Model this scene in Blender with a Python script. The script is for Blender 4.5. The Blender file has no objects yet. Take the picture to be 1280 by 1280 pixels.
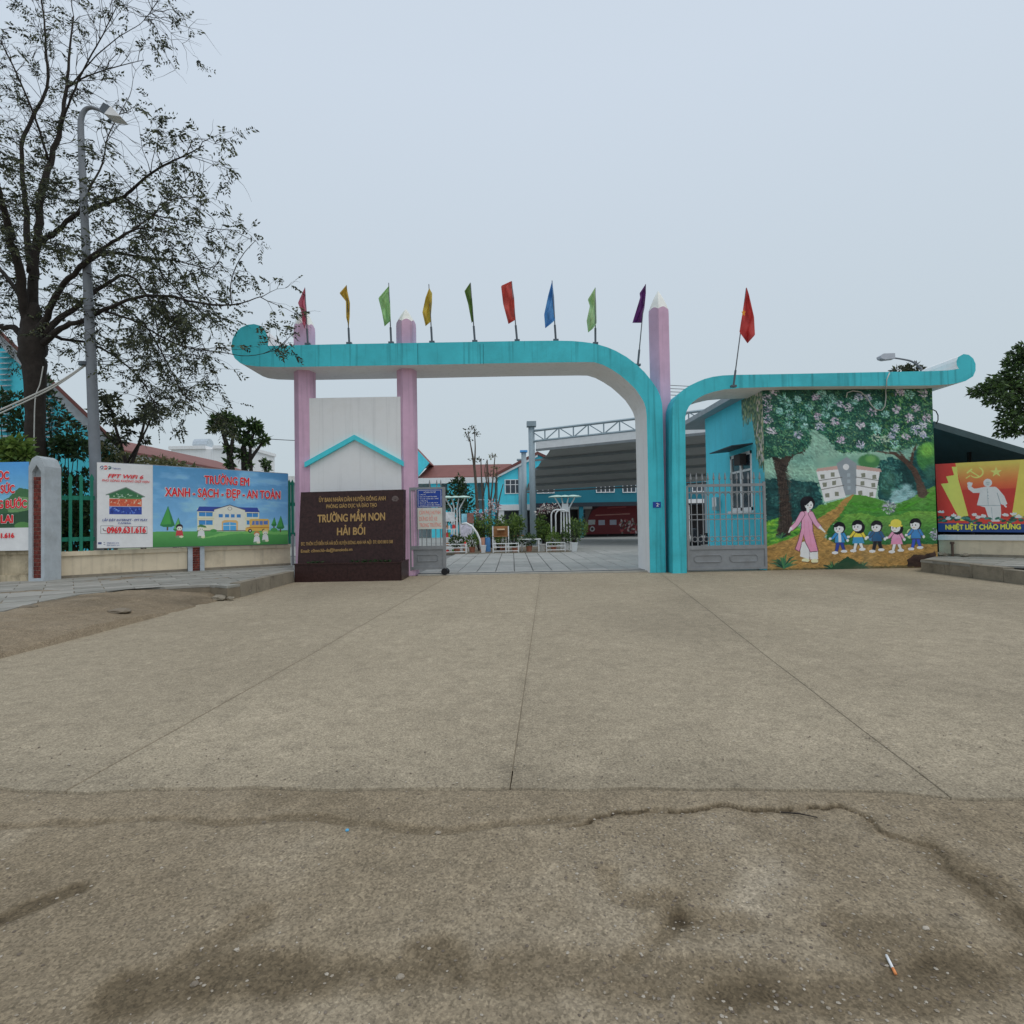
import bpy, math, random
import numpy as np
from mathutils import Vector, Matrix
random.seed(7); rng = np.random.default_rng(11)
R = math.radians
sc = bpy.context.scene
col = sc.collection
# ------------------------------------------------------------------ camera
CAM = Vector((0, 0, 1.35)); FPX = 700.0
pitch = math.atan(15/FPX); roll = R(1.0)
fwd = Vector((0, math.cos(pitch), math.sin(pitch)))
r0 = Vector((1, 0, 0)); u0 = Vector((0, -math.sin(pitch), math.cos(pitch)))
cr = r0*math.cos(roll) - u0*math.sin(roll); cu = r0*math.sin(roll) + u0*math.cos(roll)
cd = bpy.data.cameras.new('camera'); cam = bpy.data.objects.new('camera', cd); col.objects.link(cam)
M = Matrix((cr, cu, -fwd)).transposed().to_4x4(); M.translation = CAM; cam.matrix_world = M
cd.sensor_width = 36; cd.lens = 36*FPX/1280; cd.clip_end = 5000; cd.clip_start = 0.05
sc.camera = cam
# ------------------------------------------------------------------ overcast sky, one soft sun
SUN_EL, SUN_AZ = R(62), R(128)
w = bpy.data.worlds.new('World'); sc.world = w; w.use_nodes = True
nt = w.node_tree; nt.nodes.clear()
out = nt.nodes.new('ShaderNodeOutputWorld'); add = nt.nodes.new('ShaderNodeAddShader')
b1 = nt.nodes.new('ShaderNodeBackground'); b2 = nt.nodes.new('ShaderNodeBackground')
sky = nt.nodes.new('ShaderNodeTexSky'); sky.sky_type = 'NISHITA'; sky.sun_disc = False
sky.sun_elevation = SUN_EL; sky.sun_rotation = SUN_AZ; sky.dust_density = 6; sky.air_density = 1.2
b1.inputs['Strength'].default_value = 0.008
tc_ = nt.nodes.new('ShaderNodeTexCoord'); sx_ = nt.nodes.new('ShaderNodeSeparateXYZ'); rp__ = nt.nodes.new('ShaderNodeValToRGB')
nt.links.new(tc_.outputs['Generated'], sx_.inputs[0]); nt.links.new(sx_.outputs['Z'], rp__.inputs[0]); nt.links.new(rp__.outputs[0], b2.inputs['Color'])
rp__.color_ramp.elements[0].position = 0.0; rp__.color_ramp.elements[0].color = (0.505, 0.585, 0.625, 1)
rp__.color_ramp.elements[1].position = 0.62; rp__.color_ramp.elements[1].color = (0.595, 0.675, 0.77, 1)   # overcast dome, paler towards the zenith
b2.inputs['Strength'].default_value = 1.0
nt.links.new(sky.outputs[0], b1.inputs['Color'])
nt.links.new(b1.outputs[0], add.inputs[0]); nt.links.new(b2.outputs[0], add.inputs[1])
nt.links.new(add.outputs[0], out.inputs['Surface'])
sl = bpy.data.lights.new('sun', 'SUN'); sl.energy = 0.8; sl.angle = R(35); sl.color = (1, 0.96, 0.9)
so = bpy.data.objects.new('sun', sl); col.objects.link(so)
sd = Vector((math.sin(SUN_AZ)*math.cos(SUN_EL), math.cos(SUN_AZ)*math.cos(SUN_EL), math.sin(SUN_EL)))
so.rotation_euler = sd.to_track_quat('Z', 'Y').to_euler()
vs = sc.view_settings; vs.view_transform = 'Standard'; vs.look = 'None'; vs.exposure = 0.0; vs.gamma = 1; vs.use_curve_mapping = False
sc.cycles.use_denoising = True
sc.cycles.max_bounces = 8
# ------------------------------------------------------------------ helpers
def ray(px, py): return fwd + cr*((px-640)/FPX) + cu*((640-py)/FPX)
def P(px, py, Y):
    d = ray(px, py); return CAM + d*(Y/d.y)
def G(px, py, z=0.0):
    d = ray(px, py); return CAM + d*((z-CAM.z)/d.z)
def PL(px, py, A, B):
    n = Vector((B.y-A.y, A.x-B.x, 0)); d = ray(px, py)
    return CAM + d*((A-CAM).dot(n)/d.dot(n))
def lin(c):
    c = np.asarray(c, float)/255.0
    return np.where(c <= 0.04045, c/12.92, ((c+0.055)/1.055)**2.4)
def C(r, g, b, k=0.55):
    return tuple(np.clip(lin((r, g, b))/k, 0.004, 0.86))
_m = {}
def mat(name, color, rough=0.75, var=0.12, scale=3.0, bump=0.0, bscale=40.0, metal=0.0, dirt=None, dirt_amt=0.0, dscale=1.2, spec=0.3, streak=0.0, trans=0.0):
    if name in _m: return _m[name]
    m = bpy.data.materials.new(name); m.use_nodes = True; t = m.node_tree; N = t.nodes; L = t.links
    p = N['Principled BSDF']; p.inputs['Roughness'].default_value = rough; p.inputs['Metallic'].default_value = metal
    p.inputs['Specular IOR Level'].default_value = spec
    geo = N.new('ShaderNodeNewGeometry')
    n1 = N.new('ShaderNodeTexNoise'); n1.inputs['Scale'].default_value = scale; n1.inputs['Detail'].default_value = 6; n1.inputs['Roughness'].default_value = 0.65
    L.new(geo.outputs['Position'], n1.inputs['Vector'])
    mr = N.new('ShaderNodeMapRange'); mr.inputs['From Min'].default_value = 0.3; mr.inputs['From Max'].default_value = 0.7
    mr.inputs['To Min'].default_value = 1-var; mr.inputs['To Max'].default_value = 1+var
    L.new(n1.outputs['Fac'], mr.inputs['Value'])
    vm = N.new('ShaderNodeVectorMath'); vm.operation = 'SCALE'; vm.inputs[0].default_value = color
    L.new(mr.outputs[0], vm.inputs['Scale']); last = vm.outputs[0]
    def mixin(fac, colr, last):
        mx = N.new('ShaderNodeMix'); mx.data_type = 'RGBA'; L.new(fac, mx.inputs['Factor']); L.new(last, mx.inputs['A']); mx.inputs['B'].default_value = (*colr, 1)
        return mx.outputs['Result']
    if dirt:
        n2 = N.new('ShaderNodeTexNoise'); n2.inputs['Scale'].default_value = dscale; n2.inputs['Detail'].default_value = 8; n2.inputs['Roughness'].default_value = 0.7
        L.new(geo.outputs['Position'], n2.inputs['Vector'])
        m2 = N.new('ShaderNodeMapRange'); m2.inputs['From Min'].default_value = 0.5; m2.inputs['From Max'].default_value = 0.72; m2.inputs['To Max'].default_value = dirt_amt
        L.new(n2.outputs['Fac'], m2.inputs['Value']); last = mixin(m2.outputs[0], dirt, last)
    if streak > 0:
        mp = N.new('ShaderNodeMapping'); mp.inputs['Scale'].default_value = (9, 9, 0.35); L.new(geo.outputs['Position'], mp.inputs['Vector'])
        n3 = N.new('ShaderNodeTexNoise'); n3.inputs['Scale'].default_value = 1.0; n3.inputs['Detail'].default_value = 5; L.new(mp.outputs[0], n3.inputs['Vector'])
        m3 = N.new('ShaderNodeMapRange'); m3.inputs['From Min'].default_value = 0.54; m3.inputs['From Max'].default_value = 0.72; m3.inputs['To Max'].default_value = streak
        L.new(n3.outputs['Fac'], m3.inputs['Value']); last = mixin(m3.outputs[0], tuple(c*0.35 for c in color), last)
    L.new(last, p.inputs['Base Color'])
    if bump > 0:
        nb = N.new('ShaderNodeTexNoise'); nb.inputs['Scale'].default_value = bscale; nb.inputs['Detail'].default_value = 4
        L.new(geo.outputs['Position'], nb.inputs['Vector'])
        bp = N.new('ShaderNodeBump'); bp.inputs['Strength'].default_value = bump; bp.inputs['Distance'].default_value = 0.02
        L.new(nb.outputs['Fac'], bp.inputs['Height']); L.new(bp.outputs[0], p.inputs['Normal'])
    if trans > 0:
        p.inputs['Transmission Weight'].default_value = 0.0
        tr = N.new('ShaderNodeBsdfTranslucent'); L.new(last, tr.inputs['Color'])
        ms = N.new('ShaderNodeMixShader'); ms.inputs[0].default_value = trans
        L.new(p.outputs[0], ms.inputs[1]); L.new(tr.outputs[0], ms.inputs[2]); L.new(ms.outputs[0], N['Material Output'].inputs['Surface'])
    _m[name] = m; return m
def attr_mat(name, rough=0.8, bump=0.2, bscale=60, var=0.08, vscale=5, spec=0.2):
    if name in _m: return _m[name]
    m = mat(name, (1, 1, 1), rough, var, vscale, bump, bscale, spec=spec)
    t = m.node_tree; a = t.nodes.new('ShaderNodeAttribute'); a.attribute_name = 'paint'
    for n in t.nodes:
        if n.type == 'VECT_MATH': t.links.new(a.outputs['Color'], n.inputs[0])
    return m
def tag(o, label=None, cat=None, group=None, kind=None):
    if label: o['label'] = label
    if cat: o['category'] = cat
    if group: o['group'] = group
    if kind: o['kind'] = kind
    return o
def root(name, loc, label, cat, group=None):
    o = bpy.data.objects.new(name, None); col.objects.link(o); o.location = loc; o.empty_display_size = 0.2
    return tag(o, label, cat, group)
def wloc(o):
    v = Vector((0, 0, 0))
    while o is not None: v = v + Vector(o.location); o = o.parent
    return v
def link(name, me, mats, parent=None, smooth=False):
    for m in (mats if isinstance(mats, (list, tuple)) else [mats]): me.materials.append(m)
    if smooth: me.polygons.foreach_set('use_smooth', [True]*len(me.polygons))
    o = bpy.data.objects.new(name, me); col.objects.link(o)
    if parent is not None: o.parent = parent
    return o
class MB:
    def __init__(s): s.v = []; s.f = []; s.m = []
    def quad(s, *p, m=0):
        i = len(s.v); s.v += [tuple(q) for q in p]; s.f.append(tuple(range(i, i+len(p)))); s.m.append(m); return s
    def box(s, a, b, m=0):
        (x0, y0, z0), (x1, y1, z1) = a, b
        return s.hexa([(x0,y0,z0),(x1,y0,z0),(x1,y1,z0),(x0,y1,z0),(x0,y0,z1),(x1,y0,z1),(x1,y1,z1),(x0,y1,z1)], m)
    def hexa(s, p, m=0):
        i = len(s.v); s.v += [tuple(q) for q in p]
        for f in ((0,3,2,1),(4,5,6,7),(0,1,5,4),(1,2,6,5),(2,3,7,6),(3,0,4,7)): s.f.append(tuple(i+k for k in f)); s.m.append(m)
        return s
    def rot_box(s, c, ex, ey, ez, m=0):   # centre and half-axis vectors
        c = Vector(c); ex = Vector(ex); ey = Vector(ey); ez = Vector(ez)
        return s.hexa([c-ex-ey-ez, c+ex-ey-ez, c+ex+ey-ez, c-ex+ey-ez, c-ex-ey+ez, c+ex-ey+ez, c+ex+ey+ez, c-ex+ey+ez], m)
    def prism(s, poly, off, m=0, ms=None, mb=None):   # poly list of Vectors, extruded by off (front, side, back materials)
        n = len(poly); i = len(s.v); off = Vector(off)
        s.v += [tuple(p) for p in poly] + [tuple(Vector(p)+off) for p in poly]
        s.f.append(tuple(i+k for k in range(n))); s.m.append(m)
        s.f.append(tuple(i+n+k for k in reversed(range(n)))); s.m.append(m if mb is None else mb)
        for k in range(n):
            j = (k+1) % n
            s.f.append((i+j, i+k, i+n+k, i+n+j)); s.m.append((m if ms is None else ms) if not callable(ms) else ms(k))
        return s
    def tube(s, pts, rad, n=6, m=0, cap=True):
        pts = [Vector(p) for p in pts]
        if not isinstance(rad, (list, tuple)): rad = [rad]*len(pts)
        rings = []; prev = None
        for k, p in enumerate(pts):
            t = (pts[min(k+1, len(pts)-1)] - pts[max(k-1, 0)])
            if t.length < 1e-9: t = Vector((0, 0, 1))
            t.normalize()
            if prev is None:
                a = Vector((1, 0, 0)) if abs(t.x) < 0.8 else Vector((0, 1, 0))
                a = (a - t*a.dot(t)).normalized()
            else:
                a = prev - t*prev.dot(t); a = a.normalized() if a.length > 1e-6 else t.orthogonal().normalized()
            prev = a; b = t.cross(a); i = len(s.v)
            for q in range(n):
                an = 2*math.pi*q/n; s.v.append(tuple(p + (a*math.cos(an)+b*math.sin(an))*rad[k]))
            rings.append(i)
        for k in range(len(rings)-1):
            for q in range(n):
                q2 = (q+1) % n; s.f.append((rings[k]+q, rings[k]+q2, rings[k+1]+q2, rings[k+1]+q)); s.m.append(m)
        if cap:
            s.f.append(tuple(rings[0]+q for q in reversed(range(n)))); s.m.append(m)
            s.f.append(tuple(rings[-1]+q for q in range(n))); s.m.append(m)
        return s
    def lathe(s, c, prof, n=12, m=0, ph=0.0):   # prof: (r,z) list
        c = Vector(c); rings = []
        for r_, z in prof:
            i = len(s.v)
            for q in range(n):
                an = 2*math.pi*q/n+ph; s.v.append((c.x+r_*math.cos(an), c.y+r_*math.sin(an), c.z+z))
            rings.append(i)
        for k in range(len(rings)-1):
            for q in range(n):
                q2 = (q+1) % n; s.f.append((rings[k]+q, rings[k]+q2, rings[k+1]+q2, rings[k+1]+q)); s.m.append(m)
        s.f.append(tuple(rings[0]+q for q in reversed(range(n)))); s.m.append(m)
        s.f.append(tuple(rings[-1]+q for q in range(n))); s.m.append(m)
        return s
    def bar(s, a, b, w_, n=4, m=0): return s.tube([a, b], w_, n, m)
    def build(s, name, mats, parent=None, smooth=False, local=False):
        me = bpy.data.meshes.new(name)
        v = s.v
        if parent is not None and not local:
            o = wloc(parent); v = [(a-o.x, b-o.y, c-o.z) for a, b, c in v]
        me.from_pydata(v, [], s.f)
        if any(s.m): me.polygons.foreach_set('material_index', s.m)
        me.update()
        return link(name, me, mats, parent, smooth)
def one(name, mb, mats, label, cat, group=None, smooth=False):
    return tag(mb.build(name, mats, None, smooth), label, cat, group)
def grid_mesh(name, V, mats, parent=None, colors=None, smooth=True):   # V: (H,W,3) array in world coords
    H, W, _ = V.shape; me = bpy.data.meshes.new(name)
    v = V.reshape(-1, 3).astype(np.float32)
    if parent is not None: v = v - np.array(wloc(parent), np.float32)
    idx = np.arange(H*W).reshape(H, W)
    q = np.stack([idx[:-1, :-1], idx[:-1, 1:], idx[1:, 1:], idx[1:, :-1]], -1).reshape(-1, 4)
    me.vertices.add(H*W); me.vertices.foreach_set('co', v.ravel())
    me.loops.add(q.size); me.loops.foreach_set('vertex_index', q.ravel().astype(np.int32))
    me.polygons.add(len(q)); me.polygons.foreach_set('loop_start', np.arange(0, q.size, 4, dtype=np.int32))
    me.update(calc_edges=True)
    if colors is not None:
        a = me.color_attributes.new('paint', 'FLOAT_COLOR', 'POINT')
        c = np.ones((H*W, 4), np.float32); c[:, :3] = colors.reshape(-1, 3); a.data.foreach_set('color', c.ravel())
    return link(name, me, mats, parent, smooth)
def copy_tree(o, parent=None):
    c = o.copy(); col.objects.link(c); c.parent = parent
    for ch in list(o.children): copy_tree(ch, c)
    return c
# value noise on arrays
def vnoise(x, y, seed=0):
    xi = np.floor(x).astype(np.int64); yi = np.floor(y).astype(np.int64); fx = x-xi; fy = y-yi
    fx = fx*fx*(3-2*fx); fy = fy*fy*(3-2*fy)
    def h(a, b):
        n = (a*374761393 + b*668265263 + seed*974711) & 0x7fffffff
        n = ((n ^ (n >> 13))*1274126177) & 0x7fffffff
        return ((n ^ (n >> 16)) & 0xffff)/65535.0
    return (h(xi, yi)*(1-fx)+h(xi+1, yi)*fx)*(1-fy) + (h(xi, yi+1)*(1-fx)+h(xi+1, yi+1)*fx)*fy
def fbm(x, y, seed=0, oct=4):
    s = 0; a = 0.5
    for k in range(oct): s = s + a*vnoise(x*2**k, y*2**k, seed+k*17); a *= 0.5
    return s/(1-0.5**oct)
# text as real mesh glyphs
def _capheight():
    c_ = bpy.data.curves.new('h', 'FONT'); c_.body = 'H'; o = bpy.data.objects.new('h', c_); col.objects.link(o)
    me = bpy.data.meshes.new_from_object(o.evaluated_get(bpy.context.evaluated_depsgraph_get())); z = max(v.co.y for v in me.vertices)
    bpy.data.objects.remove(o); bpy.data.curves.remove(c_); bpy.data.meshes.remove(me); return z
_cap = _capheight()
from mathutils.geometry import tessellate_polygon
_tc = {}
def glyph_outlines(body, shear):
    """contours of the text as closed polylines, grouped outer + holes"""
    if (body, shear) in _tc: return _tc[(body, shear)]
    cu_ = bpy.data.curves.new('t', 'FONT'); cu_.body = body; cu_.shear = shear
    o = bpy.data.objects.new('t', cu_); col.objects.link(o); dg = bpy.context.evaluated_depsgraph_get(); dg.update()
    c2 = o.evaluated_get(dg).to_curve(dg); loops = []
    for sp in c2.splines:
        b = sp.bezier_points; n = len(b); pts = []
        for k in range(n):
            p0, p1 = b[k], b[(k+1) % n]; straight = (p0.handle_right-p0.co).length < 1e-5 and (p1.handle_left-p1.co).length < 1e-5
            m_ = 1 if straight else 4
            for q in range(m_):
                t = q/m_; v = p0.co*(1-t)**3+p0.handle_right*3*t*(1-t)**2+p1.handle_left*3*t*t*(1-t)+p1.co*t**3; pts.append((v.x, v.y))
        if len(pts) >= 3: loops.append(pts)
    o.evaluated_get(dg).to_curve_clear(); bpy.data.objects.remove(o); bpy.data.curves.remove(cu_)
    def area(p): return sum(p[i-1][0]*p[i][1]-p[i][0]*p[i-1][1] for i in range(len(p)))/2
    def inside(pt, poly):
        r = False
        for i in range(len(poly)):
            (xa, ya), (xb, yb) = poly[i-1], poly[i]
            if (ya > pt[1]) != (yb > pt[1]) and pt[0] < (xb-xa)*(pt[1]-ya)/(yb-ya)+xa: r = not r
        return r
    cont = [[k for k, q in enumerate(loops) if q is not h and abs(area(q)) > abs(area(h)) and all(inside(p, q) for p in h)] for h in loops]
    outs = [[p, []] for p, c_ in zip(loops, cont) if len(c_) % 2 == 0]
    for h, c_ in zip(loops, cont):
        if len(c_) % 2: q = loops[min(c_, key=lambda k: abs(area(loops[k])))]; [o_ for o_ in outs if o_[0] is q][0][1].append(h)
    _tc[(body, shear)] = outs; return outs
def text(name, body, A, B, cap, m, parent, bold=0.02, thick=0.004, n=None, shear=0.0, proud=0.003):
    """solid letters, baseline from A to B (world), capital height cap"""
    outs = glyph_outlines(body, shear); A = Vector(A); B = Vector(B); d = B-A
    xs_ = [p[0] for o_ in outs for p in o_[0]]; mx, Mx = min(xs_), max(xs_); sx = d.length/(Mx-mx); sz = cap/_cap
    nn = Vector((d.y, -d.x, 0)).normalized() if n is None else Vector(n)
    ex = d.normalized(); up = nn.cross(ex); up = -up if up.z < 0 else up
    ring = [(0, 0)] if bold <= 0 else ([(0, 0), (1, 0), (-1, 0), (0, .8), (0, -.8)] if bold < 0.07 else [(0, 0)]+[(math.cos(a), math.sin(a)) for a in np.linspace(0, 2*math.pi, 11)[:-1]])
    V_, F_ = [], []; off = wloc(parent) if parent is not None else Vector((0, 0, 0))
    for q_, (rx, rz) in enumerate(ring):
        for g_, (ou, ho) in enumerate(outs):
            polys = [ou]+ho; flat = [p for pl_ in polys for p in pl_]; i0 = len(V_); z0 = proud - 0.00025*q_ - 0.00006*(g_ % 5)
            for zz in (z0+thick, z0):
                for p in flat: V_.append(tuple(A + ex*((p[0]-mx)*sx + rx*bold*sx) + up*((p[1]+rz*bold)*sz) + nn*zz - off))
            nf = len(flat)
            for t in tessellate_polygon([[Vector((p[0], p[1], 0)) for p in pl_] for pl_ in polys]): F_.append(tuple(i0+k for k in t))
            k0 = 0
            for pl_ in polys:
                L_ = len(pl_)
                for k in range(L_): a_, b_ = k0+k, k0+(k+1) % L_; F_.append((i0+a_, i0+b_, i0+nf+b_, i0+nf+a_))
                k0 += L_
    me2 = bpy.data.meshes.new(name); me2.from_pydata(V_, [], F_); me2.update()
    return link(name, me2, m, parent)
# leaves: many small folded diamonds in one mesh
class Leaves:
    def __init__(s): s.c = []; s.d = []; s.l = []; s.w = []
    def add(s, c, d, l, w_): s.c.append(tuple(c)); s.d.append(tuple(d)); s.l.append(l); s.w.append(w_)
    def build(s, name, mats, parent):
        c = np.array(s.c); d = np.array(s.d); l = np.array(s.l)[:, None]; w_ = np.array(s.w)[:, None]; n = len(c)
        d /= np.linalg.norm(d, axis=1)[:, None]+1e-9
        r = rng.normal(size=(n, 3)); r[:, 2] *= 0.6
        sd_ = np.cross(d, r); sd_ /= np.linalg.norm(sd_, axis=1)[:, None]+1e-9; up = np.cross(sd_, d)
        v = np.stack([c, c+d*l*0.45+sd_*w_*0.5+up*w_*0.18, c+d*l, c+d*l*0.45-sd_*w_*0.5+up*w_*0.18], 1).reshape(-1, 3)
        if parent is not None: v = v - np.array(wloc(parent))[None]
        me = bpy.data.meshes.new(name); i = np.arange(n)*4
        f = np.stack([i, i+1, i+2, i, i+2, i+3], 1).reshape(-1, 3)
        me.vertices.add(4*n); me.vertices.foreach_set('co', v.astype(np.float32).ravel())
        me.loops.add(f.size); me.loops.foreach_set('vertex_index', f.ravel().astype(np.int32))
        me.polygons.add(len(f)); me.polygons.foreach_set('loop_start', np.arange(0, f.size, 3, dtype=np.int32))
        k = len(mats) if isinstance(mats, (list, tuple)) else 1
        me.polygons.foreach_set('material_index', np.repeat(rng.integers(0, k, n), 2).astype(np.int32))
        me.update(calc_edges=True)
        return link(name, me, mats, parent)
# painted pictures: an array of colours that becomes the vertex colours of a flat sheet
class Canvas:
    def __init__(s, x0, y0, x1, y1, W, H, bg):
        s.W, s.H = W, H
        s.X, s.Y = np.meshgrid(np.linspace(x0, x1, W), np.linspace(y0, y1, H)); s.sx = (x1-x0)/W
        s.a = np.zeros((H, W, 3)) + np.array(bg, float)
    def blend(s, mask, c):
        c = np.array(c, float); s.a = s.a*(1-mask[..., None]) + (c if c.ndim > 1 else c[None, None])*mask[..., None]
    def inpoly(s, pts):
        X, Y = s.X, s.Y; ins = np.zeros(X.shape, bool); n = len(pts)
        for k in range(n):
            xa, ya = pts[k]; xb, yb = pts[(k+1) % n]
            if ya == yb: continue
            c = ((ya > Y) != (yb > Y)) & (X < (xb-xa)*(Y-ya)/(yb-ya)+xa); ins ^= c
        return ins
    def poly(s, pts, c, wob=0.0, seed=1, c2=None, grad=None):
        if wob > 0:
            X, Y = s.X, s.Y
            s.X = X + wob*(fbm(X/18+seed, Y/18, seed)-0.5)*2; s.Y = Y + wob*(fbm(X/18, Y/18+7, seed+5)-0.5)*2
            m = s.inpoly(pts); s.X, s.Y = X, Y
        else: m = s.inpoly(pts)
        cc = np.array(c, float)
        if c2 is not None:
            ys = [p[1] for p in pts]; t = np.clip((s.Y-min(ys))/(max(ys)-min(ys)+1e-6), 0, 1)[..., None]
            if grad == 'n': t = np.clip((fbm(s.X/30, s.Y/12, seed)-0.25)*2, 0, 1)[..., None]
            cc = cc*(1-t) + np.array(c2, float)*t
        s.blend(m.astype(float), cc)
    def ell(s, x, y, rx, ry, c, soft=0.0, ang=0.0):
        dx, dy = s.X-x, s.Y-y; ca, sa = math.cos(ang), math.sin(ang)
        q = ((dx*ca+dy*sa)/rx)**2 + ((-dx*sa+dy*ca)/ry)**2
        s.blend(np.clip((1-q)/max(soft, 1e-6), 0, 1) if soft > 0 else (q < 1).astype(float), c)
    def dab(s, x, y, rx, ry, c, ang=0.0, al=1.0):   # local, fast
        H, W = s.H, s.W; fx = (x-s.X[0, 0])/(s.X[0, -1]-s.X[0, 0])*(W-1); fy = (y-s.Y[0, 0])/(s.Y[-1, 0]-s.Y[0, 0])*(H-1)
        rr = max(rx, ry)/s.sx+1; i0, i1 = int(max(0, fy-rr)), int(min(H, fy+rr+1)); j0, j1 = int(max(0, fx-rr)), int(min(W, fx+rr+1))
        if i0 >= i1 or j0 >= j1: return
        dx = s.X[i0:i1, j0:j1]-x; dy = s.Y[i0:i1, j0:j1]-y; ca, sa = math.cos(ang), math.sin(ang)
        q = ((dx*ca+dy*sa)/rx)**2 + ((-dx*sa+dy*ca)/ry)**2; mk = (np.clip((1-q)*2, 0, 1)*al)[..., None]
        s.a[i0:i1, j0:j1] = s.a[i0:i1, j0:j1]*(1-mk) + np.array(c, float)*mk
    def line(s, pts, wid, c):
        m = np.zeros(s.X.shape); n = len(pts)
        if not isinstance(wid, (list, tuple)): wid = [wid]*n
        for k in range(n-1):
            (xa, ya), (xb, yb) = pts[k], pts[k+1]; dx, dy = xb-xa, yb-ya; t = np.clip(((s.X-xa)*dx+(s.Y-ya)*dy)/(dx*dx+dy*dy+1e-9), 0, 1)
            d = np.hypot(s.X-xa-t*dx, s.Y-ya-t*dy); r_ = (wid[k]*(1-t)+wid[k+1]*t)/2; m = np.maximum(m, np.clip((r_-d)/s.sx+0.5, 0, 1))
        s.blend(m, c)
    def sheet(s, name, TL, TR, BL, BR, m, parent, k=0.55, wave=0.0):
        H, W = s.H, s.W; u = np.linspace(0, 1, W)[None, :, None]; v = np.linspace(0, 1, H)[:, None, None]
        TL, TR, BL, BR = [np.array(q, float) for q in (TL, TR, BL, BR)]
        V = (TL*(1-u)+TR*u)*(1-v) + (BL*(1-u)+BR*u)*v
        if wave > 0:
            d = TR-TL; n_ = np.array([d[1], -d[0], 0]); n_ /= np.linalg.norm(n_)
            V = V + n_*(wave*(fbm(u[..., 0]*5+np.zeros((H, 1)), v[..., 0]*3+np.zeros((1, W)), 3)-0.5))[..., None]
        V = V[::-1]   # winding faces the viewer
        return grid_mesh(name, V, m, parent, np.clip(lin((s.a*0.86+s.a.mean(2, keepdims=True)*0.14)[::-1])/k, 0.004, 0.86))
# ------------------------------------------------------------------ materials
TEAL = mat('teal paint', C(55, 153, 163), 0.6, 0.12, 1.3, 0.15, 45, dirt=C(44, 116, 122), dirt_amt=0.5, dscale=0.9, streak=0.6)
TEALW = mat('teal wall paint', C(68, 168, 184), 0.7, 0.08, 0.9, 0.08, 50, dirt=C(58, 140, 150), dirt_amt=0.3, streak=0.15)
PINK = mat('pink paint', C(166, 136, 155), 0.65, 0.10, 1.5, 0.06, 60, dirt=C(140, 110, 128), dirt_amt=0.4, dscale=1.0, streak=0.35)
WHITE = mat('white wall paint', C(190, 187, 180, 0.52), 0.75, 0.05, 1.2, 0.08, 60, dirt=C(150, 146, 138), dirt_amt=0.3, streak=0.18)
TRIM = mat('bright teal trim', C(60, 165, 175), 0.6, 0.08, 4)
TIP = mat('pencil tip plaster', C(186, 184, 178), 0.75, 0.08, 4)
GRANITE = mat('polished red granite', C(42, 26, 25, 0.6), 0.36, 0.45, 14, 0.0, dirt=C(62, 45, 42), dirt_amt=0.4, dscale=60, spec=0.25)
GOLD = mat('gold lettering', C(138, 111, 70), 0.45, 0.15, 8, metal=0.25)
STEEL = mat('grey painted steel', C(108, 110, 112), 0.5, 0.12, 6, dirt=C(96, 92, 88), dirt_amt=0.4)
DSTEEL = mat('dark steel', C(70, 76, 82), 0.5, 0.15, 6)
BLACK = mat('black rubber', C(24, 24, 26), 0.7)
CONC = mat('kerb concrete', C(110, 103, 91), 0.9, 0.25, 5, 0.6, 45, dirt=C(46, 42, 37), dirt_amt=0.75, dscale=2.5)
CREAM = mat('cream render', C(180, 167, 145, 0.6), 0.85, 0.08, 2, 0.15, 50, dirt=C(120, 108, 88), dirt_amt=0.5, dscale=1.3, streak=0.25)
GREYR = mat('grey render', C(140, 146, 150), 0.85, 0.12, 5, 0.2, 60, dirt=C(100, 100, 96), dirt_amt=0.4)
BRICKM = [mat('brick red %d' % i, c, 0.85, 0.2, 12, 0.25, 80) for i, c in enumerate((C(92, 46, 40), C(104, 52, 44), C(80, 40, 36)))]
MORTAR = mat('mortar', C(160, 140, 128), 0.9, 0.15, 20)
GREEN = mat('green painted iron', C(26, 100, 82), 0.5, 0.15, 5)
PAINTED = attr_mat('painted plaster', 0.8, 0.25, 70)
VINYL = attr_mat('printed vinyl', 0.42, 0.45, 3.5, 0.05, spec=0.35)
RED = mat('red print', C(186, 38, 44), 0.6, 0.05); WPR = mat('white print', C(226, 226, 226), 0.6, 0.04)
NAVY = mat('navy print', C(30, 54, 120), 0.55, 0.06); YEL = mat('yellow print', C(206, 180, 70), 0.6, 0.06)
BARKD = mat('dark bark', C(40, 36, 33), 0.95, 0.3, 6, 0.7, 30)
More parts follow.
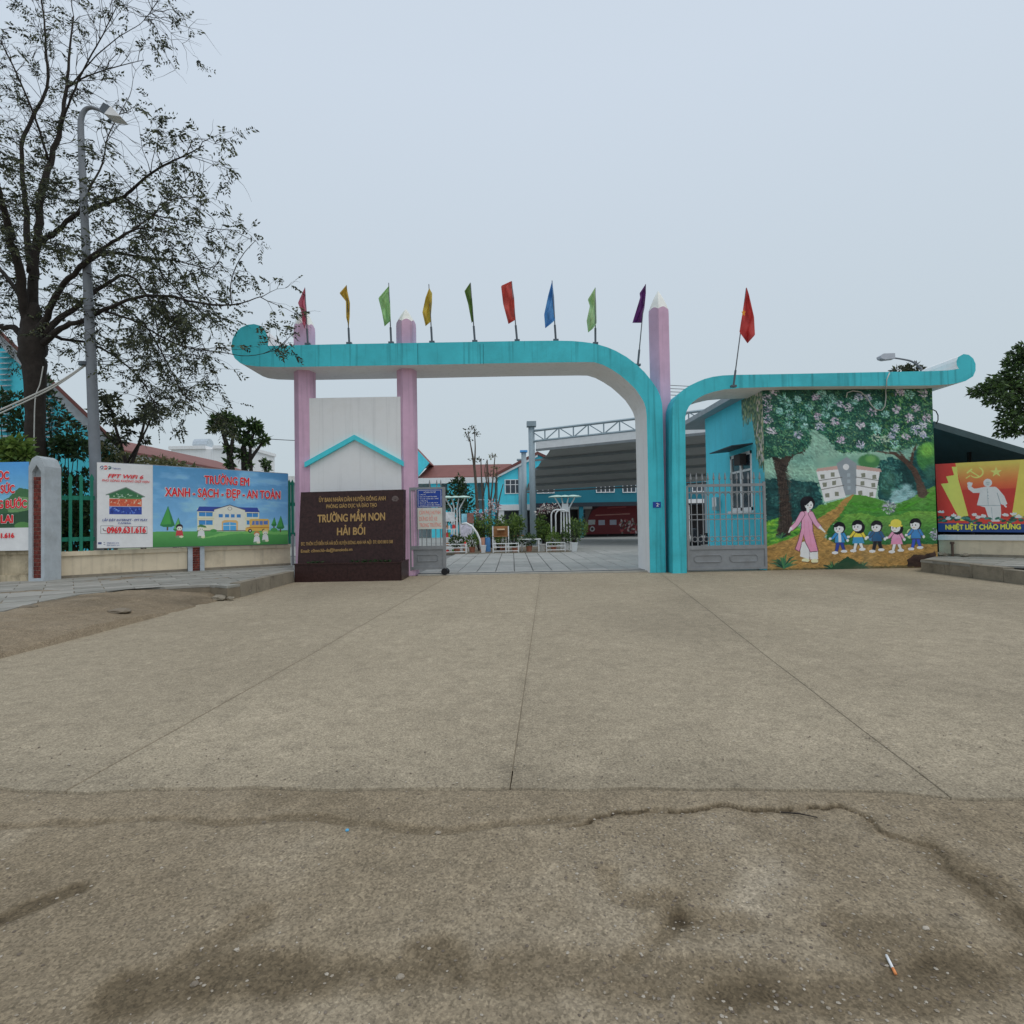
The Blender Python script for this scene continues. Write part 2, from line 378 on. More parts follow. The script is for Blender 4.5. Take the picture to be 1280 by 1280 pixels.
# ------------------------------------------------------------------ ground
def ground_mat(name, base, dark, light, speck=0.35, stains=0.4):
    m = bpy.data.materials.new(name); m.use_nodes = True; t = m.node_tree; N = t.nodes; L = t.links; p = N['Principled BSDF']
    p.inputs['Roughness'].default_value = 0.92; p.inputs['Specular IOR Level'].default_value = 0.2
    geo = N.new('ShaderNodeNewGeometry')
    def noise(scale, det=5, rough=0.6):
        n = N.new('ShaderNodeTexNoise'); n.inputs['Scale'].default_value = scale; n.inputs['Detail'].default_value = det; n.inputs['Roughness'].default_value = rough
        L.new(geo.outputs['Position'], n.inputs['Vector']); return n.outputs['Fac']
    def rng_(v, a, b, c, d):
        r = N.new('ShaderNodeMapRange'); r.inputs['From Min'].default_value = a; r.inputs['From Max'].default_value = b; r.inputs['To Min'].default_value = c; r.inputs['To Max'].default_value = d
        L.new(v, r.inputs['Value']); return r.outputs[0]
    def mix(f, a, b):
        mx = N.new('ShaderNodeMix'); mx.data_type = 'RGBA'; L.new(f, mx.inputs['Factor'])
        for s_, v in (('A', a), ('B', b)):
            if isinstance(v, tuple): mx.inputs[s_].default_value = (*v, 1)
            else: L.new(v, mx.inputs[s_])
        return mx.outputs['Result']
    c = mix(rng_(noise(0.45, 6, 0.65), 0.42, 0.68, 0, stains), base, dark)
    c = mix(rng_(noise(0.9, 7, 0.7), 0.5, 0.66, 0, 0.7), c, light)
    c = mix(rng_(noise(9, 4), 0.48, 0.75, 0, 0.35), c, dark)
    c = mix(rng_(noise(5, 9, 0.85), 0.50, 0.64, 0, 0.68), c, tuple(x*0.62 for x in base))
    c = mix(rng_(noise(6.3, 9, 0.85), 0.52, 0.64, 0, 0.7), c, tuple(min(0.6, x*1.32) for x in base))
    c = mix(rng_(noise(60, 3, 0.7), 0.50, 0.66, 0, speck), c, tuple(x*0.42 for x in base))
    vo = N.new('ShaderNodeTexVoronoi'); vo.inputs['Scale'].default_value = 55; L.new(geo.outputs['Position'], vo.inputs['Vector'])
    vo2 = N.new('ShaderNodeSeparateColor'); L.new(vo.outputs['Color'], vo2.inputs[0])
    st = N.new('ShaderNodeMath'); st.operation = 'MULTIPLY'
    L.new(rng_(vo.outputs['Distance'], 0.0, 0.38, 1, 0), st.inputs[0]); L.new(rng_(vo2.outputs[0], 0.72, 0.95, 0, 0.7), st.inputs[1])
    c = mix(st.outputs[0], c, tuple(min(0.7, x*1.75) for x in base))
    vg = N.new('ShaderNodeTexVoronoi'); vg.inputs['Scale'].default_value = 125; L.new(geo.outputs['Position'], vg.inputs['Vector'])
    sp_ = N.new('ShaderNodeSeparateColor'); L.new(vg.outputs['Color'], sp_.inputs[0])
    gs = N.new('ShaderNodeVectorMath'); gs.operation = 'SCALE'; L.new(c, gs.inputs[0]); L.new(rng_(sp_.outputs[1], 0, 1, 0.72, 1.26), gs.inputs['Scale']); c = gs.outputs[0]
    at = N.new('ShaderNodeAttribute'); at.attribute_name = 'paint'
    vm = N.new('ShaderNodeVectorMath'); vm.operation = 'MULTIPLY'; L.new(c, vm.inputs[0]); L.new(at.outputs['Color'], vm.inputs[1])
    L.new(vm.outputs[0], p.inputs['Base Color'])
    ad = N.new('ShaderNodeMath'); ad.operation = 'MULTIPLY_ADD'; L.new(noise(70, 3), ad.inputs[0]); ad.inputs[1].default_value = 0.6; L.new(noise(14, 4), ad.inputs[2])
    bp = N.new('ShaderNodeBump'); bp.inputs['Strength'].default_value = 0.6; bp.inputs['Distance'].default_value = 0.014; L.new(ad.outputs[0], bp.inputs['Height']); L.new(bp.outputs[0], p.inputs['Normal'])
    return m
KG = 0.80
SLAB = ground_mat('worn concrete', C(152, 140, 120, KG), C(121, 110, 92, KG), C(166, 153, 132, KG))
ROADM = ground_mat('gravelly road concrete', C(135, 122, 102, KG), C(98, 86, 69, KG), C(151, 138, 118, KG), 0.5, 0.5)
DIRTM = ground_mat('dry soil', C(130, 116, 96, KG), C(104, 91, 74, KG), C(144, 130, 110, KG), 0.4, 0.6)
SOIL = mat('ground soil', C(120, 110, 96, KG), 0.95, 0.2, 0.5)
JOINT = mat('joint dirt', C(120, 110, 94, KG), 0.95, 0.2, 4)
gmb = MB().quad((-1500, -1500, -0.16), (1500, -1500, -0.16), (1500, 1500, -0.16), (-1500, 1500, -0.16))
tag(gmb.build('ground', SOIL), kind='structure')
tag(MB().box((-19, 0.2, -0.15), (19, 3.12, -0.062)).build('joint_bed', JOINT), kind='structure')
def lowz(X, Y): return 0.018*(fbm(X*0.35+40, Y*0.35+9, 3, 3)-0.5) + 0.006*(fbm(X*2+3, Y*2, 8, 3)-0.5)
bx_, by_ = np.meshgrid(np.linspace(-19, 19, 200), np.linspace(3.10, 15.05, 120)); tag(grid_mesh('joint_bed', np.stack([bx_, by_, lowz(bx_, by_)-0.0030], -1), JOINT), kind='structure')
def xline(a, b):   # ground line through two pixels: X as a function of Y
    p, q = G(*a), G(*b); return lambda Y: p.x + (q.x-p.x)*(Y-p.y)/(q.y-p.y)
jl, jm, jr = xline((500, 755), (110, 975)), xline((668, 770), (636, 990)), xline((862, 745), (1190, 1000))
ycr = np.array([[G(x, y).x, G(x, y).y] for x, y in ((-200, 985), (0, 986), (110, 992), (250, 985), (420, 987), (600, 986), (760, 985), (900, 985), (1000, 988), (1100, 990), (1190, 1000), (1280, 998), (1500, 1002))])
def Yc(X): return np.interp(X, ycr[:, 0], ycr[:, 1]) + 0.05*(fbm(X*3.1+5, X*0, 4, 4)-0.5)
forecourt = root('forecourt', (0, 9, 0), None, None); tag(forecourt, kind='structure'); 
def slab(fa, fb, seed, gb=0.0025, tone=1.0):
    W, H = 120, 260; s = (0.5-0.5*np.cos(math.pi*np.linspace(0, 1, W)))[None, :]; t = np.linspace(0, 1, H)[:, None]
    Y = 3 + (15.05-3)*t**1.6 + 0*s
    a = fa(Y)+0.0035+0.006*fbm(Y*6, Y*0+seed, seed, 3); b = fb(Y)-gb
    for _ in range(3):
        X = a*(1-s)+b*s; y0 = Yc(X)+0.008; Y = y0 + (15.05-y0)*t**1.6
        a = np.clip(fa(Y), -19, 19)+0.0035+0.006*fbm(Y*6, Y*0+seed, seed, 3); b = np.clip(fb(Y), -19, 19)-gb
    X = a*(1-s)+b*s; Z = lowz(X, Y) + 0.0015*(seed % 3)
    V = np.stack([X, Y, Z], -1)
    V = np.concatenate([V[:1]*[1, 1, 0]+[0, 0, -0.06], V], 0)
    L_ = V[:, :1].copy(); L_[..., 2] = -0.06; R_ = V[:, -1:].copy(); R_[..., 2] = -0.06
    V = np.concatenate([L_, V, R_], 1)
    d = np.ones(V.shape)
    X, Y = V[..., 0], V[..., 1]
    # stain blotches with ragged shapes
    f = np.clip((fbm(X*0.5+seed*0, Y*0.25, 31, 5)-0.52)*3, 0, 1)*0.22
    e = np.minimum(np.abs(X-fa(Y)), np.abs(X-fb(Y))); f = f + 0.12*np.exp(-(e/0.05)**2)*fbm(X*3, Y*3, 6, 3)
    g = np.clip(1-(Y-Yc(X))/0.5, 0, 1)*fbm(X*2.5, Y*4, 12, 4)*0.3
    d *= ((1-f-g)*tone)[..., None]
    return grid_mesh('slab', V, SLAB, forecourt, d, False)
slab(lambda Y: -19+0*Y, jl, 1, 0.012, 0.97); slab(jl, jm, 2, 0.0, 1.02); slab(jm, jr, 3, 0.002, 0.98); slab(jr, lambda Y: 19+0*Y, 4, 0.002, 1.01)
# the old road surface this side of the break
xs = np.arange(-4.6, 4.6, 0.0105); ys = np.arange(0.75, 3.35, 0.0105); X, Y = np.meshgrid(xs, ys); 
ylim = Yc(X)-0.006; Y = 0.75 + (ylim-0.75)*((Y-0.75)/(3.35-0.75))
def pxline(pts): return np.array([[G(a, b).x, G(a, b).y] for a, b in pts])
ck = pxline([(690, 1036), (712, 1032), (735, 1026), (762, 1015), (790, 1011), (830, 1010), (870, 1008), (895, 1007), (940, 1009), (985, 1011), (1020, 1007), (1060, 1008), (1085, 1020), (1105, 1036), (1125, 1045), (1150, 1050), (1178, 1062), (1200, 1085), (1235, 1110), (1290, 1150)])
def pdist(X, Y, L_):
    best = np.full(X.shape, 1e9); side = np.zeros(X.shape)
    for (xa, ya), (xb, yb) in zip(L_[:-1], L_[1:]):
        dx, dy = xb-xa, yb-ya; t = np.clip(((X-xa)*dx+(Y-ya)*dy)/(dx*dx+dy*dy), 0, 1); d = np.hypot(X-xa-t*dx, Y-ya-t*dy)
        m = d < best; best = np.where(m, d, best); side = np.where(m, (dx*(Y-ya)-dy*(X-xa)), side)
    return best, side
wx, wy = X+0.05*(fbm(X*9, Y*9, 5, 4)-0.5)*2, Y+0.05*(fbm(X*9+30, Y*9, 6, 4)-0.5)*2
d, sd_ = pdist(wx, wy, ck); below = sd_ < 0
depth = np.where(below, np.exp(-(d/0.55))*0.013, 0); depth *= np.clip((X-ck[0, 0])/0.5, 0, 1)
Z = lowz(X, Y) - 0.004 - depth + 0.006*(fbm(X*7, Y*7, 9, 4)-0.5) + 0.004*(fbm(X*25, Y*25, 2, 3)-0.5)
fadeR = np.clip((G(1215, 1090).x-X)/0.25, 0.15, 1); Z -= 0.018*fadeR*np.exp(-(d/0.008)**2)*(fbm(X*4, Y*4, 55, 3) > 0.40)*np.clip((X-ck[0, 0])/0.2, 0, 1)
Dk = np.zeros(X.shape)
Dk += (0.25*np.exp(-(d/0.035)**2)*np.where(below, 1, 0.2) + 0.62*np.exp(-(d/0.008)**2)*(fbm(X*6, Y*6, 21, 3) > 0.38))*fadeR*np.clip((X-ck[0, 0])/0.2, 0, 1)
def stain(pts, wid, amt, seed):
    global Dk, Z
    q, _ = pdist(X+0.12*(fbm(X*3, Y*3, seed, 4)-0.5), Y+0.12*(fbm(X*3+9, Y*3, seed+1, 4)-0.5), pxline(pts))
    k = np.exp(-(q/wid)**2)*(0.2+1.5*fbm(X*7, Y*7, seed+3, 5)); k = np.clip((k-0.22)*1.9, 0, 1); Dk += amt*np.clip(k, 0, 1); Z -= 0.008*np.clip(k, 0, 1)
stain([(150, 1245), (260, 1222), (380, 1222), (480, 1215), (560, 1200)], 0.11, 0.42, 60)
stain([(250, 1190), (300, 1165), (330, 1140)], 0.07, 0.25, 61)
stain([(-20, 1160), (40, 1130), (100, 1108)], 0.045, 0.42, 62)
stain([(640, 1215), (760, 1222), (900, 1225), (1000, 1230), (1100, 1235), (1180, 1215), (1280, 1190)], 0.10, 0.30, 63)
stain([(1170, 1060), (1230, 1100), (1290, 1150)], 0.10, 0.33, 64)
stain([(1050, 1165), (1110, 1180), (1190, 1170)], 0.13, 0.28, 65)
stain([(760, 1090), (770, 1120), (830, 1120), (840, 1150)], 0.06, 0.26, 66)
stain([(860, 1135), (930, 1140)], 0.06, 0.24, 67)
stain([(780, 1180), (820, 1165), (850, 1140)], 0.04, 0.22, 68)
stain([(0, 1030), (200, 1027), (420, 1024), (560, 1033), (720, 1024)], 0.035, 0.24, 69)
stain([(900, 1270), (960, 1240), (980, 1285)], 0.08, 0.22, 70)
lt = np.clip((fbm(X*2.2+8, Y*2.2, 77, 5)-0.53)*4, 0, 1)*0.20
pale = np.clip(np.exp(-((X-G(900, 1130).x)/0.55)**2-((Y-G(900, 1130).y)/0.38)**2)*1.3, 0, 1)*np.clip((fbm(X*4, Y*4, 88, 4)-0.4)*4, 0, 1)*0.28
tone = np.clip(1 - Dk - 0.16*np.clip((fbm(X*0.9, Y*1.4, 90, 4)-0.45)*3, 0, 1), 0.25, 1)*(1+lt+pale)
V = np.stack([X, Y, Z], -1); colr = tone[..., None]*np.array([1, 0.90, 0.74])[None, None]**(1-tone)[..., None]
top = V[-1:].copy(); top[..., 2] = -0.06; V = np.concatenate([V, top], 0); colr = np.concatenate([colr, colr[-1:]*0.4], 0)
tag(grid_mesh('road', V, ROADM, None, colr), kind='structure')
ROADZ = (xs, np.linspace(0, 1, len(ys)), Z)
def gz(x, y):   # height of the ground surface
    if y > float(Yc(np.array([x]))[0]): return float(lowz(np.array([x]), np.array([y]))[0])+0.006
    i = int(np.clip(round((x+4.6)/0.0105), 0, Z.shape[1]-1)); t = (y-0.75)/(float(Yc(np.array([x]))[0])-0.75)
    return float(Z[int(np.clip(round(t*(Z.shape[0]-1)), 0, Z.shape[0]-1)), i])
# ------------------------------------------------------------------ courtyard paving behind the gate
yard = tag(MB().box((-40, 15.3, -0.15), (45, 90, -0.02)).build('courtyard', mat('yard joint', C(110, 110, 108, KG), 0.9, 0.2, 1)), kind='structure')
PAV = [mat('paver %d' % i, C(*c, KG), 0.85, 0.12, 4, 0.15, 60, dirt=C(112, 112, 110, KG), dirt_amt=0.5, dscale=0.8) for i, c in enumerate(((146, 147, 143), (140, 141, 137), (151, 151, 147)))]
def tile_mesh(n, w_, l_, h_, m):
    b = MB(); e = 0.012
    b.v = [(0, 0, 0), (w_, 0, 0), (w_, l_, 0), (0, l_, 0), (0, 0, h_-e), (w_, 0, h_-e), (w_, l_, h_-e), (0, l_, h_-e), (e, e, h_), (w_-e, e, h_), (w_-e, l_-e, h_), (e, l_-e, h_)]
    b.f = [(0, 1, 5, 4), (1, 2, 6, 5), (2, 3, 7, 6), (3, 0, 4, 7), (4, 5, 9, 8), (5, 6, 10, 9), (6, 7, 11, 10), (7, 4, 8, 11), (8, 9, 10, 11)]; b.m = [0]*9
    me = bpy.data.meshes.new(n); me.from_pydata(b.v, [], b.f); me.materials.append(m); return me
TW, TLN = 0.53, 0.84
tms = [tile_mesh('paver', TW-0.02, TLN-0.02, 0.05, m) for m in PAV]
nt_ = 0
for j in range(13):
    for i in range(-5, 18):
        x0, y0 = i*TW+0.05, 15.62+j*TLN
        pxl = 640+700*(x0)/y0
        if pxl < 500 or pxl > 905 or nt_ >= 290: continue
        o = bpy.data.objects.new('paver', random.choice(tms)); col.objects.link(o); o.parent = yard
        o.location = (x0, y0, -0.021+random.uniform(0, 0.006)); nt_ += 1
far = MB().box((-40, 15.62+13*TLN, -0.05), (45, 89.9, 0.026)); tag(far.build('paving_field', PAV[1], yard), kind='stuff')
sill = tag(MB().box((P(523, 712, 15.2).x, 15.06, -0.1), (P(812, 712, 15.2).x, 15.6, 0.035)).build('gate_threshold', mat('threshold concrete', C(160, 156, 146, KG), 0.85, 0.15, 5, 0.2)), kind='structure')
MB().box((P(523, 712, 15.2).x, 15.20, 0.03), (P(806, 712, 15.2).x, 15.24, 0.055)).build('gate_track', DSTEEL, sill)
# ------------------------------------------------------------------ the school gate
YA = 14.8; DA = 1.35
gate = root('entrance_gate', P(600, 715, YA+0.3)*1, 'tall teal school gate with scrolled beam, arch and pink pencil columns', 'gate')
gate.location.z = 0
outer = [(350, 432), (420, 430.3), (520, 428.6), (647.5, 426.3), (695, 425.8), (715, 426.2), (727, 427.2), (738, 428.6), (748.4, 430.8), (759, 434), (769.7, 438.5), (783, 446), (796, 455.8), (806, 465.5), (814.8, 476.5), (821, 485.5), (825.4, 495), (827.5, 504), (828.2, 513), (832.5, 715.5)]
inner = [(812.5, 715.5), (809.3, 560), (808.4, 520), (807.2, 510), (805, 503), (801.5, 496.7), (794.5, 486.5), (785.6, 477.8), (775.5, 469), (764, 461.5), (753.5, 456), (743, 452.8), (730, 452.6), (640, 453.8), (530, 456), (420, 457.8), (375, 458.6), (347, 458.8), (320.6, 458), (308, 456.4), (300, 453.6), (293.5, 448), (290, 441), (289, 433), (290.5, 424), (294.5, 416), (301, 409.5), (309, 406), (317.5, 405), (325, 407), (331, 412), (334.5, 420), (335.3, 427), (335, 432.3)]
prof = [P(x, y, YA) for x, y in outer+inner]
for q in (len(outer)-1, len(outer)): prof[q].z = 0.0
nO = len(outer)
def seam(k):   # soffit, inner face and scroll back are white
    return 0 if k < nO-1 else 1
MB().prism(prof, (0, DA, 0), 0, seam, 0).build('arch_beam', [TEAL, WHITE], gate)
# fine expansion joints on the beam face
for x in (522, 600, 604):
    a, b = P(x, 429, YA-0.003), P(x, 455, YA-0.003); MB().box((a.x-0.006, YA-0.004, b.z), (a.x+0.006, YA+0.002, a.z-0.02)).build('joint_line', mat('rain stain', C(34, 92, 100), 0.8), gate)
# pencil columns
def pencil(xb, xt, ytip, yshould, rad, Yc_, ph):
    b = P(xb, 718, Yc_); t = P(xt, ytip, Yc_); s = P(xt, yshould, Yc_); x = b.x*0.5+s.x*0.5
    n = 6; zs = s.z; c = Vector((x, Yc_, 0)); m = MB(); k = n*8; pts = []
    # octagonal shaft, its top edge scalloped where the sharpened cone begins
    def rad_at(an):
        q = ((an-ph) % (2*math.pi/n)) - math.pi/n; return rad*math.cos(math.pi/n)/math.cos(q)
    rows = [(0, 1.0), (zs-0.10, 1.0), (zs, 0.97)]
    for ri, (z, f) in enumerate(rows):
        for q in range(k):
            an = 2*math.pi*q/k; r_ = rad_at(an)*f; zz = z + (0.07*abs(math.sin((an-ph)*n/2)) if ri == 2 else 0); m.v.append((x+r_*math.cos(an), Yc_+r_*math.sin(an), zz))
    for ri in range(2):
        for q in range(k):
            q2 = (q+1) % k; m.f.append((ri*k+q, ri*k+q2, (ri+1)*k+q2, (ri+1)*k+q)); m.m.append(0)
    colm = m.build('pencil_column', PINK, gate)
    m = MB(); h = t.z-zs
    for f, zf in ((0.965, -0.012), (0.82, 0.22), (0.54, 0.54), (0.27, 0.80), (0.03, 1.0)):
        i = len(m.v)
        for q in range(k):
            an = 2*math.pi*q/k; r_ = rad_at(an)*f; zz = zs+h*zf + (0.07*abs(math.sin((an-ph)*n/2)) if zf < 0 else 0); m.v.append((x+r_*math.cos(an), Yc_+r_*math.sin(an), zz))
    for ri in range(4):
        for q in range(k):
            q2 = (q+1) % k; m.f.append((ri*k+q, ri*k+q2, (ri+1)*k+q2, (ri+1)*k+q)); m.m.append(0)
    m.f.append(tuple(4*k+q for q in range(k))); m.m.append(0)
    m.build('pencil_tip', TIP, colm)
    return x
YP = 15.35
pencil(383, 381, 384, 410, 0.285, YP, R(14)); pencil(511, 508.5, 386.5, 405, 0.275, YP, R(14)); pencil(830, 824, 364, 390.5, 0.31, YP+0.05, R(14))
# white panel between the pencils with its gable trim
a, b = P(386.5, 497, YP-0.22), P(500.5, 496.5, YP-0.22)
panel = MB().box((a.x, YP-0.22, 0), (b.x, YP+0.1, (a.z+b.z)/2)).build('gable_panel', WHITE, gate)
tp = [(381, 582.5), (443, 543.3), (504.5, 582), (504.5, 576), (443, 543.3-0), ]
f = YP-0.31
L1, L2, L3 = P(380.5, 584, f), P(442.8, 549.5, f), P(504.5, 583, f); h_ = 0.135
MB().prism([L1, L2, Vector((L2.x, f, L2.z+h_)), Vector((L1.x, f, L1.z+h_))], (0, 0.10, 0)).prism([L2, L3, Vector((L3.x, f, L3.z+h_)), Vector((L2.x, f, L2.z+h_))], (0, 0.10, 0)).build('gable_trim', TRIM, panel)
# number plate
pa, pb = P(816, 627.5, YA), P(826, 634.5, YA)
pl = MB().box((pa.x, YA-0.012, pb.z), (pb.x, YA-0.001, pa.z)).build('number_plate', NAVY, gate)
text('numeral', '2', (pa.x+0.085, YA-0.012, pb.z+0.035), (pa.x+0.15, YA-0.012, pb.z+0.035), 0.085, WPR, pl, n=(0, -1, 0))
MB().box((pa.x+0.165, YA-0.016, pb.z+0.08), (pa.x+0.18, YA-0.0125, pb.z+0.095)).build('dot', WPR, pl)
# ------------------------------------------------------------------ name sign
YS = 13.85
sgn = root('name_sign', (P(435, 727, YS).x, YS+0.4, 0), 'dark red granite school name slab with gold letters and planter base', 'sign')
xa, xb = P(368.3, 727, YS).x, P(501, 726, YS).x; zt = P(435, 703.5, YS).z
for x0, x1 in ((xa, (xa+xb)/2-0.002), ((xa+xb)/2+0.002, xb)):
    MB().box((x0, YS, 0), (x1, YS+0.04, zt-0.03)).build('base_panel', GRANITE, sgn)
MB().box((xa+0.02, YS+0.04, 0), (xb-0.005, YS+0.95, zt-0.10)).box((xb-0.005, YS+0.0, 0), (xb+0.02, YS+0.98, zt-0.03)).box((xa-0.015, YS-0.015, zt-0.03), (xb+0.03, YS+0.07, zt)).box((xb-0.04, YS+0.07, zt-0.03), (xb+0.03, YS+0.98, zt)).build('planter_base', GRANITE, sgn)
MB().box((xa+0.02, YS+0.07, zt-0.12), (xb-0.04, YS+0.45, zt-0.06)).build('planter_soil', mat('planter soil', C(46, 40, 34), 0.95, 0.3, 12, 0.5), sgn)
S0, S1 = 14.35, 14.55
bl, br, tl, tr = P(371.8, 702, S0), P(503.8, 701.5, S0), P(376, 615.3, S1), P(504.4, 611.8, S1)
bl.z = br.z = min(bl.z, br.z)-0.1
MB().prism([bl, br, tr, tl], (0.02, 0.22, 0)).build('name_slab', GRANITE, sgn)
nS = (br-bl).cross(tl-bl).normalized(); nS = nS if nS.y < 0 else -nS
def PS(px, py):
    d_ = ray(px, py); return CAM + d_*((bl-CAM).dot(nS)/d_.dot(nS))
for body, x0, x1, y0, y1, cp, bo in (('ỦY BAN NHÂN DÂN HUYỆN ĐÔNG ANH', 399, 482.2, 627.6, 625.4, 5.2, 0.018), ('PHÒNG GIÁO DỤC VÀ ĐÀO TẠO', 408, 471, 635.4, 633.4, 4.6, 0.018),
        ('TRƯỜNG MẦM NON', 397.3, 481.2, 653, 650, 9.2, 0.035), ('HẢI BỐI', 421.6, 456.3, 669, 668, 9.0, 0.03),
        ('ĐC: THÔN CỔ ĐIỂN XÃ HẢI BỐI HUYỆN ĐÔNG ANH HÀ NỘI  ĐT: 0243 8810 508', 376.4, 491, 682, 679, 4.0, 0.012), ('Email: c0mn.hb-da@hanoiedu.vn', 376.4, 440.5, 691, 688.5, 4.0, 0.012)):
    text('lettering', body, PS(x0, y0), PS(x1, y1), cp*S0/700, GOLD, sgn, bold=bo, thick=0.012, n=nS)
e = PS(494, 624); em = MB()
for k in range(6):
    an = k*math.pi/3; q = e + Vector((math.cos(an)*0.055, -0.008, math.sin(an)*0.055)); em.lathe((0, 0, 0), [(0.001, 0)], 3) if False else None
    em.prism([q+Vector((0.035*math.cos(t), 0, 0.035*math.sin(t))) for t in np.linspace(0, 2*math.pi, 9)[:-1]], (0, 0.006, 0))
em.prism([e+Vector((0.09*math.cos(t), -0.003, 0.09*math.sin(t))) for t in np.linspace(0, 2*math.pi, 17)[:-1]], (0, 0.002, 0)).build('emblem', mat('worn emblem', C(84, 74, 72), 0.6, 0.3, 30), sgn)
LEAFD = [mat('dark leaf %d' % i, c, 0.6, 0.25, 9, trans=0.25) for i, c in enumerate((C(36, 54, 30), C(46, 66, 36), C(30, 44, 26)))]
for x, s, lb in ((388, 0.10, 'left of the sign planter'), (399, 0.12, 'second from the left in the sign planter'), (443, 0.14, 'at the middle of the sign planter'), (459, 0.16, 'right of middle in the sign planter'), (472, 0.15, 'second from the right in the sign planter'), (484, 0.13, 'right end of the sign planter')):
    q = P(x, 700, YS+0.25); pr = root('planter_seedling', (q.x, YS+0.25, zt-0.06), 'low dark green seedling %s' % lb, 'plant', 'seedlings in the sign planter')
    lv = Leaves(); MB().tube([(q.x, YS+0.25, zt-0.07), (q.x+0.01, YS+0.25, zt+s*0.5)], [0.006, 0.003], 5).build('stem', BARKD, pr)
    for k in range(26):
        an = random.uniform(0, 6.28); lv.add((q.x+math.cos(an)*0.03, YS+0.25+math.sin(an)*0.03, zt-0.04+random.random()*s*0.5), (math.cos(an), math.sin(an), random.uniform(-0.1, 0.7)), s*random.uniform(0.5, 1), 0.035)
    lv.build('leaves', LEAFD, pr)
# ------------------------------------------------------------------ flags
def flag(base, topp, cloth, c, label, Yf, star=False, clothn='flag_cloth'):
    b, t = P(*base, Yf), P(*topp, Yf)
    fr = root('flag', b, label, 'flag', 'flags on the gate beam')
    md = mat('flag pole steel', C(88, 90, 94), 0.5)
    dr = (t-b).normalized()
    MB().tube([b-dr*0.02, b+(t-b)*0.99], [0.016, 0.012], 8).build('pole', md, fr, True)
    MB().tube([b-dr*0.03, b+dr*0.42], 0.028, 8).box((b.x-0.07, b.y-0.05, b.z-0.02), (b.x+0.07, b.y+0.05, b.z+0.03)).build('bracket', DSTEEL, fr)
    pts = cloth; ys = [p[1] for p in pts]; y0, y1 = min(ys), max(ys); H, W = 40, 14; V = np.zeros((H, W, 3))
    ph = random.uniform(0, 6)
    for i in range(H):
        y = y0 + (y1-y0)*(0.004+0.992*i/(H-1)); xsx = []
        for k in range(len(pts)):
            (xa, ya), (xb_, yb) = pts[k], pts[(k+1) % len(pts)]
            if (ya <= y) != (yb <= y): xsx.append(xa+(xb_-xa)*(y-ya)/(yb-ya))
        l, r_ = min(xsx), max(xsx)
        for j in range(W):
            f_ = j/(W-1); dd = 0.09*math.sin(f_*9+i*0.10+ph) + 0.07*math.sin(f_*5-i*0.24+ph*2) + 0.03*math.sin(f_*17+i*0.4) + 0.10*(f_-0.5)
            q = P(l+(r_-l)*f_, y, Yf-0.03+dd*min(1, i/6)); V[H-1-i, j] = q
    c = tuple((x*0.82+sum(c)/3*0.18)*0.85 for x in c); m = mat('cloth '+label[:18], c, 0.8, 0.10, 4, trans=0.45)
    cl = grid_mesh(clothn, V, m, fr)
    if star:
        q = P(929.5, 391, Yf-0.20); mm = MB(); pts = []
        for k in range(10):
            an = math.pi/2+k*math.pi/5; r_ = 0.10 if k % 2 == 0 else 0.042; pts.append(q+Vector((r_*math.cos(an)*0.6, 0, r_*math.sin(an))))
        mm.prism(pts, (0, 0.004, 0)).build('star', mat('star yellow', C(200, 120, 40), 0.8), cl)
def c3(*p): return [(280+x/4.923, 340+y/4.923) for x, y in p]
def c4(*p): return [(520+x/3.765, 340+y/3.765) for x, y in p]
def c5(*p): return [(760+x*0.375, 340+y*0.375) for x, y in p]
YF = YA+0.12
flag((384.8, 430.5), (381, 359), c3((497, 95), (455, 190), (478, 250), (480, 300), (495, 350), (510, 300), (509, 230), (502, 150)), C(206, 92, 112), 'pink flag hanging in front of the leftmost pencil tip', YF)
flag((436.6, 429.5), (433, 356), c3((754, 80), (710, 130), (750, 180), (752, 280), (768, 340), (774, 270), (775, 190), (760, 120)), C(206, 150, 28), 'golden yellow flag, second flag from the left on the beam', YF)
flag((489, 428.8), (485.8, 353), c3((1015, 85), (950, 160), (970, 240), (988, 335), (1026, 300), (1022, 180)), C(140, 178, 112), 'light green flag left of the second pencil tip', YF)
flag((540, 428), (536, 354.6), c4((62, 75), (45, 120), (30, 190), (45, 255), (68, 235), (75, 150), (76, 100)), C(208, 154, 22), 'amber flag just right of the second pencil tip', YF)
flag((593.6, 427), (588, 352.7), c4((255, 50), (228, 90), (245, 150), (262, 240), (270, 230), (268, 170), (262, 100)), C(92, 118, 46), 'narrow olive green flag, furled, left of the red one', YF)
flag((646.4, 426), (639.5, 351), c4((450, 42), (400, 65), (410, 150), (435, 245), (468, 225), (462, 120)), C(200, 62, 48), 'broad red flag at the middle of the beam', YF)
flag((694.8, 425.6), (690, 350), c4((641, 40), (622, 110), (603, 200), (608, 265), (640, 240), (655, 225), (650, 120)), C(70, 132, 186), 'blue flag, the only blue one on the beam', YF)
flag((744.3, 429.5), (744, 359), c4((844, 72), (808, 130), (818, 160), (803, 230), (810, 285), (835, 265), (850, 240), (848, 150)), C(158, 186, 130), 'pale green flag where the beam starts to curve down', YF)
flag((797.3, 456.5), (807, 354.6), c4((1082, 55), (1052, 100), (1055, 120), (1018, 240), (1060, 240), (1075, 170), (1082, 100)), C(96, 38, 104), 'purple flag leaning beside the tall pencil column', YF)
flag((916.8, 483), (933, 358.8), c5((462, 50), (438, 200), (465, 238), (490, 210), (487, 150), (470, 75)), C(196, 44, 38), 'red flag with yellow star on the guard house beam', 14.36, True)
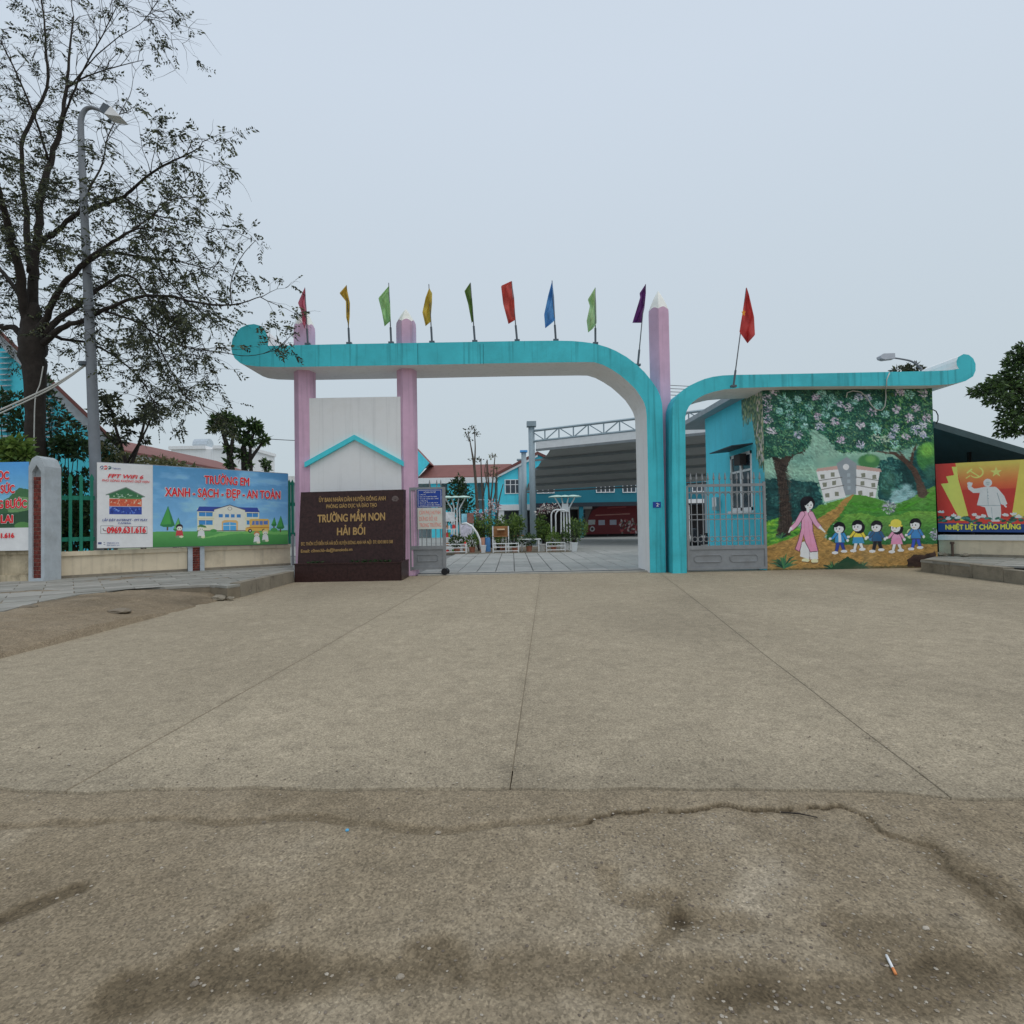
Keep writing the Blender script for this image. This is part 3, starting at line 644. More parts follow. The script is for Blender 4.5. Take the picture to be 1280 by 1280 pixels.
# ------------------------------------------------------------------ guard house with the mural and the right-hand arch
YR = 14.5; YM = 14.86
gh = root('guard_house', (P(1060, 714, YM).x, YM+1, 0), 'teal guard house with painted front wall and scrolled beam roof', 'guard house')
rout = [(841, 716), (840.3, 520), (840.8, 508.8), (844, 499), (848, 493), (853.8, 487.5), (862, 482), (872.5, 477), (881, 473.6), (891, 471), (903, 469.3), (917.5, 468.6), (985, 467.4), (1108.8, 464.9), (1165, 463.8), (1184.5, 463), (1198.5, 461), (1195.8, 456), (1195.6, 451), (1198, 446), (1204.5, 442.5), (1211, 443.5), (1216.5, 448), (1219.5, 455), (1219.5, 463), (1216.4, 470.4), (1207, 476.2), (1195, 479), (1187, 480.3), (1165, 481.8), (985, 483.2), (925, 485), (906, 486.6), (891, 490), (881, 493.4), (872.5, 497.8), (865.5, 503), (861, 508.5), (857.8, 515), (856.5, 522), (858.6, 716)]
prof = [P(x, y, YR) for x, y in rout]; prof[0].z = prof[-1].z = 0.0
MB().prism(prof, (0, 1.3, 0), 0, lambda k: 0 if k < 15 else 1, 0).build('arch_beam', [TEAL, WHITE], gh)
cornL = P(956, 600, YM).x; cornR = P(1168.5, 600, YM).x; ztop = P(1060, 483, YR).z + 0.10
YB = 19.3
# body: front wall, left wall with window opening, right and back walls
wz0, wz1 = 1.62, 3.30; wy0, wy1 = 15.62, 17.15
T = 0.2
MB().box((cornL, YM, 0), (cornR, YM+T, ztop)).build('front_wall', TEALW, gh)
lw = MB()
lw.box((cornL, YM+T, 0), (cornL+T, wy0, ztop)).box((cornL, wy1, 0), (cornL+T, YB, ztop)).box((cornL, wy0, 0), (cornL+T, wy1, wz0)).box((cornL, wy0, wz1), (cornL+T, wy1, ztop))
lw.build('side_wall', TEALW, gh)
MB().box((cornR-T, YM+T, 0), (cornR, YB, ztop)).box((cornL+T, YB-T, 0), (cornR-T, YB, ztop)).build('rear_walls', TEALW, gh)
ROOFG = mat('grey roof sheet', C(120, 128, 132), 0.6, 0.1, 3)
e1 = P(945, 492, YM+0.2); ze = ztop-0.02
MB().box((cornL-0.35, YM+0.95, ze), (cornR+0.1, YB+2.2, ze+0.16)).build('roof_slab', ROOFG, gh)
GLASS = mat('dark window glass', C(44, 52, 60), 0.12, 0.3, 1.5, spec=0.6)
PVC = mat('white window frame', C(196, 198, 198), 0.5, 0.04)
win = MB()
xf = cornL-0.015
for y0, y1, z0, z1 in ((wy0, wy1, wz0, wz0+0.09), (wy0, wy1, wz1-0.09, wz1), (wy0, wy0+0.09, wz0, wz1), (wy1-0.09, wy1, wz0, wz1), ((wy0+wy1)/2-0.06, (wy0+wy1)/2+0.06, wz0, wz1)):
    win.box((xf, y0, z0), (xf+0.07, y1, z1))
win.box((xf+0.02, wy0+0.09, wz1-0.55), (xf+0.05, wy1-0.09, wz1-0.49))
wo = win.build('window', PVC, gh)
for y0, y1 in ((wy0+0.09, (wy0+wy1)/2-0.06), ((wy0+wy1)/2+0.06, wy1-0.09)):
    MB().box((xf+0.035, y0, wz0+0.09), (xf+0.042, y1, wz1-0.09)).build('pane', GLASS, wo)
MB().box((cornL-0.10, wy0-0.06, wz0-0.07), (cornL+0.02, wy1+0.06, wz0-0.002)).build('sill', PVC, wo)
DK = mat('dark canopy metal', C(44, 50, 56), 0.6, 0.1)
MB().prism([Vector((cornL-0.008, wy0-0.1, wz1+0.19)), Vector((cornL-0.6, wy0-0.1, wz1+0.13)), Vector((cornL-0.6, wy0-0.1, wz1+0.10)), Vector((cornL-0.008, wy0-0.1, wz1+0.15))], (0, wy1-wy0+0.2, 0)).build('window_hood', DK, gh)
MB().box((cornL-0.22, wy0+0.30, wz1-0.36), (cornL-0.03, wy0+0.72, wz1-0.06)).build('vent_fan', mat('fan housing', C(40, 34, 34), 0.6), gh)
mt = MB().box((cornL-0.15, 18.1, 1.68), (cornL-0.001, 18.42, 2.1)).build('meter_box', mat('grey meter box', C(130, 142, 146), 0.5), gh)
MB().box((cornL-0.16, 18.0, 1.8), (cornL-0.152, 18.36, 2.1)).build('meter_notice', WPR, mt)
# ---- mural on the front wall
cv = Canvas(112, 80, 1165, 1205, 440, 470, (92, 132, 116))
sh = cv.X.copy(); cv.X = cv.X + 0.0
X, Y = cv.X, cv.Y
t = np.clip(fbm(X/160, Y/60, 2)*1.3-0.15, 0, 1)[..., None]
cv.a = np.array((82, 124, 112.))*(1-t) + np.array((128, 164, 140.))*t
cv.poly([(112, 640), (260, 650), (330, 660), (440, 670), (470, 800), (400, 850), (112, 1000)], (24, 66, 66), 14, 3, (14, 44, 46), 'n')
for k in range(260): cv.dab(random.uniform(150, 470), random.uniform(660, 820), 10, 5, random.choice(((36, 88, 86), (18, 52, 54), (44, 100, 92))), random.uniform(0, 3), 0.6)
cv.poly([(820, 540), (900, 520), (1000, 560), (1100, 420), (1180, 415), (1180, 760), (900, 800), (810, 780)], (24, 76, 74), 14, 9, (14, 48, 50), 'n')
cv.ell(760, 545, 75, 50, (56, 108, 62), 0.35); cv.ell(770, 530, 40, 28, (86, 138, 72), 0.8)
cv.ell(1140, 520, 95, 110, (48, 104, 52), 0.3); cv.ell(1120, 480, 60, 60, (92, 146, 56), 0.9); cv.ell(1150, 620, 70, 60, (30, 78, 66), 0.8)
cv.ell(990, 640, 60, 110, (18, 50, 50), 0.4); cv.ell(870, 680, 60, 100, (30, 74, 60), 0.6)
for x, y, r_ in ((930, 740, 50), (980, 710, 45), (1010, 750, 48), (910, 780, 40), (960, 780, 50)): cv.ell(x, y, r_, r_*0.7, (112, 150, 152), 0.8)
for k in range(240): cv.dab(random.uniform(830, 960), random.uniform(540, 720), 9, 5, random.choice(((46, 104, 98), (60, 118, 104), (22, 60, 58))), random.uniform(0, 3), 0.6)
# the school in the mural
cv.poly([(432, 600), (572, 585), (612, 762), (478, 790)], (206, 206, 200)); cv.poly([(430, 602), (438, 584), (565, 568), (576, 590)], (158, 126, 118))
cv.poly([(680, 590), (825, 610), (790, 782), (666, 750)], (206, 206, 200)); cv.poly([(678, 592), (682, 568), (830, 592), (836, 612)], (158, 126, 118))
cv.poly([(558, 556), (622, 515), (682, 556), (674, 745), (608, 752)], (112, 120, 126)); cv.ell(617, 577, 19, 19, (214, 216, 208))
for a, b in (((446, 658), (590, 640)), ((460, 714), (600, 690)), ((676, 640), (815, 664)), ((672, 690), (803, 716))): cv.line([a, b], 5, (84, 82, 80))
for x, y in ((470, 634), (533, 622), (482, 684), (540, 674), (496, 750), (555, 742), (722, 630), (790, 642), (715, 680), (782, 692), (700, 738), (768, 748)): cv.poly([(x-13, y-12), (x+12, y-14), (x+13, y+12), (x-12, y+14)], (104, 106, 92))
for y in (625, 665, 705): cv.poly([(622, y-10), (642, y-10), (642, y+12), (622, y+12)], (128, 138, 144))
# hills, field, path
cv.poly([(330, 900), (380, 850), (430, 815), (520, 790), (640, 765), (640, 880), (480, 950), (330, 1010)], (84, 130, 42), 5, 4, (34, 88, 36))
cv.poly([(640, 770), (660, 750), (720, 752), (800, 775), (900, 815), (980, 790), (1080, 740), (1190, 690), (1205, 1070), (470, 1060), (560, 900)], (78, 130, 42), 5, 6, (30, 92, 42))
cv.poly([(600, 870), (700, 860), (800, 885), (920, 880), (1020, 855), (1205, 860), (1205, 1070), (470, 1060)], (92, 138, 48), 5, 7, (28, 84, 44))
cv.line([(690, 835), (780, 845), (900, 830)], 16, (60, 124, 34)); cv.line([(930, 850), (1040, 800), (1170, 740)], 18, (58, 122, 32)); cv.line([(640, 800), (720, 812), (800, 815)], 12, (54, 118, 34))
cv.poly([(112, 900), (230, 870), (330, 960), (300, 1060), (112, 1060)], (40, 104, 36), 6, 3, (110, 160, 40), 'n')
cv.poly([(480, 930), (545, 925), (560, 1050), (480, 1040)], (30, 82, 38), 10, 2)
cv.poly([(112, 1060), (250, 1015), (300, 990), (420, 900), (540, 830), (610, 765), (655, 746), (660, 752), (620, 800), (590, 850), (500, 950), (470, 1010), (560, 1055), (1210, 1060), (1210, 1210), (112, 1210)], (150, 112, 56), 4, 8, (128, 98, 50), 'n')
cv.poly([(112, 1195), (1210, 1185), (1210, 1210), (112, 1210)], (84, 74, 44), 6, 4)
# left trunk and the crowns
TRK = (52, 42, 36)
cv.poly([(156, 490), (215, 520), (250, 470), (345, 452), (372, 448), (368, 478), (300, 500), (262, 540), (246, 610), (258, 760), (276, 900), (262, 985), (230, 1000), (168, 1000), (196, 900), (200, 760), (186, 620)], TRK, 5, 2, (36, 32, 30), 'n')
for k in range(16): x = 190+k*5; cv.line([(x-20, 540), (x, 640), (x+6, 800), (x-2, 960)], 2.2, (74, 62, 54) if k % 2 else (28, 24, 24))
cv.line([(790, 480), (860, 492), (920, 498), (990, 550), (1040, 610), (1066, 680), (1085, 745)], [4, 8, 20, 30, 36, 42, 62], (64, 48, 40)); cv.line([(1000, 560), (960, 500), (935, 470)], [18, 10, 6], (64, 48, 40)); cv.line([(1020, 560), (1035, 490), (1060, 440)], [18, 14, 8], (64, 48, 40))
can = [(90, 60), (1200, 60), (1190, 415), (1110, 440), (1050, 455), (950, 482), (860, 472), (760, 485), (680, 488), (600, 492), (560, 470), (520, 420), (470, 370), (430, 335), (395, 355), (412, 400), (385, 455), (330, 480), (260, 505), (160, 515), (90, 520)]
cv.poly(can, (20, 54, 50), 16, 5, (30, 74, 58), 'n')
mk = cv.inpoly(can)
def rp():
    while True:
        x, y = random.uniform(100, 1180), random.uniform(80, 500)
        j = int((x-112)/1053*439); i = int((y-80)/1125*469)
        if 0 <= i < 470 and 0 <= j < 440 and mk[i, j]: return x, y
for k in range(3600):
    x, y = rp(); tl_ = y < 150
    c = random.choice(((34, 92, 72), (48, 112, 84), (16, 46, 44), (66, 126, 88), (24, 72, 68), (82, 128, 84)))
    if tl_: c = tuple(v*0.62 for v in c)
    if x > 850: c = (c[0]+14, c[1]+8, c[2]-14)
    cv.dab(x, y, random.uniform(4, 8), random.uniform(2.5, 4.5), c, random.uniform(0, 3.1), 0.85)
for k in range(1300):
    x, y = rp(); cv.dab(x, y, random.uniform(3, 6), random.uniform(2, 3.5), random.choice(((86, 146, 98), (112, 162, 104), (70, 132, 112), (126, 160, 92))), random.uniform(0, 3.1), 0.7)
fl = [(135, 145, 0), (140, 205, 0), (142, 275, 0), (160, 345, 0), (188, 100, 0), (215, 225, 1), (275, 185, 1), (275, 245, 1), (330, 150, 1), (345, 270, 1), (272, 310, 1), (370, 320, 1), (325, 370, 2), (440, 140, 0), (480, 125, 1), (450, 262, 0), (500, 250, 1), (465, 325, 2), (510, 200, 1), (555, 295, 0), (585, 185, 2), (575, 240, 1), (640, 210, 0), (625, 310, 1), (590, 410, 0), (680, 165, 1), (710, 145, 2), (714, 315, 0), (790, 240, 0), (795, 325, 1), (710, 440, 2), (770, 150, 2), (830, 200, 1), (805, 400, 3), (860, 415, 3), (870, 255, 1), (820, 350, 1), (905, 390, 2), (940, 225, 0), (965, 120, 0), (1020, 135, 1), (1015, 280, 0), (1062, 218, 0), (930, 345, 2), (990, 395, 0), (1050, 355, 2), (1100, 385, 2), (1125, 280, 0), (1110, 130, 0), (920, 440, 1), (1100, 330, 2), (540, 150, 1), (400, 200, 1), (240, 150, 1)]
fc = [((186, 146, 180), (214, 190, 210)), ((104, 160, 150), (150, 196, 184)), ((160, 150, 190), (200, 190, 214)), ((160, 180, 150), (196, 206, 180))]
for x, y, k in fl:
    r_ = random.uniform(22, 34)
    for q in range(46):
        an = random.uniform(0, 6.28); rr = r_*math.sqrt(random.random()); cv.dab(x+rr*math.cos(an), y+rr*math.sin(an)*0.9, random.uniform(4, 7), 2.6, random.choice(fc[k]), an, 0.85)
    for q in range(8): an = random.uniform(0, 6.28); cv.dab(x+8*math.cos(an), y+8*math.sin(an), 4, 2, (70, 84, 110), an, 0.5)
for x, y, r_ in ((875, 830, 42), (1165, 1000, 40)):
    for q in range(80): an = random.uniform(0, 6.28); rr = r_*math.sqrt(random.random()); cv.dab(x+rr*math.cos(an), y+rr*math.sin(an), 8, 3, random.choice(((140, 130, 160), (180, 172, 190), (70, 70, 90))), an, 0.9)
# brush strokes that pick up and vary the colour beneath them
src = cv.a.copy()
for k in range(9000):
    x, y = random.uniform(112, 1165), random.uniform(80, 1205)
    if 425 < x < 840 and 510 < y < 790: continue
    i, j = int((y-80)/1125*469), int((x-112)/1053*439); f_ = random.choice((0.78, 0.86, 1.12, 1.2)); q = src[i, j]*f_
    cv.dab(x, y, random.uniform(9, 22), random.uniform(2.5, 5), q, random.gauss(0.0 if y > 700 else 0.6, 0.5), 0.55)
# tufts and rock along the foot of the wall
for x, y, s_ in ((215, 1190, 1.0), (600, 1205, 0.8), (520, 1210, 0.7), (690, 1210, 0.7), (205, 1010, 0.45)):
    for q in range(60):
        an = random.uniform(-2.9, -0.25); l = random.uniform(50, 105)*s_; cv.line([(x, y), (x+l*0.6*math.cos(an), y+l*0.7*math.sin(an)), (x+l*math.cos(an), y+l*0.85*math.sin(an))], [10*s_, 8*s_, 2], random.choice(((26, 66, 50), (40, 90, 66), (16, 44, 38), (56, 104, 60)))) if q % 2 == 0 else None
cv.poly([(470, 1210), (530, 1180), (610, 1130), (650, 1150), (740, 1200), (740, 1210)], (30, 60, 40), 8, 3)
cv.poly([(975, 1160), (1020, 1125), (1090, 1122), (1150, 1105), (1160, 1200), (980, 1198)], (70, 48, 40), 10, 3, (40, 30, 28), 'n')
# the walking teacher and five children
SKIN = (214, 204, 178); HAIR = (22, 20, 26); OUT = (74, 40, 56)
def limb(p, w1, c): cv.line(p, [w+6 for w in w1], (60, 44, 50)); cv.line(p, w1, c)
cv.poly([(320, 1040), (345, 1030), (400, 1090), (428, 1090), (428, 1142), (380, 1142), (375, 1108), (372, 1140), (318, 1122)], (210, 208, 204))
cv.line([(374, 1060), (376, 1140)], 4, (120, 110, 120))
cv.poly([(322, 858), (350, 836), (392, 836), (405, 860), (400, 905), (404, 975), (420, 1040), (432, 1094), (380, 1098), (352, 1040), (340, 990), (326, 1060), (316, 1096), (284, 1078), (308, 1020), (326, 950), (330, 900)], OUT)
cv.poly([(326, 860), (352, 840), (390, 840), (401, 862), (396, 905), (400, 975), (416, 1040), (427, 1090), (382, 1093), (356, 1040), (342, 985), (322, 1060), (312, 1090), (290, 1076), (312, 1020), (331, 950), (334, 900)], (198, 126, 152), 0, 1, (184, 112, 140))
limb([(338, 862), (302, 920), (270, 950)], [30, 26, 24], (198, 126, 152)); limb([(392, 862), (418, 915), (442, 944)], [30, 26, 24], (198, 126, 152))
cv.line([(266, 950), (252, 972)], [16, 8], SKIN); cv.line([(446, 946), (474, 974)], [16, 8], SKIN)
cv.ell(372, 795, 46, 42, HAIR); cv.ell(352, 822, 24, 24, HAIR); cv.ell(381, 808, 25, 28, SKIN); cv.poly([(350, 790), (362, 772), (395, 780), (378, 796), (358, 812)], HAIR); cv.line([(372, 832), (374, 845)], 16, SKIN)
for x in (374, 394): cv.ell(x, 808, 3.5, 4.5, HAIR)
cv.line([(383, 824), (391, 823)], 3, (170, 70, 70)); cv.ell(350, 1146, 24, 12, (200, 180, 140)); cv.ell(406, 1152, 22, 13, (200, 180, 140)); cv.line([(330, 1154), (372, 1160)], 4, (50, 36, 30)); cv.line([(388, 1164), (424, 1164)], 4, (50, 36, 30))
cv.line([(348, 900), (350, 1000)], 2, (160, 96, 122)); cv.line([(372, 905), (388, 1060)], 2, (160, 96, 122))
def kid(x, y, shirt, pants, dirn, hat=None, long=False, skirt=False, bag=None):
    if bag: cv.ell(x-dirn*36, y+95, 20, 30, bag)
    for s_, fy in ((-1, 0), (1, -8)):
        limb([(x+s_*10, y+118), (x+s_*16, y+150), (x+s_*24, y+180+fy)], [22, 18, 15], pants if not skirt else SKIN)
        cv.ell(x+s_*28-dirn*4, y+188+fy, 20, 9, (206, 204, 200))
    cv.poly([(x-30, y+64), (x+28, y+62), (x+34, y+128), (x-34, y+128)], (50, 44, 50)); cv.poly([(x-26, y+66), (x+24, y+64), (x+30, y+125), (x-30, y+125)], shirt)
    if skirt: cv.poly([(x-30, y+105), (x+28, y+105), (x+38, y+142), (x-36, y+142)], pants)
    limb([(x-24, y+74), (x-44, y+98), (x-58, y+102)], [16, 14, 11], shirt); cv.ell(x-60, y+102, 9, 8, SKIN)
    limb([(x+24, y+74), (x+38, y+98), (x+46, y+112)], [16, 14, 11], shirt); cv.ell(x+48, y+114, 8, 9, SKIN)
    cv.ell(x, y+34, 37, 36, HAIR)
    if long: cv.ell(x+8, y+46, 36, 38, HAIR)
    cv.ell(x-6*dirn*-1-10, y+42, 29, 27, SKIN); cv.poly([(x-36, y+30), (x-20, y+8), (x+28, y+14), (x+20, y+30), (x-4, y+24), (x-20, y+34)], HAIR)
    for ex in (-20, 0): cv.ell(x+ex, y+42, 3.4, 4.6, HAIR)
    cv.line([(x-16, y+57), (x-5, y+57)], 2.6, (170, 76, 70))
    if hat: cv.ell(x, y+14, 34, 26, hat); cv.line([(x-40, y+26), (x+34, y+30)], 11, hat)
kid(565, 915, (40, 116, 168), (34, 50, 130), 1); cv.poly([(556, 980), (572, 980), (574, 1038), (556, 1038)], (214, 212, 208))
kid(678, 905, (206, 168, 44), (46, 118, 160), 1, None, True, True); kid(795, 910, (30, 72, 110), (28, 30, 34), 1, None, False, False, (48, 104, 150))
kid(915, 915, (204, 120, 150), (196, 112, 146), 1, (216, 170, 52), True, True); kid(1035, 900, (44, 104, 160), (40, 66, 160), 1, None, False, False, (150, 170, 120))
gr = np.clip((fbm(cv.X/60, cv.Y/25, 44, 5)-0.45)*2.5, 0, 1)*np.clip((cv.Y-960)/260, 0, 1)*0.45; cv.blend(gr, (84, 72, 52)); fade = np.clip((fbm(cv.X/90, cv.Y/120, 71, 5)-0.5)*2, 0, 1)*0.22; cv.blend(fade, (132, 138, 124))
BLm, BRm = P(960.5, 714.5, YM), P(1172, 712.5, YM)
mz1 = P(1060, 488, YM).z + 0.10
cv.sheet('mural_painting', (cornL-0.004, YM-0.006, mz1), (cornR+0.004, YM-0.006, mz1), (cornL-0.004, YM-0.006, 0.0), (cornR+0.004, YM-0.006, 0.0), PAINTED, gh, 0.50)
# willow strands continue round the corner on the side wall (y: front 0 .. back 1)
sv = Canvas(0, 0, 1, 1, 110, 260, (68, 168, 184)); sv.X = sv.X; 
base_t = fbm(sv.X*3, sv.Y*3, 5)[..., None]; sv.a = np.array((66, 164, 180.))*(0.96+0.08*base_t)
sv.sx = 1/110
for k in range(150):
    x = random.random()**2.0; L_ = (0.80 if x < 0.42 else 0.40)*random.uniform(0.35, 1.0)*(1-0.35*x); y = -0.02; xx = x
    while y < L_:
        sv.dab(xx, y, 0.022, 0.026, random.choice(((92, 118, 84), (120, 140, 98), (70, 96, 78), (150, 150, 112), (84, 110, 104), (60, 84, 72))), random.uniform(1.2, 1.9), 0.8); y += 0.022; xx += random.uniform(-0.012, 0.012)
for k in range(40): sv.dab(random.random()*0.3, random.uniform(0, 0.7), 0.05, 0.02, (186, 170, 170), random.uniform(0, 3), 0.7)
sv.a = sv.a[:, ::-1]   # canvas x=0 is the corner; columns run from the back of the strip to the corner
sy1, szb, szs = YM+1.36, 2.0, 3.62; zc1 = mz1-0.02
rs = int(260*(zc1-szs)/(zc1-szb)); cs = int(110*(1-0.72/1.36))
for r_a, r_b, c_a in ((0, rs, 0), (rs-1, 260, cs)):
    q = Canvas(0, 0, 1, 1, 110-c_a, r_b-r_a, (0, 0, 0)); q.a = sv.a[r_a:r_b, c_a:]
    za, zb_ = zc1-(zc1-szb)*r_a/259, zc1-(zc1-szb)*(r_b-1)/259; yk = sy1+(YM-0.006-sy1)*c_a/109
    q.sheet('willow_painting', (cornL-0.005, yk, za), (cornL-0.005, YM-0.006, za), (cornL-0.005, yk, zb_), (cornL-0.005, YM-0.006, zb_), PAINTED, gh, 0.55)
# cable loops on the mural
CBL = mat('pale cable', C(150, 150, 146), 0.6)
cb = [P(x, y, YM-0.05) for x, y in ((1058, 497), (1059, 491), (1066, 488.5), (1076, 490), (1084, 497), (1089, 506), (1095, 512), (1102, 513), (1106, 508), (1107.5, 497), (1107, 488))] + [P(1108, 484, YR-0.02), P(1108.5, 474, YR-0.02), P(1112, 466, YR-0.02)]
one('cable', MB().tube(cb, 0.014, 6), CBL, 'loose grey cable looping over the top of the mural', 'cable', None, True)
cb = [P(x, y, YM+0.4) for x, y in ((1166, 512), (1170, 514), (1172.5, 519), (1172.5, 525), (1170, 530))]
one('cable', MB().tube(cb, 0.014, 6), mat('black cable', C(40, 40, 42), 0.6), 'short black cable bowed out beside the mural edge', 'cable', None, True)
# ------------------------------------------------------------------ small side gate
YG = 14.75
sg = root('side_gate', (P(910, 712, YG).x, YG, 0), 'grey steel side gate with spear tops beside the mural', 'gate')
gx0, gx1 = P(859.5, 712, YG).x, P(959, 712, YG).x; zt_, zm, zb = P(910, 606.5, YG).z, P(910, 684, YG).z, 0.06
w_ = 0.03
for x in (gx0+w_, gx1-w_): MB().box((x-w_, YG-0.03, zb), (x+w_, YG+0.03, zt_ + (0.08 if x > gx0+1 else 0))).build('stile', STEEL, sg)
for z, hh in ((zt_, 0.035), (zm, 0.05), (zb+0.03, 0.03)): MB().box((gx0+0.06, YG-0.03, z-hh), (gx1-0.06, YG+0.03, z+hh)).build('rail', STEEL, sg)
zl = [P(910, y, YG).z for y in (615, 642.5, 649)]
for z in zl: MB().box((gx0+0.06, YG-0.012, z-0.012), (gx1-0.06, YG+0.012, z+0.012)).build('flat_rail', STEEL, sg)
nb = 13; bx = [gx0+0.06+(gx1-gx0-0.12)*(k+0.5)/nb for k in range(nb)]
for x in bx:
    MB().box((x-0.011, YG-0.010, zm+0.05), (x+0.011, YG+0.010, zt_-0.035)).build('bar', STEEL, sg)
    MB().lathe((x, YG, zt_+0.035), [(0.012, 0), (0.012, 0.10), (0.032, 0.13), (0.03, 0.16), (0.008, 0.30)], 6).build('spear_tip', STEEL, sg)
for k in range(nb-1):
    xc = (bx[k]+bx[k+1])/2; rr = (bx[1]-bx[0])/2-0.012
    MB().tube([Vector((xc+rr*math.cos(a), YG, zl[0]-0.02-rr+rr*math.sin(a))) for a in np.linspace(-0.2, math.pi+0.2, 9)], 0.010, 5).build('scroll', STEEL, sg)
    MB().tube([Vector((xc+rr*math.cos(a), YG, zm+0.22+rr*math.sin(a))) for a in np.linspace(0, 2*math.pi, 13)], 0.010, 5, cap=False).build('scroll', STEEL, sg)
pn = MB().box((gx0+0.06, YG-0.008, zb+0.06), (gx1-0.06, YG+0.008, zm-0.05)).build('panel', STEEL, sg)
for xc in ((gx0*0.74+gx1*0.26), (gx0*0.29+gx1*0.71)):
    hw, hh = 0.36, 0.09; zc = (zb+zm)/2; q = [(-hw, -hh+0.05), (-hw+0.05, -hh), (hw-0.05, -hh), (hw, -hh+0.05), (hw, hh-0.05), (hw-0.05, hh), (-hw+0.05, hh), (-hw, hh-0.05), (-hw, -hh+0.05)]
    MB().tube([Vector((xc+a, YG-0.012, zc+b)) for a, b in q], 0.014, 6).build('pressed_moulding', STEEL, pn)
# ------------------------------------------------------------------ sliding gate leaf with notices
YL = 15.15
sl_ = root('sliding_gate', (P(540, 712, YL).x, YL, 0), 'grey wheeled sliding gate leaf half hidden by the pink column', 'gate')
lx0, lx1 = P(511, 712, YL).x, P(558, 712, YL).x; zt_, zm, zb = P(540, 609, YL).z, P(540, 684.5, YL).z, 0.20
for x in (lx0+0.04, lx1-0.045): MB().box((x-0.04, YL-0.03, 0.14), (x+0.045, YL+0.03, zt_)).build('stile', STEEL, sl_)
for z, hh in ((zt_-0.04, 0.04), (zm, 0.05), (zb, 0.04)): MB().box((lx0+0.086, YL-0.03, z-hh), (lx1-0.086, YL+0.03, z+hh)).build('rail', STEEL, sl_)
pn = MB().box((lx0+0.086, YL-0.008, zb+0.04), (lx1-0.086, YL+0.008, zm-0.05)).build('panel', STEEL, sl_)
MB().tube([Vector((lx0+0.25+a, YL-0.012, (zb+zm)/2+b)) for a, b in ((0, -0.09), (0.5, -0.09), (0.54, -0.05), (0.54, 0.05), (0.5, 0.09), (0, 0.09), (0, -0.09))], 0.012, 6).build('pressed_moulding', STEEL, pn)
for k in range(7):
    x = lx0+0.12+k*0.125
    if x < lx1-0.1: MB().box((x-0.011, YL-0.010, zm+0.05), (x+0.011, YL+0.010, zt_-0.08)).build('bar', STEEL, sl_)
for x in (537, 546, 551): q = P(x, 606, YL); MB().lathe((q.x, YL, zt_), [(0.012, 0), (0.012, 0.05), (0.026, 0.08), (0.006, 0.2)], 6).build('spear_tip', STEEL, sl_)
for dx in (-0.06, 0.05): MB().tube([Vector((lx1-0.02+dx*0.3, YL-0.06+dx, 0.105)), Vector((lx1-0.02+dx*0.3, YL-0.02+dx, 0.105))], 0.09, 14).build('wheel', BLACK, sl_)
MB().box((lx1-0.10, YL-0.02, 0.10), (lx1+0.05, YL+0.05, 0.16)).build('wheel_bracket', DSTEEL, sl_)
def board(x0, y0, x1, y1, m, label, name):
    a, b = P(x0, y0, YL-0.045), P(x1, y1, YL-0.045)
    r_ = root(name, ((a.x+b.x)/2, YL-0.045, b.z), label, 'sign'); MB().box((a.x, YL-0.055, b.z), (b.x, YL-0.035, a.z)).build('board', m, r_); return r_, a, b
bd, a, b = board(521.5, 612, 552.5, 634, NAVY, 'blue notice board with white print on the sliding gate', 'notice_board')
W_, H_ = b.x-a.x, a.z-b.z
for x0, z0, x1, z1 in ((0.02, 0.02, W_-0.02, 0.028), (0.02, H_-0.028, W_-0.02, H_-0.02), (0.02, 0.02, 0.028, H_-0.02), (W_-0.028, 0.02, W_-0.02, H_-0.02)):
    MB().box((a.x+x0, YL-0.0575, b.z+z0), (a.x+x1, YL-0.0552, b.z+z1)).build('border', WPR, bd)
for k, (s_, x0, x1) in enumerate((('GIỜ ĐÓN TRẢ TRẺ', 0.26, 0.75), ('I. Mùa hè', 0.10, 0.34), ('Đón trẻ: 7h00 đến 8h00', 0.10, 0.80), ('Trả trẻ: 16h30 đến 17h00', 0.10, 0.86), ('II. Mùa đông', 0.10, 0.42), ('Đón trẻ: 7h15 đến 8h15', 0.10, 0.84), ('Trả trẻ: 16h15 đến 17h00', 0.10, 0.90))):
    z = b.z + H_*(0.80-0.115*k); text('lettering', s_, (a.x+W_*x0, YL-0.0555, z), (a.x+W_*x1, YL-0.0555, z), 0.036 if k == 0 else 0.026, WPR, bd, 0.01, 0.002, (0, -1, 0), proud=0.001)
bd, a, b = board(522, 635, 553, 661, mat('pale notice', C(168, 166, 158), 0.7, 0.06), 'pale notice with red capital letters under the blue notice board', 'notice_board')
W_, H_ = b.x-a.x, a.z-b.z; RD2 = mat('faded red print', C(190, 120, 110), 0.7)
for k, (s_, x1) in enumerate((('CẤM PHỤ HUYNH', 0.93), ('DỪNG ĐỖ XE', 0.80), ('TRONG TRƯỜNG', 0.95))):
    z = b.z + H_*(0.69-0.295*k); text('lettering', s_, (a.x+W_*0.07, YL-0.0555, z), (a.x+W_*x1, YL-0.0555, z), 0.10, RD2, bd, 0.015, 0.002, (0, -1, 0), proud=0.001)
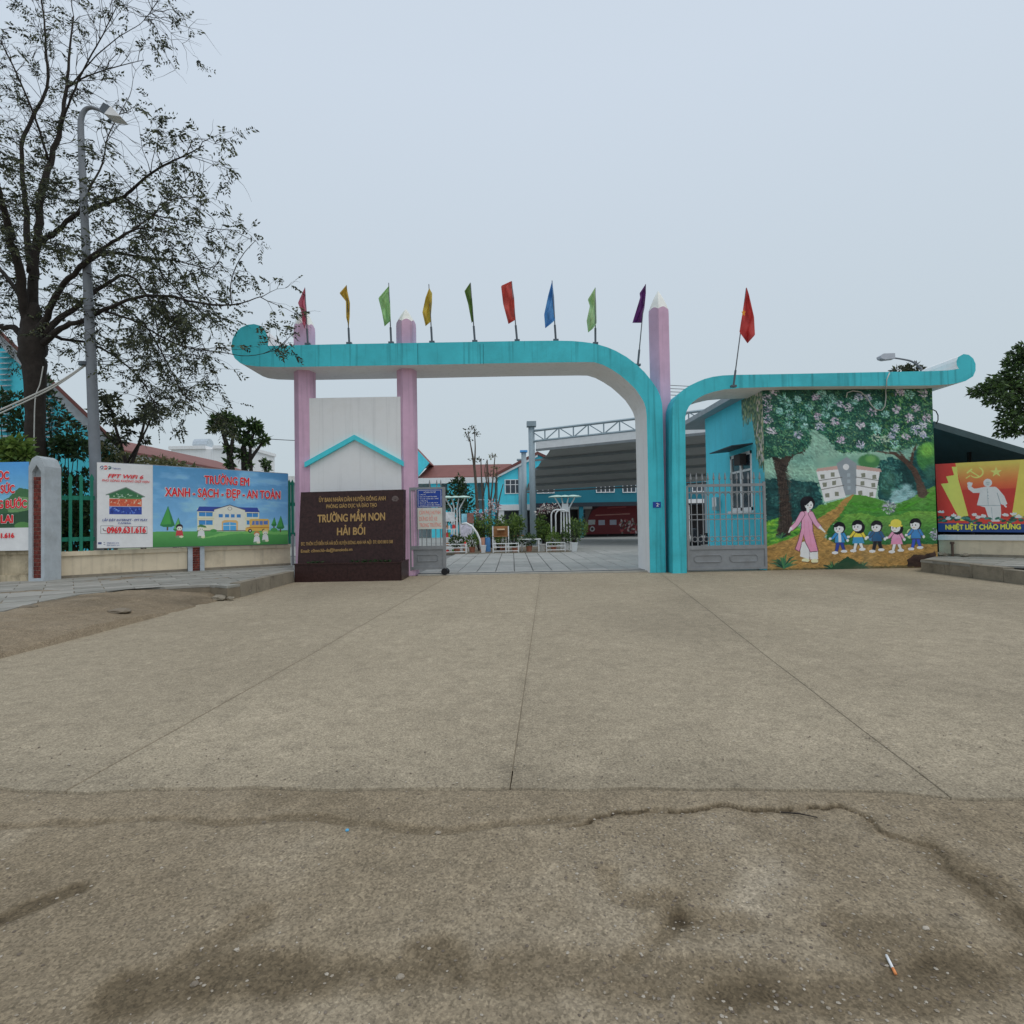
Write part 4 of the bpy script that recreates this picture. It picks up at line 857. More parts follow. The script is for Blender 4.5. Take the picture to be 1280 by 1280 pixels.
# ------------------------------------------------------------------ left pavement, kerb, dirt
SW = 0.27
A = P(60, 722, 12.9); B = P(366, 705, 16.3); A.z = B.z = 0; EW = (B-A).normalized(); NW = Vector((EW.y, -EW.x, 0))   # NW points to the road
K1, K2 = G(367.5, 728, 0), G(300, 747, 0)
back = [Vector((-16, A.y-0.15, 0)), A+NW*0.02, B+NW*0.02]
edge = [K1, K2] + [G(x, y, SW) for x, y in ((284, 732.5), (262, 730.5), (232, 732), (175, 735), (100, 742.5), (50, 752), (0, 765), (-120, 790))]
region = [Vector((p.x, p.y, 0)) for p in back+edge]
side = root('pavement', (A.x, A.y, 0), None, None); tag(side, kind='structure')
m = MB(); m.prism([Vector((p.x, p.y, SW-0.045)) for p in region], (0, 0, -0.35)).build('pavement_bed', JOINT, side)
def clip(sub, cl):   # sub polygon clipped by convex ccw cl (2d)
    outp = sub
    for k in range(len(cl)):
        a, b = cl[k], cl[(k+1) % len(cl)]; inp = outp; outp = []
        if not inp: return []
        def ins(p): return (b[0]-a[0])*(p[1]-a[1])-(b[1]-a[1])*(p[0]-a[0]) >= 0
        for i in range(len(inp)):
            p, q = inp[i-1], inp[i]; ip, iq = ins(p), ins(q)
            if ip != iq:
                dx, dy = q[0]-p[0], q[1]-p[1]; ex, ey = b[0]-a[0], b[1]-a[1]; den = ex*dy-ey*dx
                t = (ey*(p[0]-a[0])-ex*(p[1]-a[1]))/den if abs(den) > 1e-12 else 0; outp.append((p[0]+t*dx, p[1]+t*dy))
            if iq: outp.append(q)
    return outp
SWT = [mat('pavement slab %d' % i, C(*c, KG), 0.88, 0.12, 4, 0.2, 50, dirt=C(104, 102, 94, KG), dirt_amt=0.6, dscale=1.1) for i, c in enumerate(((138, 136, 129), (130, 128, 121), (146, 143, 136)))]
reg2 = [(p.x, p.y) for p in region]
n_p = 0
for r_ in range(0, 16):
    for k in range(-14, 10):
        s0 = k*0.9 + (0.45 if r_ % 2 else 0); o = A + EW*s0 + NW*(r_*0.42)
        q = [o+EW*0.008+NW*0.008, o+NW*0.412+EW*0.008, o+NW*0.412+EW*0.892, o+NW*0.008+EW*0.892]; q = [(p.x, p.y) for p in q]
        ar = sum(q[i-1][0]*q[i][1]-q[i][0]*q[i-1][1] for i in range(4))
        if ar < 0: q = q[::-1]
        c_ = clip(reg2, q)
        cc = []
        for p in c_:
            if not cc or math.hypot(p[0]-cc[-1][0], p[1]-cc[-1][1]) > 1e-3: cc.append(p)
        if len(cc) < 3: continue
        area = abs(sum(cc[i-1][0]*cc[i][1]-cc[i][0]*cc[i-1][1] for i in range(len(cc))))/2
        if area < 0.02: continue
        cx = sum(p[0] for p in cc)/len(cc)
        if cx < -15 : continue
        z = SW+random.uniform(-0.006, 0.004); MB().prism([Vector((p[0], p[1], z)) for p in cc], (0, 0, -0.06)).build('paving_slab', random.choice(SWT), side); n_p += 1
# kerb: rough concrete blocks, broken at the near end
KD = (K1-K2).normalized(); KN = Vector((KD.y, -KD.x, 0)); kl = (K1-K2).length
nk = 4
for k in range(nk):
    a, b = K2+KD*(kl*k/nk+0.01), K2+KD*(kl*(k+1)/nk-0.004); h1, h2 = SW+0.02-0.004*k, SW+0.016-0.004*k
    ap, bp_ = a-KN*0.20, b-KN*0.20
    m = MB(); m.hexa([a+KN*0.012, b+KN*0.012, bp_, ap, a+Vector((0, 0, h1)), b+Vector((0, 0, h2)), bp_+Vector((0, 0, h2)), ap+Vector((0, 0, h1))]); m.build('kerb_block', CONC, side)
xs2 = np.linspace(-17, -4.4, 240); ys2 = np.linspace(5.5, 13.2, 160); X, Y = np.meshgrid(xs2, ys2)
eL = pxline([(-300, 930), (0, 838), (80, 812), (150, 792), (215, 772), (262, 757), (306, 747)])
d, s_ = pdist(X+1.0*(fbm(X*1.1, Y*1.1, 3, 5)-0.5), Y+1.0*(fbm(X*1.4+9, Y*1.4, 4, 4)-0.5), eL)
Zd = np.where((s_ > 0) & (X < K2.x-0.15), np.minimum(0.010+d*0.15, SW-0.012), -0.06) + 0.035*(fbm(X*2.5, Y*2.5, 9, 5)-0.5)*np.clip(d*2, 0, 1)
tn = 1-0.35*np.clip((fbm(X*1.2, Y*1.2, 14, 5)-0.5)*4, 0, 1)
tag(grid_mesh('dirt', np.stack([X, Y, Zd], -1), DIRTM, None, tn[..., None]*np.ones(3)), kind='structure')
def rock(name, c, s_, m, label, cat, group=None, seed=0):
    import bmesh
    bm = bmesh.new(); bmesh.ops.create_icosphere(bm, subdivisions=2, radius=1)
    rr = random.Random(seed)
    for v in bm.verts:
        k = 0.75+0.5*rr.random(); v.co = Vector((v.co.x*s_[0]*k, v.co.y*s_[1]*k, v.co.z*s_[2]*k))
    me = bpy.data.meshes.new(name); bm.to_mesh(me); bm.free(); o = link(name, me, m); o.location = c; return tag(o, label, cat, group)
for k, (x, y, s_, lb) in enumerate(((266, 743, 0.10, 'nearest the pavement break'), (273, 747, 0.13, 'largest piece under the pavement break'), (281, 744, 0.08, 'small piece behind the largest one'), (288, 747, 0.07, 'against the end of the kerb'), (258, 742, 0.06, 'smallest piece at the left'), (277, 740, 0.12, 'deep under the broken paving'), (150, 764, 0.16, 'flat clod lying out on the dirt'), (35, 769, 0.12, 'flat clod by the left frame edge'))):
    g = G(x, y, 0.06 if k < 6 else 0.14); rock('concrete_chunk', (g.x, g.y, 0.05 if k < 6 else 0.01+float(Zd[int((g.y-5.5)/7.7*159), int(np.clip((g.x+17)/12.6*239, 0, 239))])), (s_, s_*0.8, s_*0.45 if k < 6 else s_*0.25), CONC if k < 6 else SOIL, 'broken grey concrete chunk, %s' % lb if k < 6 else 'brown soil clod, %s' % lb, 'rubble', 'rubble by the broken pavement', k)
# ------------------------------------------------------------------ left fence: walls, piers, pickets
def WP(px, py): return PL(px, py, A, B)
def brick_stack(par, c, ex, nrm, z0, z1, wid, courses, proud):   # running bond of half and whole bricks
    h = (z1-z0)/courses
    for k in range(courses):
        za, zb_ = z0+h*k+0.006, z0+h*(k+1)-0.006
        sp = [(-wid/2, -0.004-wid*0.0), (0.004, wid/2)] if k % 2 == 0 else [(-wid/2, -wid*0.22-0.004), (-wid*0.22+0.004, wid*0.22-0.004), (wid*0.22+0.004, wid/2)]
        for a, b in sp:
            pr = proud+random.uniform(0, 0.006); MB().rot_box(c+ex*((a+b)/2)+Vector((0, 0, (za+zb_)/2-c.z)), ex*((b-a)/2), nrm*pr, Vector((0, 0, (zb_-za)/2))).build('brick', random.choice(BRICKM), par)
# tall arched pier (faces the road square on)
YPi = 12.35
pr_ = root('fence_pier', (P(46, 727, YPi).x, YPi+0.2, SW), 'tall grey pointed fence pier with a red brick strip', 'pier')
x0, x1 = P(35.5, 727, YPi).x, P(55.5, 727, YPi).x; xm = (x0+x1)/2; zt_ = P(46, 569.5, YPi).z; zs = P(46, 583, YPi).z
dep = 0.46
def pier_ring():   # pointed outline with a pointed niche: left half, right half
    xi0, xi1 = xm-0.10, xm+0.10; zi = P(46, 590, YPi).z; zia = P(46, 581, YPi).z; zb_ = P(46, 723, YPi).z
    o = [(x0, SW-0.05), (x1, SW-0.05), (x1, zs), (xm+0.1, zt_-0.06), (xm, zt_), (xm-0.1, zt_-0.06), (x0, zs)]
    l = [(x0, SW-0.05), (xm, SW-0.05), (xm, zb_), (xi0, zb_), (xi0, zi), (xm, zia), (xm, zt_), (xm-0.1, zt_-0.06), (x0, zs)]
    r_ = [(xm, SW-0.05), (x1, SW-0.05), (x1, zs), (xm+0.1, zt_-0.06), (xm, zt_), (xm, zia), (xi1, zi), (xi1, zb_), (xm, zb_)]
    return l, r_, o, zb_, zi
l, r_, o, zb_, zi = pier_ring()
MB().prism([Vector((a, YPi, b)) for a, b in l], (0, 0.10, 0)).prism([Vector((a, YPi, b)) for a, b in r_], (0, 0.10, 0)).prism([Vector((a, YPi+0.1, b)) for a, b in o], (0, dep-0.1, 0)).build('pier_body', GREYR, pr_)
MB().box((xm-0.098, YPi+0.06, zb_), (xm+0.098, YPi+0.098, zi-0.1)).build('mortar_bed', MORTAR, pr_)
brick_stack(pr_, Vector((xm, YPi+0.062, 0)), Vector((1, 0, 0)), Vector((0, 1, 0)), zb_, zi-0.1, 0.194, 26, 0.02)
# low wall between the piers
zc0, zc1 = SW, (WP(60, 688).z+WP(360, 682).z)/2
ct = 0.10
fw = root('boundary_wall', (A+B)/2+Vector((0, 0, SW-0.05)), 'low cream boundary wall with coping under the school banner', 'wall')
def wseg(pxa, pxb, par):
    a, b = WP(pxa, 700), WP(pxb, 700); a.z = b.z = 0
    def bx_(n0, n1, z0, z1): return MB().hexa([a+NW*n1+Vector((0,0,z0)), b+NW*n1+Vector((0,0,z0)), b-NW*n0+Vector((0,0,z0)), a-NW*n0+Vector((0,0,z0)), a+NW*n1+Vector((0,0,z1)), b+NW*n1+Vector((0,0,z1)), b-NW*n0+Vector((0,0,z1)), a-NW*n0+Vector((0,0,z1))])
    bx_(0.22, 0.0, SW-0.08, zc1-ct).build('wall_panel', CREAM, par); bx_(0.25, 0.045, zc1-ct, zc1).build('coping', CREAM, par); bx_(0.0, 0.03, SW-0.08, SW+0.06).build('plinth', CONC, par)
wseg(55.5, 234, fw); wseg(255, 363, fw)
a, b = WP(234.3, 700), WP(239.5, 700); 
mp_ = root('fence_pier', WP(244.5, 716), 'short grey pier with red bricks below the school banner', 'pier'); mp_.location.z = SW-0.05
for p0, p1, n1 in ((234.4, 240, 0.10), (249.3, 254.8, 0.10), (240, 249.3, 0.03)):
    a, b = WP(p0, 700), WP(p1, 700); a.z = b.z = 0
    MB().hexa([a+NW*n1+Vector((0,0,SW-0.06)), b+NW*n1+Vector((0,0,SW-0.06)), b-NW*0.25+Vector((0,0,SW-0.06)), a-NW*0.25+Vector((0,0,SW-0.06)), a+NW*n1+Vector((0,0,zc1+0.005)), b+NW*n1+Vector((0,0,zc1+0.005)), b-NW*0.25+Vector((0,0,zc1+0.005)), a-NW*0.25+Vector((0,0,zc1+0.005))]).build('pier_side' if n1 > 0.05 else 'mortar_bed', GREYR if n1 > 0.05 else MORTAR, mp_)
c = (WP(240, 700)+WP(249.3, 700))/2; c.z = 0
brick_stack(mp_, c+NW*0.045, EW, NW, SW, zc1, (WP(249, 700)-WP(240.3, 700)).length, 10, 0.02)
# wall left of the tall pier
xl = -16.5; YWl = 12.5
lw = root('boundary_wall', (-12.5, YWl, SW-0.05), 'stained low wall left of the tall brick pier', 'wall')
zt2 = P(18, 688, YWl).z; STAIN = mat('mouldy render', C(150, 138, 116), 0.9, 0.2, 3, 0.2, 40, dirt=C(44, 40, 34), dirt_amt=0.95, dscale=2.0, streak=0.6)
MB().box((xl, YWl, SW-0.08), (x0-0.002, YWl+0.2, zt2-0.09)).build('wall_panel', STAIN, lw); MB().box((xl, YWl-0.04, zt2-0.09), (x0-0.002, YWl+0.24, zt2)).build('coping', STAIN, lw); MB().box((xl, YWl-0.04, SW-0.08), (x0-0.002, YWl-0.001, SW+0.14)).build('plinth', STAIN, lw)
# green picket fence on the wall
pf = root('picket_fence', WP(98, 690), 'green iron picket fence between the tall pier and the white poster', 'fence'); pf.location.z = zc1
def pickets(par, pxs, ytop, zr):
    for x in pxs:
        q = WP(x, 690); q.z = 0; q = q-NW*0.10; zt3 = WP(x, ytop).z
        MB().rot_box(q+Vector((0, 0, (zc1+zt3)/2)), EW*0.032, NW*0.02, Vector((0, 0, (zt3-zc1)/2))).prism([q-EW*0.045+NW*0.02+Vector((0,0,zt3)), q+EW*0.045+NW*0.02+Vector((0,0,zt3)), q+EW*0.04+NW*0.02+Vector((0,0,zt3+0.07)), q+NW*0.02+Vector((0,0,zt3+0.16)), q-EW*0.04+NW*0.02+Vector((0,0,zt3+0.07))], -NW*0.04).build('picket', GREEN, par)
    for z in zr:
        a, b = WP(pxs[0]-9, 690), WP(pxs[-1]+4, 690); a.z = b.z = z; MB().rot_box((a+b)/2-NW*0.145, (b-a)/2, NW*0.02, Vector((0, 0, 0.05))).build('rail', GREEN, par)
pickets(pf, [75, 88, 101.5, 115], 600, (WP(98, 622).z, WP(98, 674).z))
pf2 = root('picket_fence', WP(363, 690), 'green iron picket sliver between the banner and the pink column', 'fence'); pf2.location.z = zc1
pickets(pf2, [359.5, 363.5, 367.5], 606, (WP(363, 630).z, WP(363, 668).z))
gp = WP(364.5, 705); one('drain_pipe', MB().tube([gp+NW*0.12+Vector((0, 0, SW-gp.z)), gp+NW*0.12+Vector((0, 0, WP(364, 668).z-gp.z))], 0.035, 8), STEEL, 'grey upright pipe at the right end of the boundary wall', 'pipe')
# ---- banners
def banner(name, label, pxl, pxr, ytl, ytr, ybl, ybr, cv_, off=0.16):
    TL_, TR_, BL_, BR_ = [WP(x, y)+NW*off for x, y in ((pxl, ytl), (pxr, ytr), (pxl, ybl), (pxr, ybr))]
    zt3, zb3 = (TL_.z+TR_.z)/2, (BL_.z+BR_.z)/2
    TL_, TR_ = Vector((TL_.x, TL_.y, TL_.z)), Vector((TR_.x, TR_.y, TR_.z))
    r_ = root(name, (BL_+BR_)/2, label, 'banner')
    cv_.sheet('printed_sheet', TL_, TR_, BL_, BR_, VINYL, r_, 0.56, 0.02)
    fr = MB()
    for a, b in ((TL_, TR_), (BL_, BR_), (TL_, BL_), (TR_, BR_)): fr.bar(a-NW*0.035, b-NW*0.035, 0.018)
    fr.build('frame', STEEL, r_); MB().quad(BL_-NW*0.02, BR_-NW*0.02, TR_-NW*0.02, TL_-NW*0.02).build('backing', mat('banner backing', C(200, 200, 200), 0.7, 0.05), r_)
    return r_, off
def btext(par, body, x0, y0, x1, y1, cap, m, off, bold=0.03, outline=None, shear=0.0):
    a, b = WP(x0, y0)+NW*(off+0.014), WP(x1, y1)+NW*(off+0.014); k = (CAM-a).length/700*0.8
    k = a.y/700
    if outline: text('lettering_outline', body, a-EW*0.008, b+EW*0.008, cap*k, outline, par, bold+0.035, 0.002, NW, shear, 0.0)
    text('lettering', body, a, b, cap*k, m, par, bold, 0.002, NW, shear, 0.004)
# school banner (art in photo-crop pixels: x 62..1140, y 275..915)
cv = Canvas(62, 275, 1140, 915, 430, 256, (84, 150, 206))
t = np.clip((cv.Y-275)/520, 0, 1)[..., None]; cv.a = np.array((66, 128, 174.))*(1-t)+np.array((104, 156, 196.))*t
cv.blend(np.clip((fbm(cv.X/200, cv.Y/60, 4)-0.5)*2, 0, 0.4), (150, 192, 224))
cv.poly([(0, 795), (1200, 788), (1200, 930), (0, 930)], (78, 146, 72), 0, 1, (46, 112, 52)); cv.poly([(400, 860), (700, 815), (1200, 830), (1200, 800), (600, 800)], (96, 160, 78), 6, 3)
def cone(x, y0, y1, w2, c=(58, 140, 62)):
    cv.line([(x, y1-30), (x, y1+35)], 12, (84, 68, 50)); cv.poly([(x+4, y0), (x+w2, y1), (x+w2*0.6, y1+12), (x-w2*0.6, y1+12), (x-w2, y1)], (40, 112, 60)); cv.poly([(x+4, y0+10), (x+w2*0.5, y1-10), (x-w2*0.9, y1-6)], c)
cone(165, 590, 745, 54); cone(240, 680, 780, 34, (84, 160, 84)); cone(1014, 670, 740, 24); cone(1072, 655, 765, 36)
YB_ = (222, 204, 156)
cv.poly([(385, 605), (885, 605), (885, 790), (385, 790)], YB_); cv.poly([(380, 630), (400, 590), (870, 590), (890, 630)], (38, 60, 140))
cv.poly([(515, 795), (515, 612), (640, 575), (765, 612), (765, 795)], (230, 214, 168)); cv.line([(505, 615), (640, 572), (775, 615)], 7, (60, 66, 90)); cv.ell(640, 603, 18, 15, (110, 100, 80)); cv.ell(640, 603, 14, 12, (226, 214, 176))
for x0, y0, x1, y1 in ((397, 638, 502, 670), (397, 705, 502, 740), (780, 640, 876, 674), (780, 705, 876, 738)): cv.poly([(x0, y0), (x1, y0), (x1, y1), (x0, y1)], (44, 116, 176)); cv.line([(x0, y0), (x1, y0)], 4, (30, 60, 110)); cv.line([((x0+x1)/2, y0), ((x0+x1)/2, y1)], 3, (200, 210, 214))
for x in (568, 617, 664, 712): cv.poly([(x-16, 650), (x+16, 650), (x+16, 678), (x-16, 678)], (44, 110, 170))
cv.poly([(575, 790), (575, 712), (600, 700), (690, 700), (706, 712), (706, 790)], (196, 150, 90)); cv.poly([(586, 790), (586, 725), (640, 716), (692, 725), (692, 790)], (60, 140, 200)); cv.line([(640, 720), (640, 790)], 4, (220, 226, 230)); cv.line([(586, 745), (692, 745)], 4, (220, 226, 230))
cv.line([(385, 690), (515, 690)], 4, (180, 160, 120)); cv.line([(765, 690), (885, 690)], 4, (180, 160, 120)); cv.line([(385, 790), (885, 790)], 6, (60, 60, 60))
cv.poly([(800, 700), (815, 690), (960, 688), (974, 700), (974, 790), (770, 795), (768, 770), (805, 755)], (222, 150, 62)); cv.poly([(828, 706), (960, 704), (960, 738), (822, 742)], (70, 100, 160))
for x in (850, 885, 920): cv.line([(x, 704), (x, 742)], 7, (222, 150, 62))
cv.line([(780, 765), (970, 762)], 5, (150, 80, 30)); 
for x in (808, 925): cv.ell(x, 792, 16, 16, (40, 36, 40)); cv.ell(x, 792, 6, 6, (180, 180, 180))
for x, y, h in ((252, 770, (40, 30, 40)), (415, 775, (220, 180, 120)), (865, 830, (170, 110, 60)), (938, 815, (210, 170, 110))):
    cv.ell(x, y-12, 26, 24, h); cv.ell(x, y, 20, 18, (232, 196, 168)); cv.poly([(x-22, y+16), (x+22, y+16), (x+28, y+60), (x-28, y+60)], (190, 208, 210) if h[0] > 60 else (176, 50, 56)); cv.ell(x-12, y+66, 18, 10, (90, 130, 90)); cv.ell(x+14, y+66, 16, 9, (206, 196, 150)); cv.ell(x-8, y+1, 3, 4, (30, 30, 30)); cv.ell(x+8, y+1, 3, 4, (30, 30, 30))
cv.poly([(385, 755), (410, 735), (450, 750), (455, 765)], (60, 110, 60)); cv.ell(510, 790, 28, 14, (60, 130, 60)); cv.ell(1015, 785, 30, 18, (66, 140, 66))
bn, of = banner('school_banner', 'wide blue banner picturing a school and yellow bus, big red slogan', 190.2, 357.8, 582.3, 592.8, 683.8, 680, cv)
btext(bn, 'TRƯỜNG EM', 254, 605, 309.3, 607.5, 9.8, RED, of, 0.032, WPR); btext(bn, 'XANH - SẠCH - ĐẸP - AN TOÀN', 205.5, 620.5, 348, 623.8, 10.4, RED, of, 0.035, WPR)
# white internet poster (crop px: x 195..820, y 80..1050)
cv = Canvas(190, 80, 822, 1050, 160, 240, (214, 214, 216))
cv.poly([(190, 80), (822, 110), (822, 200), (190, 180)], (208, 208, 212), 10, 2)
cv.poly([(290, 445), (510, 355), (725, 458), (690, 470), (690, 480), (325, 480), (325, 450)], (44, 96, 60)); cv.poly([(330, 470), (690, 470), (690, 488), (330, 485)], (70, 120, 70)); cv.line([(290, 445), (510, 355), (725, 458)], 12, (96, 110, 100))
cv.poly([(325, 488), (692, 488), (692, 572), (325, 572)], (184, 76, 48)); cv.poly([(325, 578), (692, 578), (692, 668), (325, 665)], (34, 58, 140))
for k in range(40): cv.dab(random.uniform(335, 680), random.uniform(500, 560), random.uniform(6, 22), random.uniform(4, 10), random.choice(((220, 140, 100), (150, 50, 40), (216, 190, 160))), random.uniform(0, 3), 0.7)
for k in range(34): cv.dab(random.uniform(335, 680), random.uniform(590, 655), random.uniform(6, 26), random.uniform(4, 10), random.choice(((120, 150, 210), (20, 36, 100), (60, 100, 190))), random.uniform(0, 3), 0.7)
for k in range(22): cv.dab(random.uniform(370, 650), random.uniform(430, 470), random.uniform(5, 12), random.uniform(4, 9), random.choice(((180, 200, 170), (100, 150, 90), (200, 210, 200))), random.uniform(0, 3), 0.7)
cv.poly([(228, 795), (758, 808), (758, 892), (228, 890)], (60, 60, 66)); cv.poly([(233, 800), (753, 813), (753, 887), (233, 885)], (222, 222, 222)); cv.line([(255, 830), (262, 850), (285, 856)], 9, (80, 40, 44))
cv.poly([(200, 985), (238, 985), (238, 1006), (200, 1006)], (60, 70, 110)); cv.line([(262, 985), (275, 992)], 6, (70, 70, 90)); cv.line([(262, 1010), (278, 1012)], 6, (70, 70, 90))
cv.ell(243, 135, 22, 19, (40, 60, 110), 0, -0.3); cv.ell(282, 135, 24, 24, (206, 70, 60), 0, -0.3); cv.ell(325, 135, 24, 19, (50, 90, 90), 0, -0.3)
po, of = banner('internet_poster', 'white printed poster with three-storey house picture and red phone number', 121, 190, 578.8, 582.2, 685, 683.6, cv)
btext(po, 'FPT', 124.8, 587.2, 137.5, 587.6, 3.0, WPR, of, 0.03, None, 0.3); btext(po, 'Telecom', 139.8, 587.0, 150, 587.4, 1.9, NAVY, of, 0.005)
btext(po, 'FPT WiFi 6', 134.5, 597.6, 178, 599.4, 4.6, RED, of, 0.03, None, 0.25); btext(po, 'PHỦ SÓNG KHÔNG GIỚI HẠN', 127, 602.2, 186, 604.2, 2.6, RED, of, 0.01, None, 0.25)
btext(po, 'LẮP ĐẶT INTERNET - FPT PLAY', 127.5, 651.6, 183.5, 651.4, 2.7, NAVY, of, 0.012, None, 0.2); btext(po, 'CAMERA', 147, 655, 163, 655, 2.0, NAVY, of, 0.01)
btext(po, '0969.631.616', 133.4, 666.2, 181, 665.8, 7.2, RED, of, 0.04); btext(po, '0969.631.616', 133, 679.3, 148, 679.2, 1.5, NAVY, of, 0.0); btext(po, 'fpt.com.vn', 133, 682, 148.5, 681.9, 1.5, NAVY, of, 0.0)
# left banner, cut by the frame
YBn = YWl-0.12
cv = Canvas(-90, 575, 36, 690, 240, 220, (84, 150, 206)); t = np.clip((cv.Y-578)/70, 0, 1)[..., None]; cv.a = np.array((60, 132, 198.))*(1-t)+np.array((116, 172, 214.))*t
cv.poly([(-95, 640), (-40, 628), (-5, 630), (10, 622), (24, 609), (40, 612), (40, 662), (-95, 662)], (42, 84, 54), 2, 4, (60, 104, 60), 'n'); cv.poly([(8, 632), (24, 620), (36, 622), (36, 640), (10, 640)], (92, 132, 78), 2, 3); cv.poly([(-95, 650), (-30, 640), (20, 642), (40, 636), (40, 661), (-95, 661)], (38, 72, 48), 2, 8); cv.ell(28, 658, 10, 5, (70, 120, 60))
cv.poly([(-95, 660.5), (40, 660.5), (40, 692), (-95, 692)], (212, 212, 214))
a, b = P(-90, 688, YBn), P(36, 688, YBn); za, zb_ = P(18, 577.5, YBn).z, P(18, 688.3, YBn).z
lb = root('slogan_banner', ((a.x+b.x)/2, YBn, zb_), 'blue and green slogan banner cut off left of the tall pier', 'banner')
cv.sheet('printed_sheet', (a.x, YBn, za), (b.x, YBn, za), (a.x, YBn, zb_), (b.x, YBn, zb_), VINYL, lb, 0.56, 0.01)
MB().box((a.x, YBn+0.012, zb_), (b.x, YBn+0.03, za)).build('backing', STEEL, lb)
for body, x0, x1, y, cp in (('ỌC', -2.2, 11, 599.2, 9.4), ('SỨC', 1.0, 18.2, 616.2, 9.4), ('NG BƯỚC', -10, 33.5, 635.2, 9.2), ('LAI', 1.6, 16, 653.6, 9.4), ('31.616', -3.5, 17.4, 672.5, 5.8)):
    q0, q1 = P(x0, y, YBn-0.008), P(x1, y, YBn-0.008); q1.z = q0.z
    if cp > 6: text('lettering_outline', body, q0, q1, cp*YBn/700, WPR, lb, 0.08, 0.002, (0, -1, 0), proud=0.0)
    text('lettering', body, q0, q1, cp*YBn/700, RED, lb, 0.045, 0.002, (0, -1, 0), proud=0.004)
# ------------------------------------------------------------------ right side: kerb, wall, banner, shed
SR = 0.30
k1, k2 = G(1163, 714.5), G(1272, 728); k3 = k2+(k2-k1)*1.6
wA, wB = P(1174, 694, 15.25), P(1284, 697, 13.9); wA.z = wB.z = 0; RE = (wB-wA).normalized(); RN = Vector((RE.y, -RE.x, 0)); RN = RN if RN.y < 0 else -RN
wC = wA+RE*6
rp_ = root('pavement', (k2.x, k2.y+1, 0), None, None); tag(rp_, kind='structure')
reg = [k1, k3, Vector((k3.x, wC.y, 0)), wC, wA, Vector((wA.x, wA.y+0.1, 0))]
MB().prism([Vector((p.x, p.y, SR-0.05)) for p in reg], (0, 0, -0.3)).build('pavement_bed', CONC, rp_)
kd = (k2-k1).normalized(); kn = Vector((kd.y, -kd.x, 0)); kn = kn if kn.y < 0 else -kn; L_ = (k3-k1).length; nk = 8
for k in range(nk):
    a, b = k1+kd*(L_*k/nk+0.006), k1+kd*(L_*(k+1)/nk-0.006); h = SR+random.uniform(-0.01, 0.012)
    if k == 3: h -= 0.03
    MB().hexa([a+kn*0.015, b+kn*0.015, b-kn*0.22, a-kn*0.22, a+Vector((0,0,h)), b+Vector((0,0,h)), b-kn*0.22+Vector((0,0,h)), a-kn*0.22+Vector((0,0,h))]).build('kerb_block', CONC, rp_)
reg2 = [(p.x, p.y) for p in (k1-kn*0.23, k3-kn*0.23, Vector((k3.x, wC.y, 0)), wC, wA)]
for r_ in range(0, 8):
    for k in range(-1, 9):
        o = wA + RE*(k*0.8) + RN*(r_*0.4); q = [o+RE*0.008+RN*0.008, o+RN*0.392+RE*0.008, o+RN*0.392+RE*0.792, o+RN*0.008+RE*0.792]; q = [(p.x, p.y) for p in q]
        if sum(q[i-1][0]*q[i][1]-q[i][0]*q[i-1][1] for i in range(4)) < 0: q = q[::-1]
        c_ = clip(reg2, q); cc = []
        for p in c_:
            if not cc or math.hypot(p[0]-cc[-1][0], p[1]-cc[-1][1]) > 1e-3: cc.append(p)
        if len(cc) < 3 or abs(sum(cc[i-1][0]*cc[i][1]-cc[i][0]*cc[i-1][1] for i in range(len(cc))))/2 < 0.02: continue
        z = SR-0.01+random.uniform(-0.006, 0.004); MB().prism([Vector((p[0], p[1], z)) for p in cc], (0, 0, -0.05)).build('paving_slab', random.choice(SWT), rp_)
def RP(px, py): return PL(px, py, wA, wB)
zr1 = (RP(1180, 668).z+RP(1275, 670).z)/2
rw = root('boundary_wall', (wA+wC)/2+Vector((0, 0, SR-0.05)), 'low cream wall with white coping under the red banner', 'wall')
def rbox(n0, n1, z0, z1, a, b): return MB().hexa([a+RN*n1+Vector((0,0,z0)), b+RN*n1+Vector((0,0,z0)), b-RN*n0+Vector((0,0,z0)), a-RN*n0+Vector((0,0,z0)), a+RN*n1+Vector((0,0,z1)), b+RN*n1+Vector((0,0,z1)), b-RN*n0+Vector((0,0,z1)), a-RN*n0+Vector((0,0,z1))])
rbox(0.2, 0.0, SR-0.1, zr1-0.13, wA, wC).build('wall_panel', CREAM, rw); rbox(0.24, 0.05, zr1-0.13, zr1, wA, wC).build('coping', WHITE, rw); rbox(0.0, 0.04, SR-0.1, SR+0.05, wA, wC).build('plinth', CONC, rw)
q = RP(1192, 690)+RN*0.12; one('pipe_stub', MB().tube([Vector((q.x, q.y, SR-0.05)), Vector((q.x, q.y, RP(1192, 680).z))], 0.03, 8).tube([Vector((q.x, q.y, RP(1192, 680).z)), Vector((q.x, q.y, RP(1192, 677).z))], 0.05, 8), mat('rusty pipe', C(74, 60, 52), 0.85, 0.3, 10), 'short rusty pipe stub standing against the right wall', 'pipe')
for k, (x, y, lb) in enumerate(((1176, 691, 'beside the mural foot'), (1182, 693, 'second stone from the mural'), (1209, 692, 'dark lump right of the pipe stub'))):
    g = RP(x, y)+RN*0.25; rock('loose_stone', (g.x, g.y, SR+0.03), (0.11, 0.08, 0.06), CONC, 'loose stone on the right pavement, %s' % lb, 'stone', 'stones on the right pavement', 50+k)
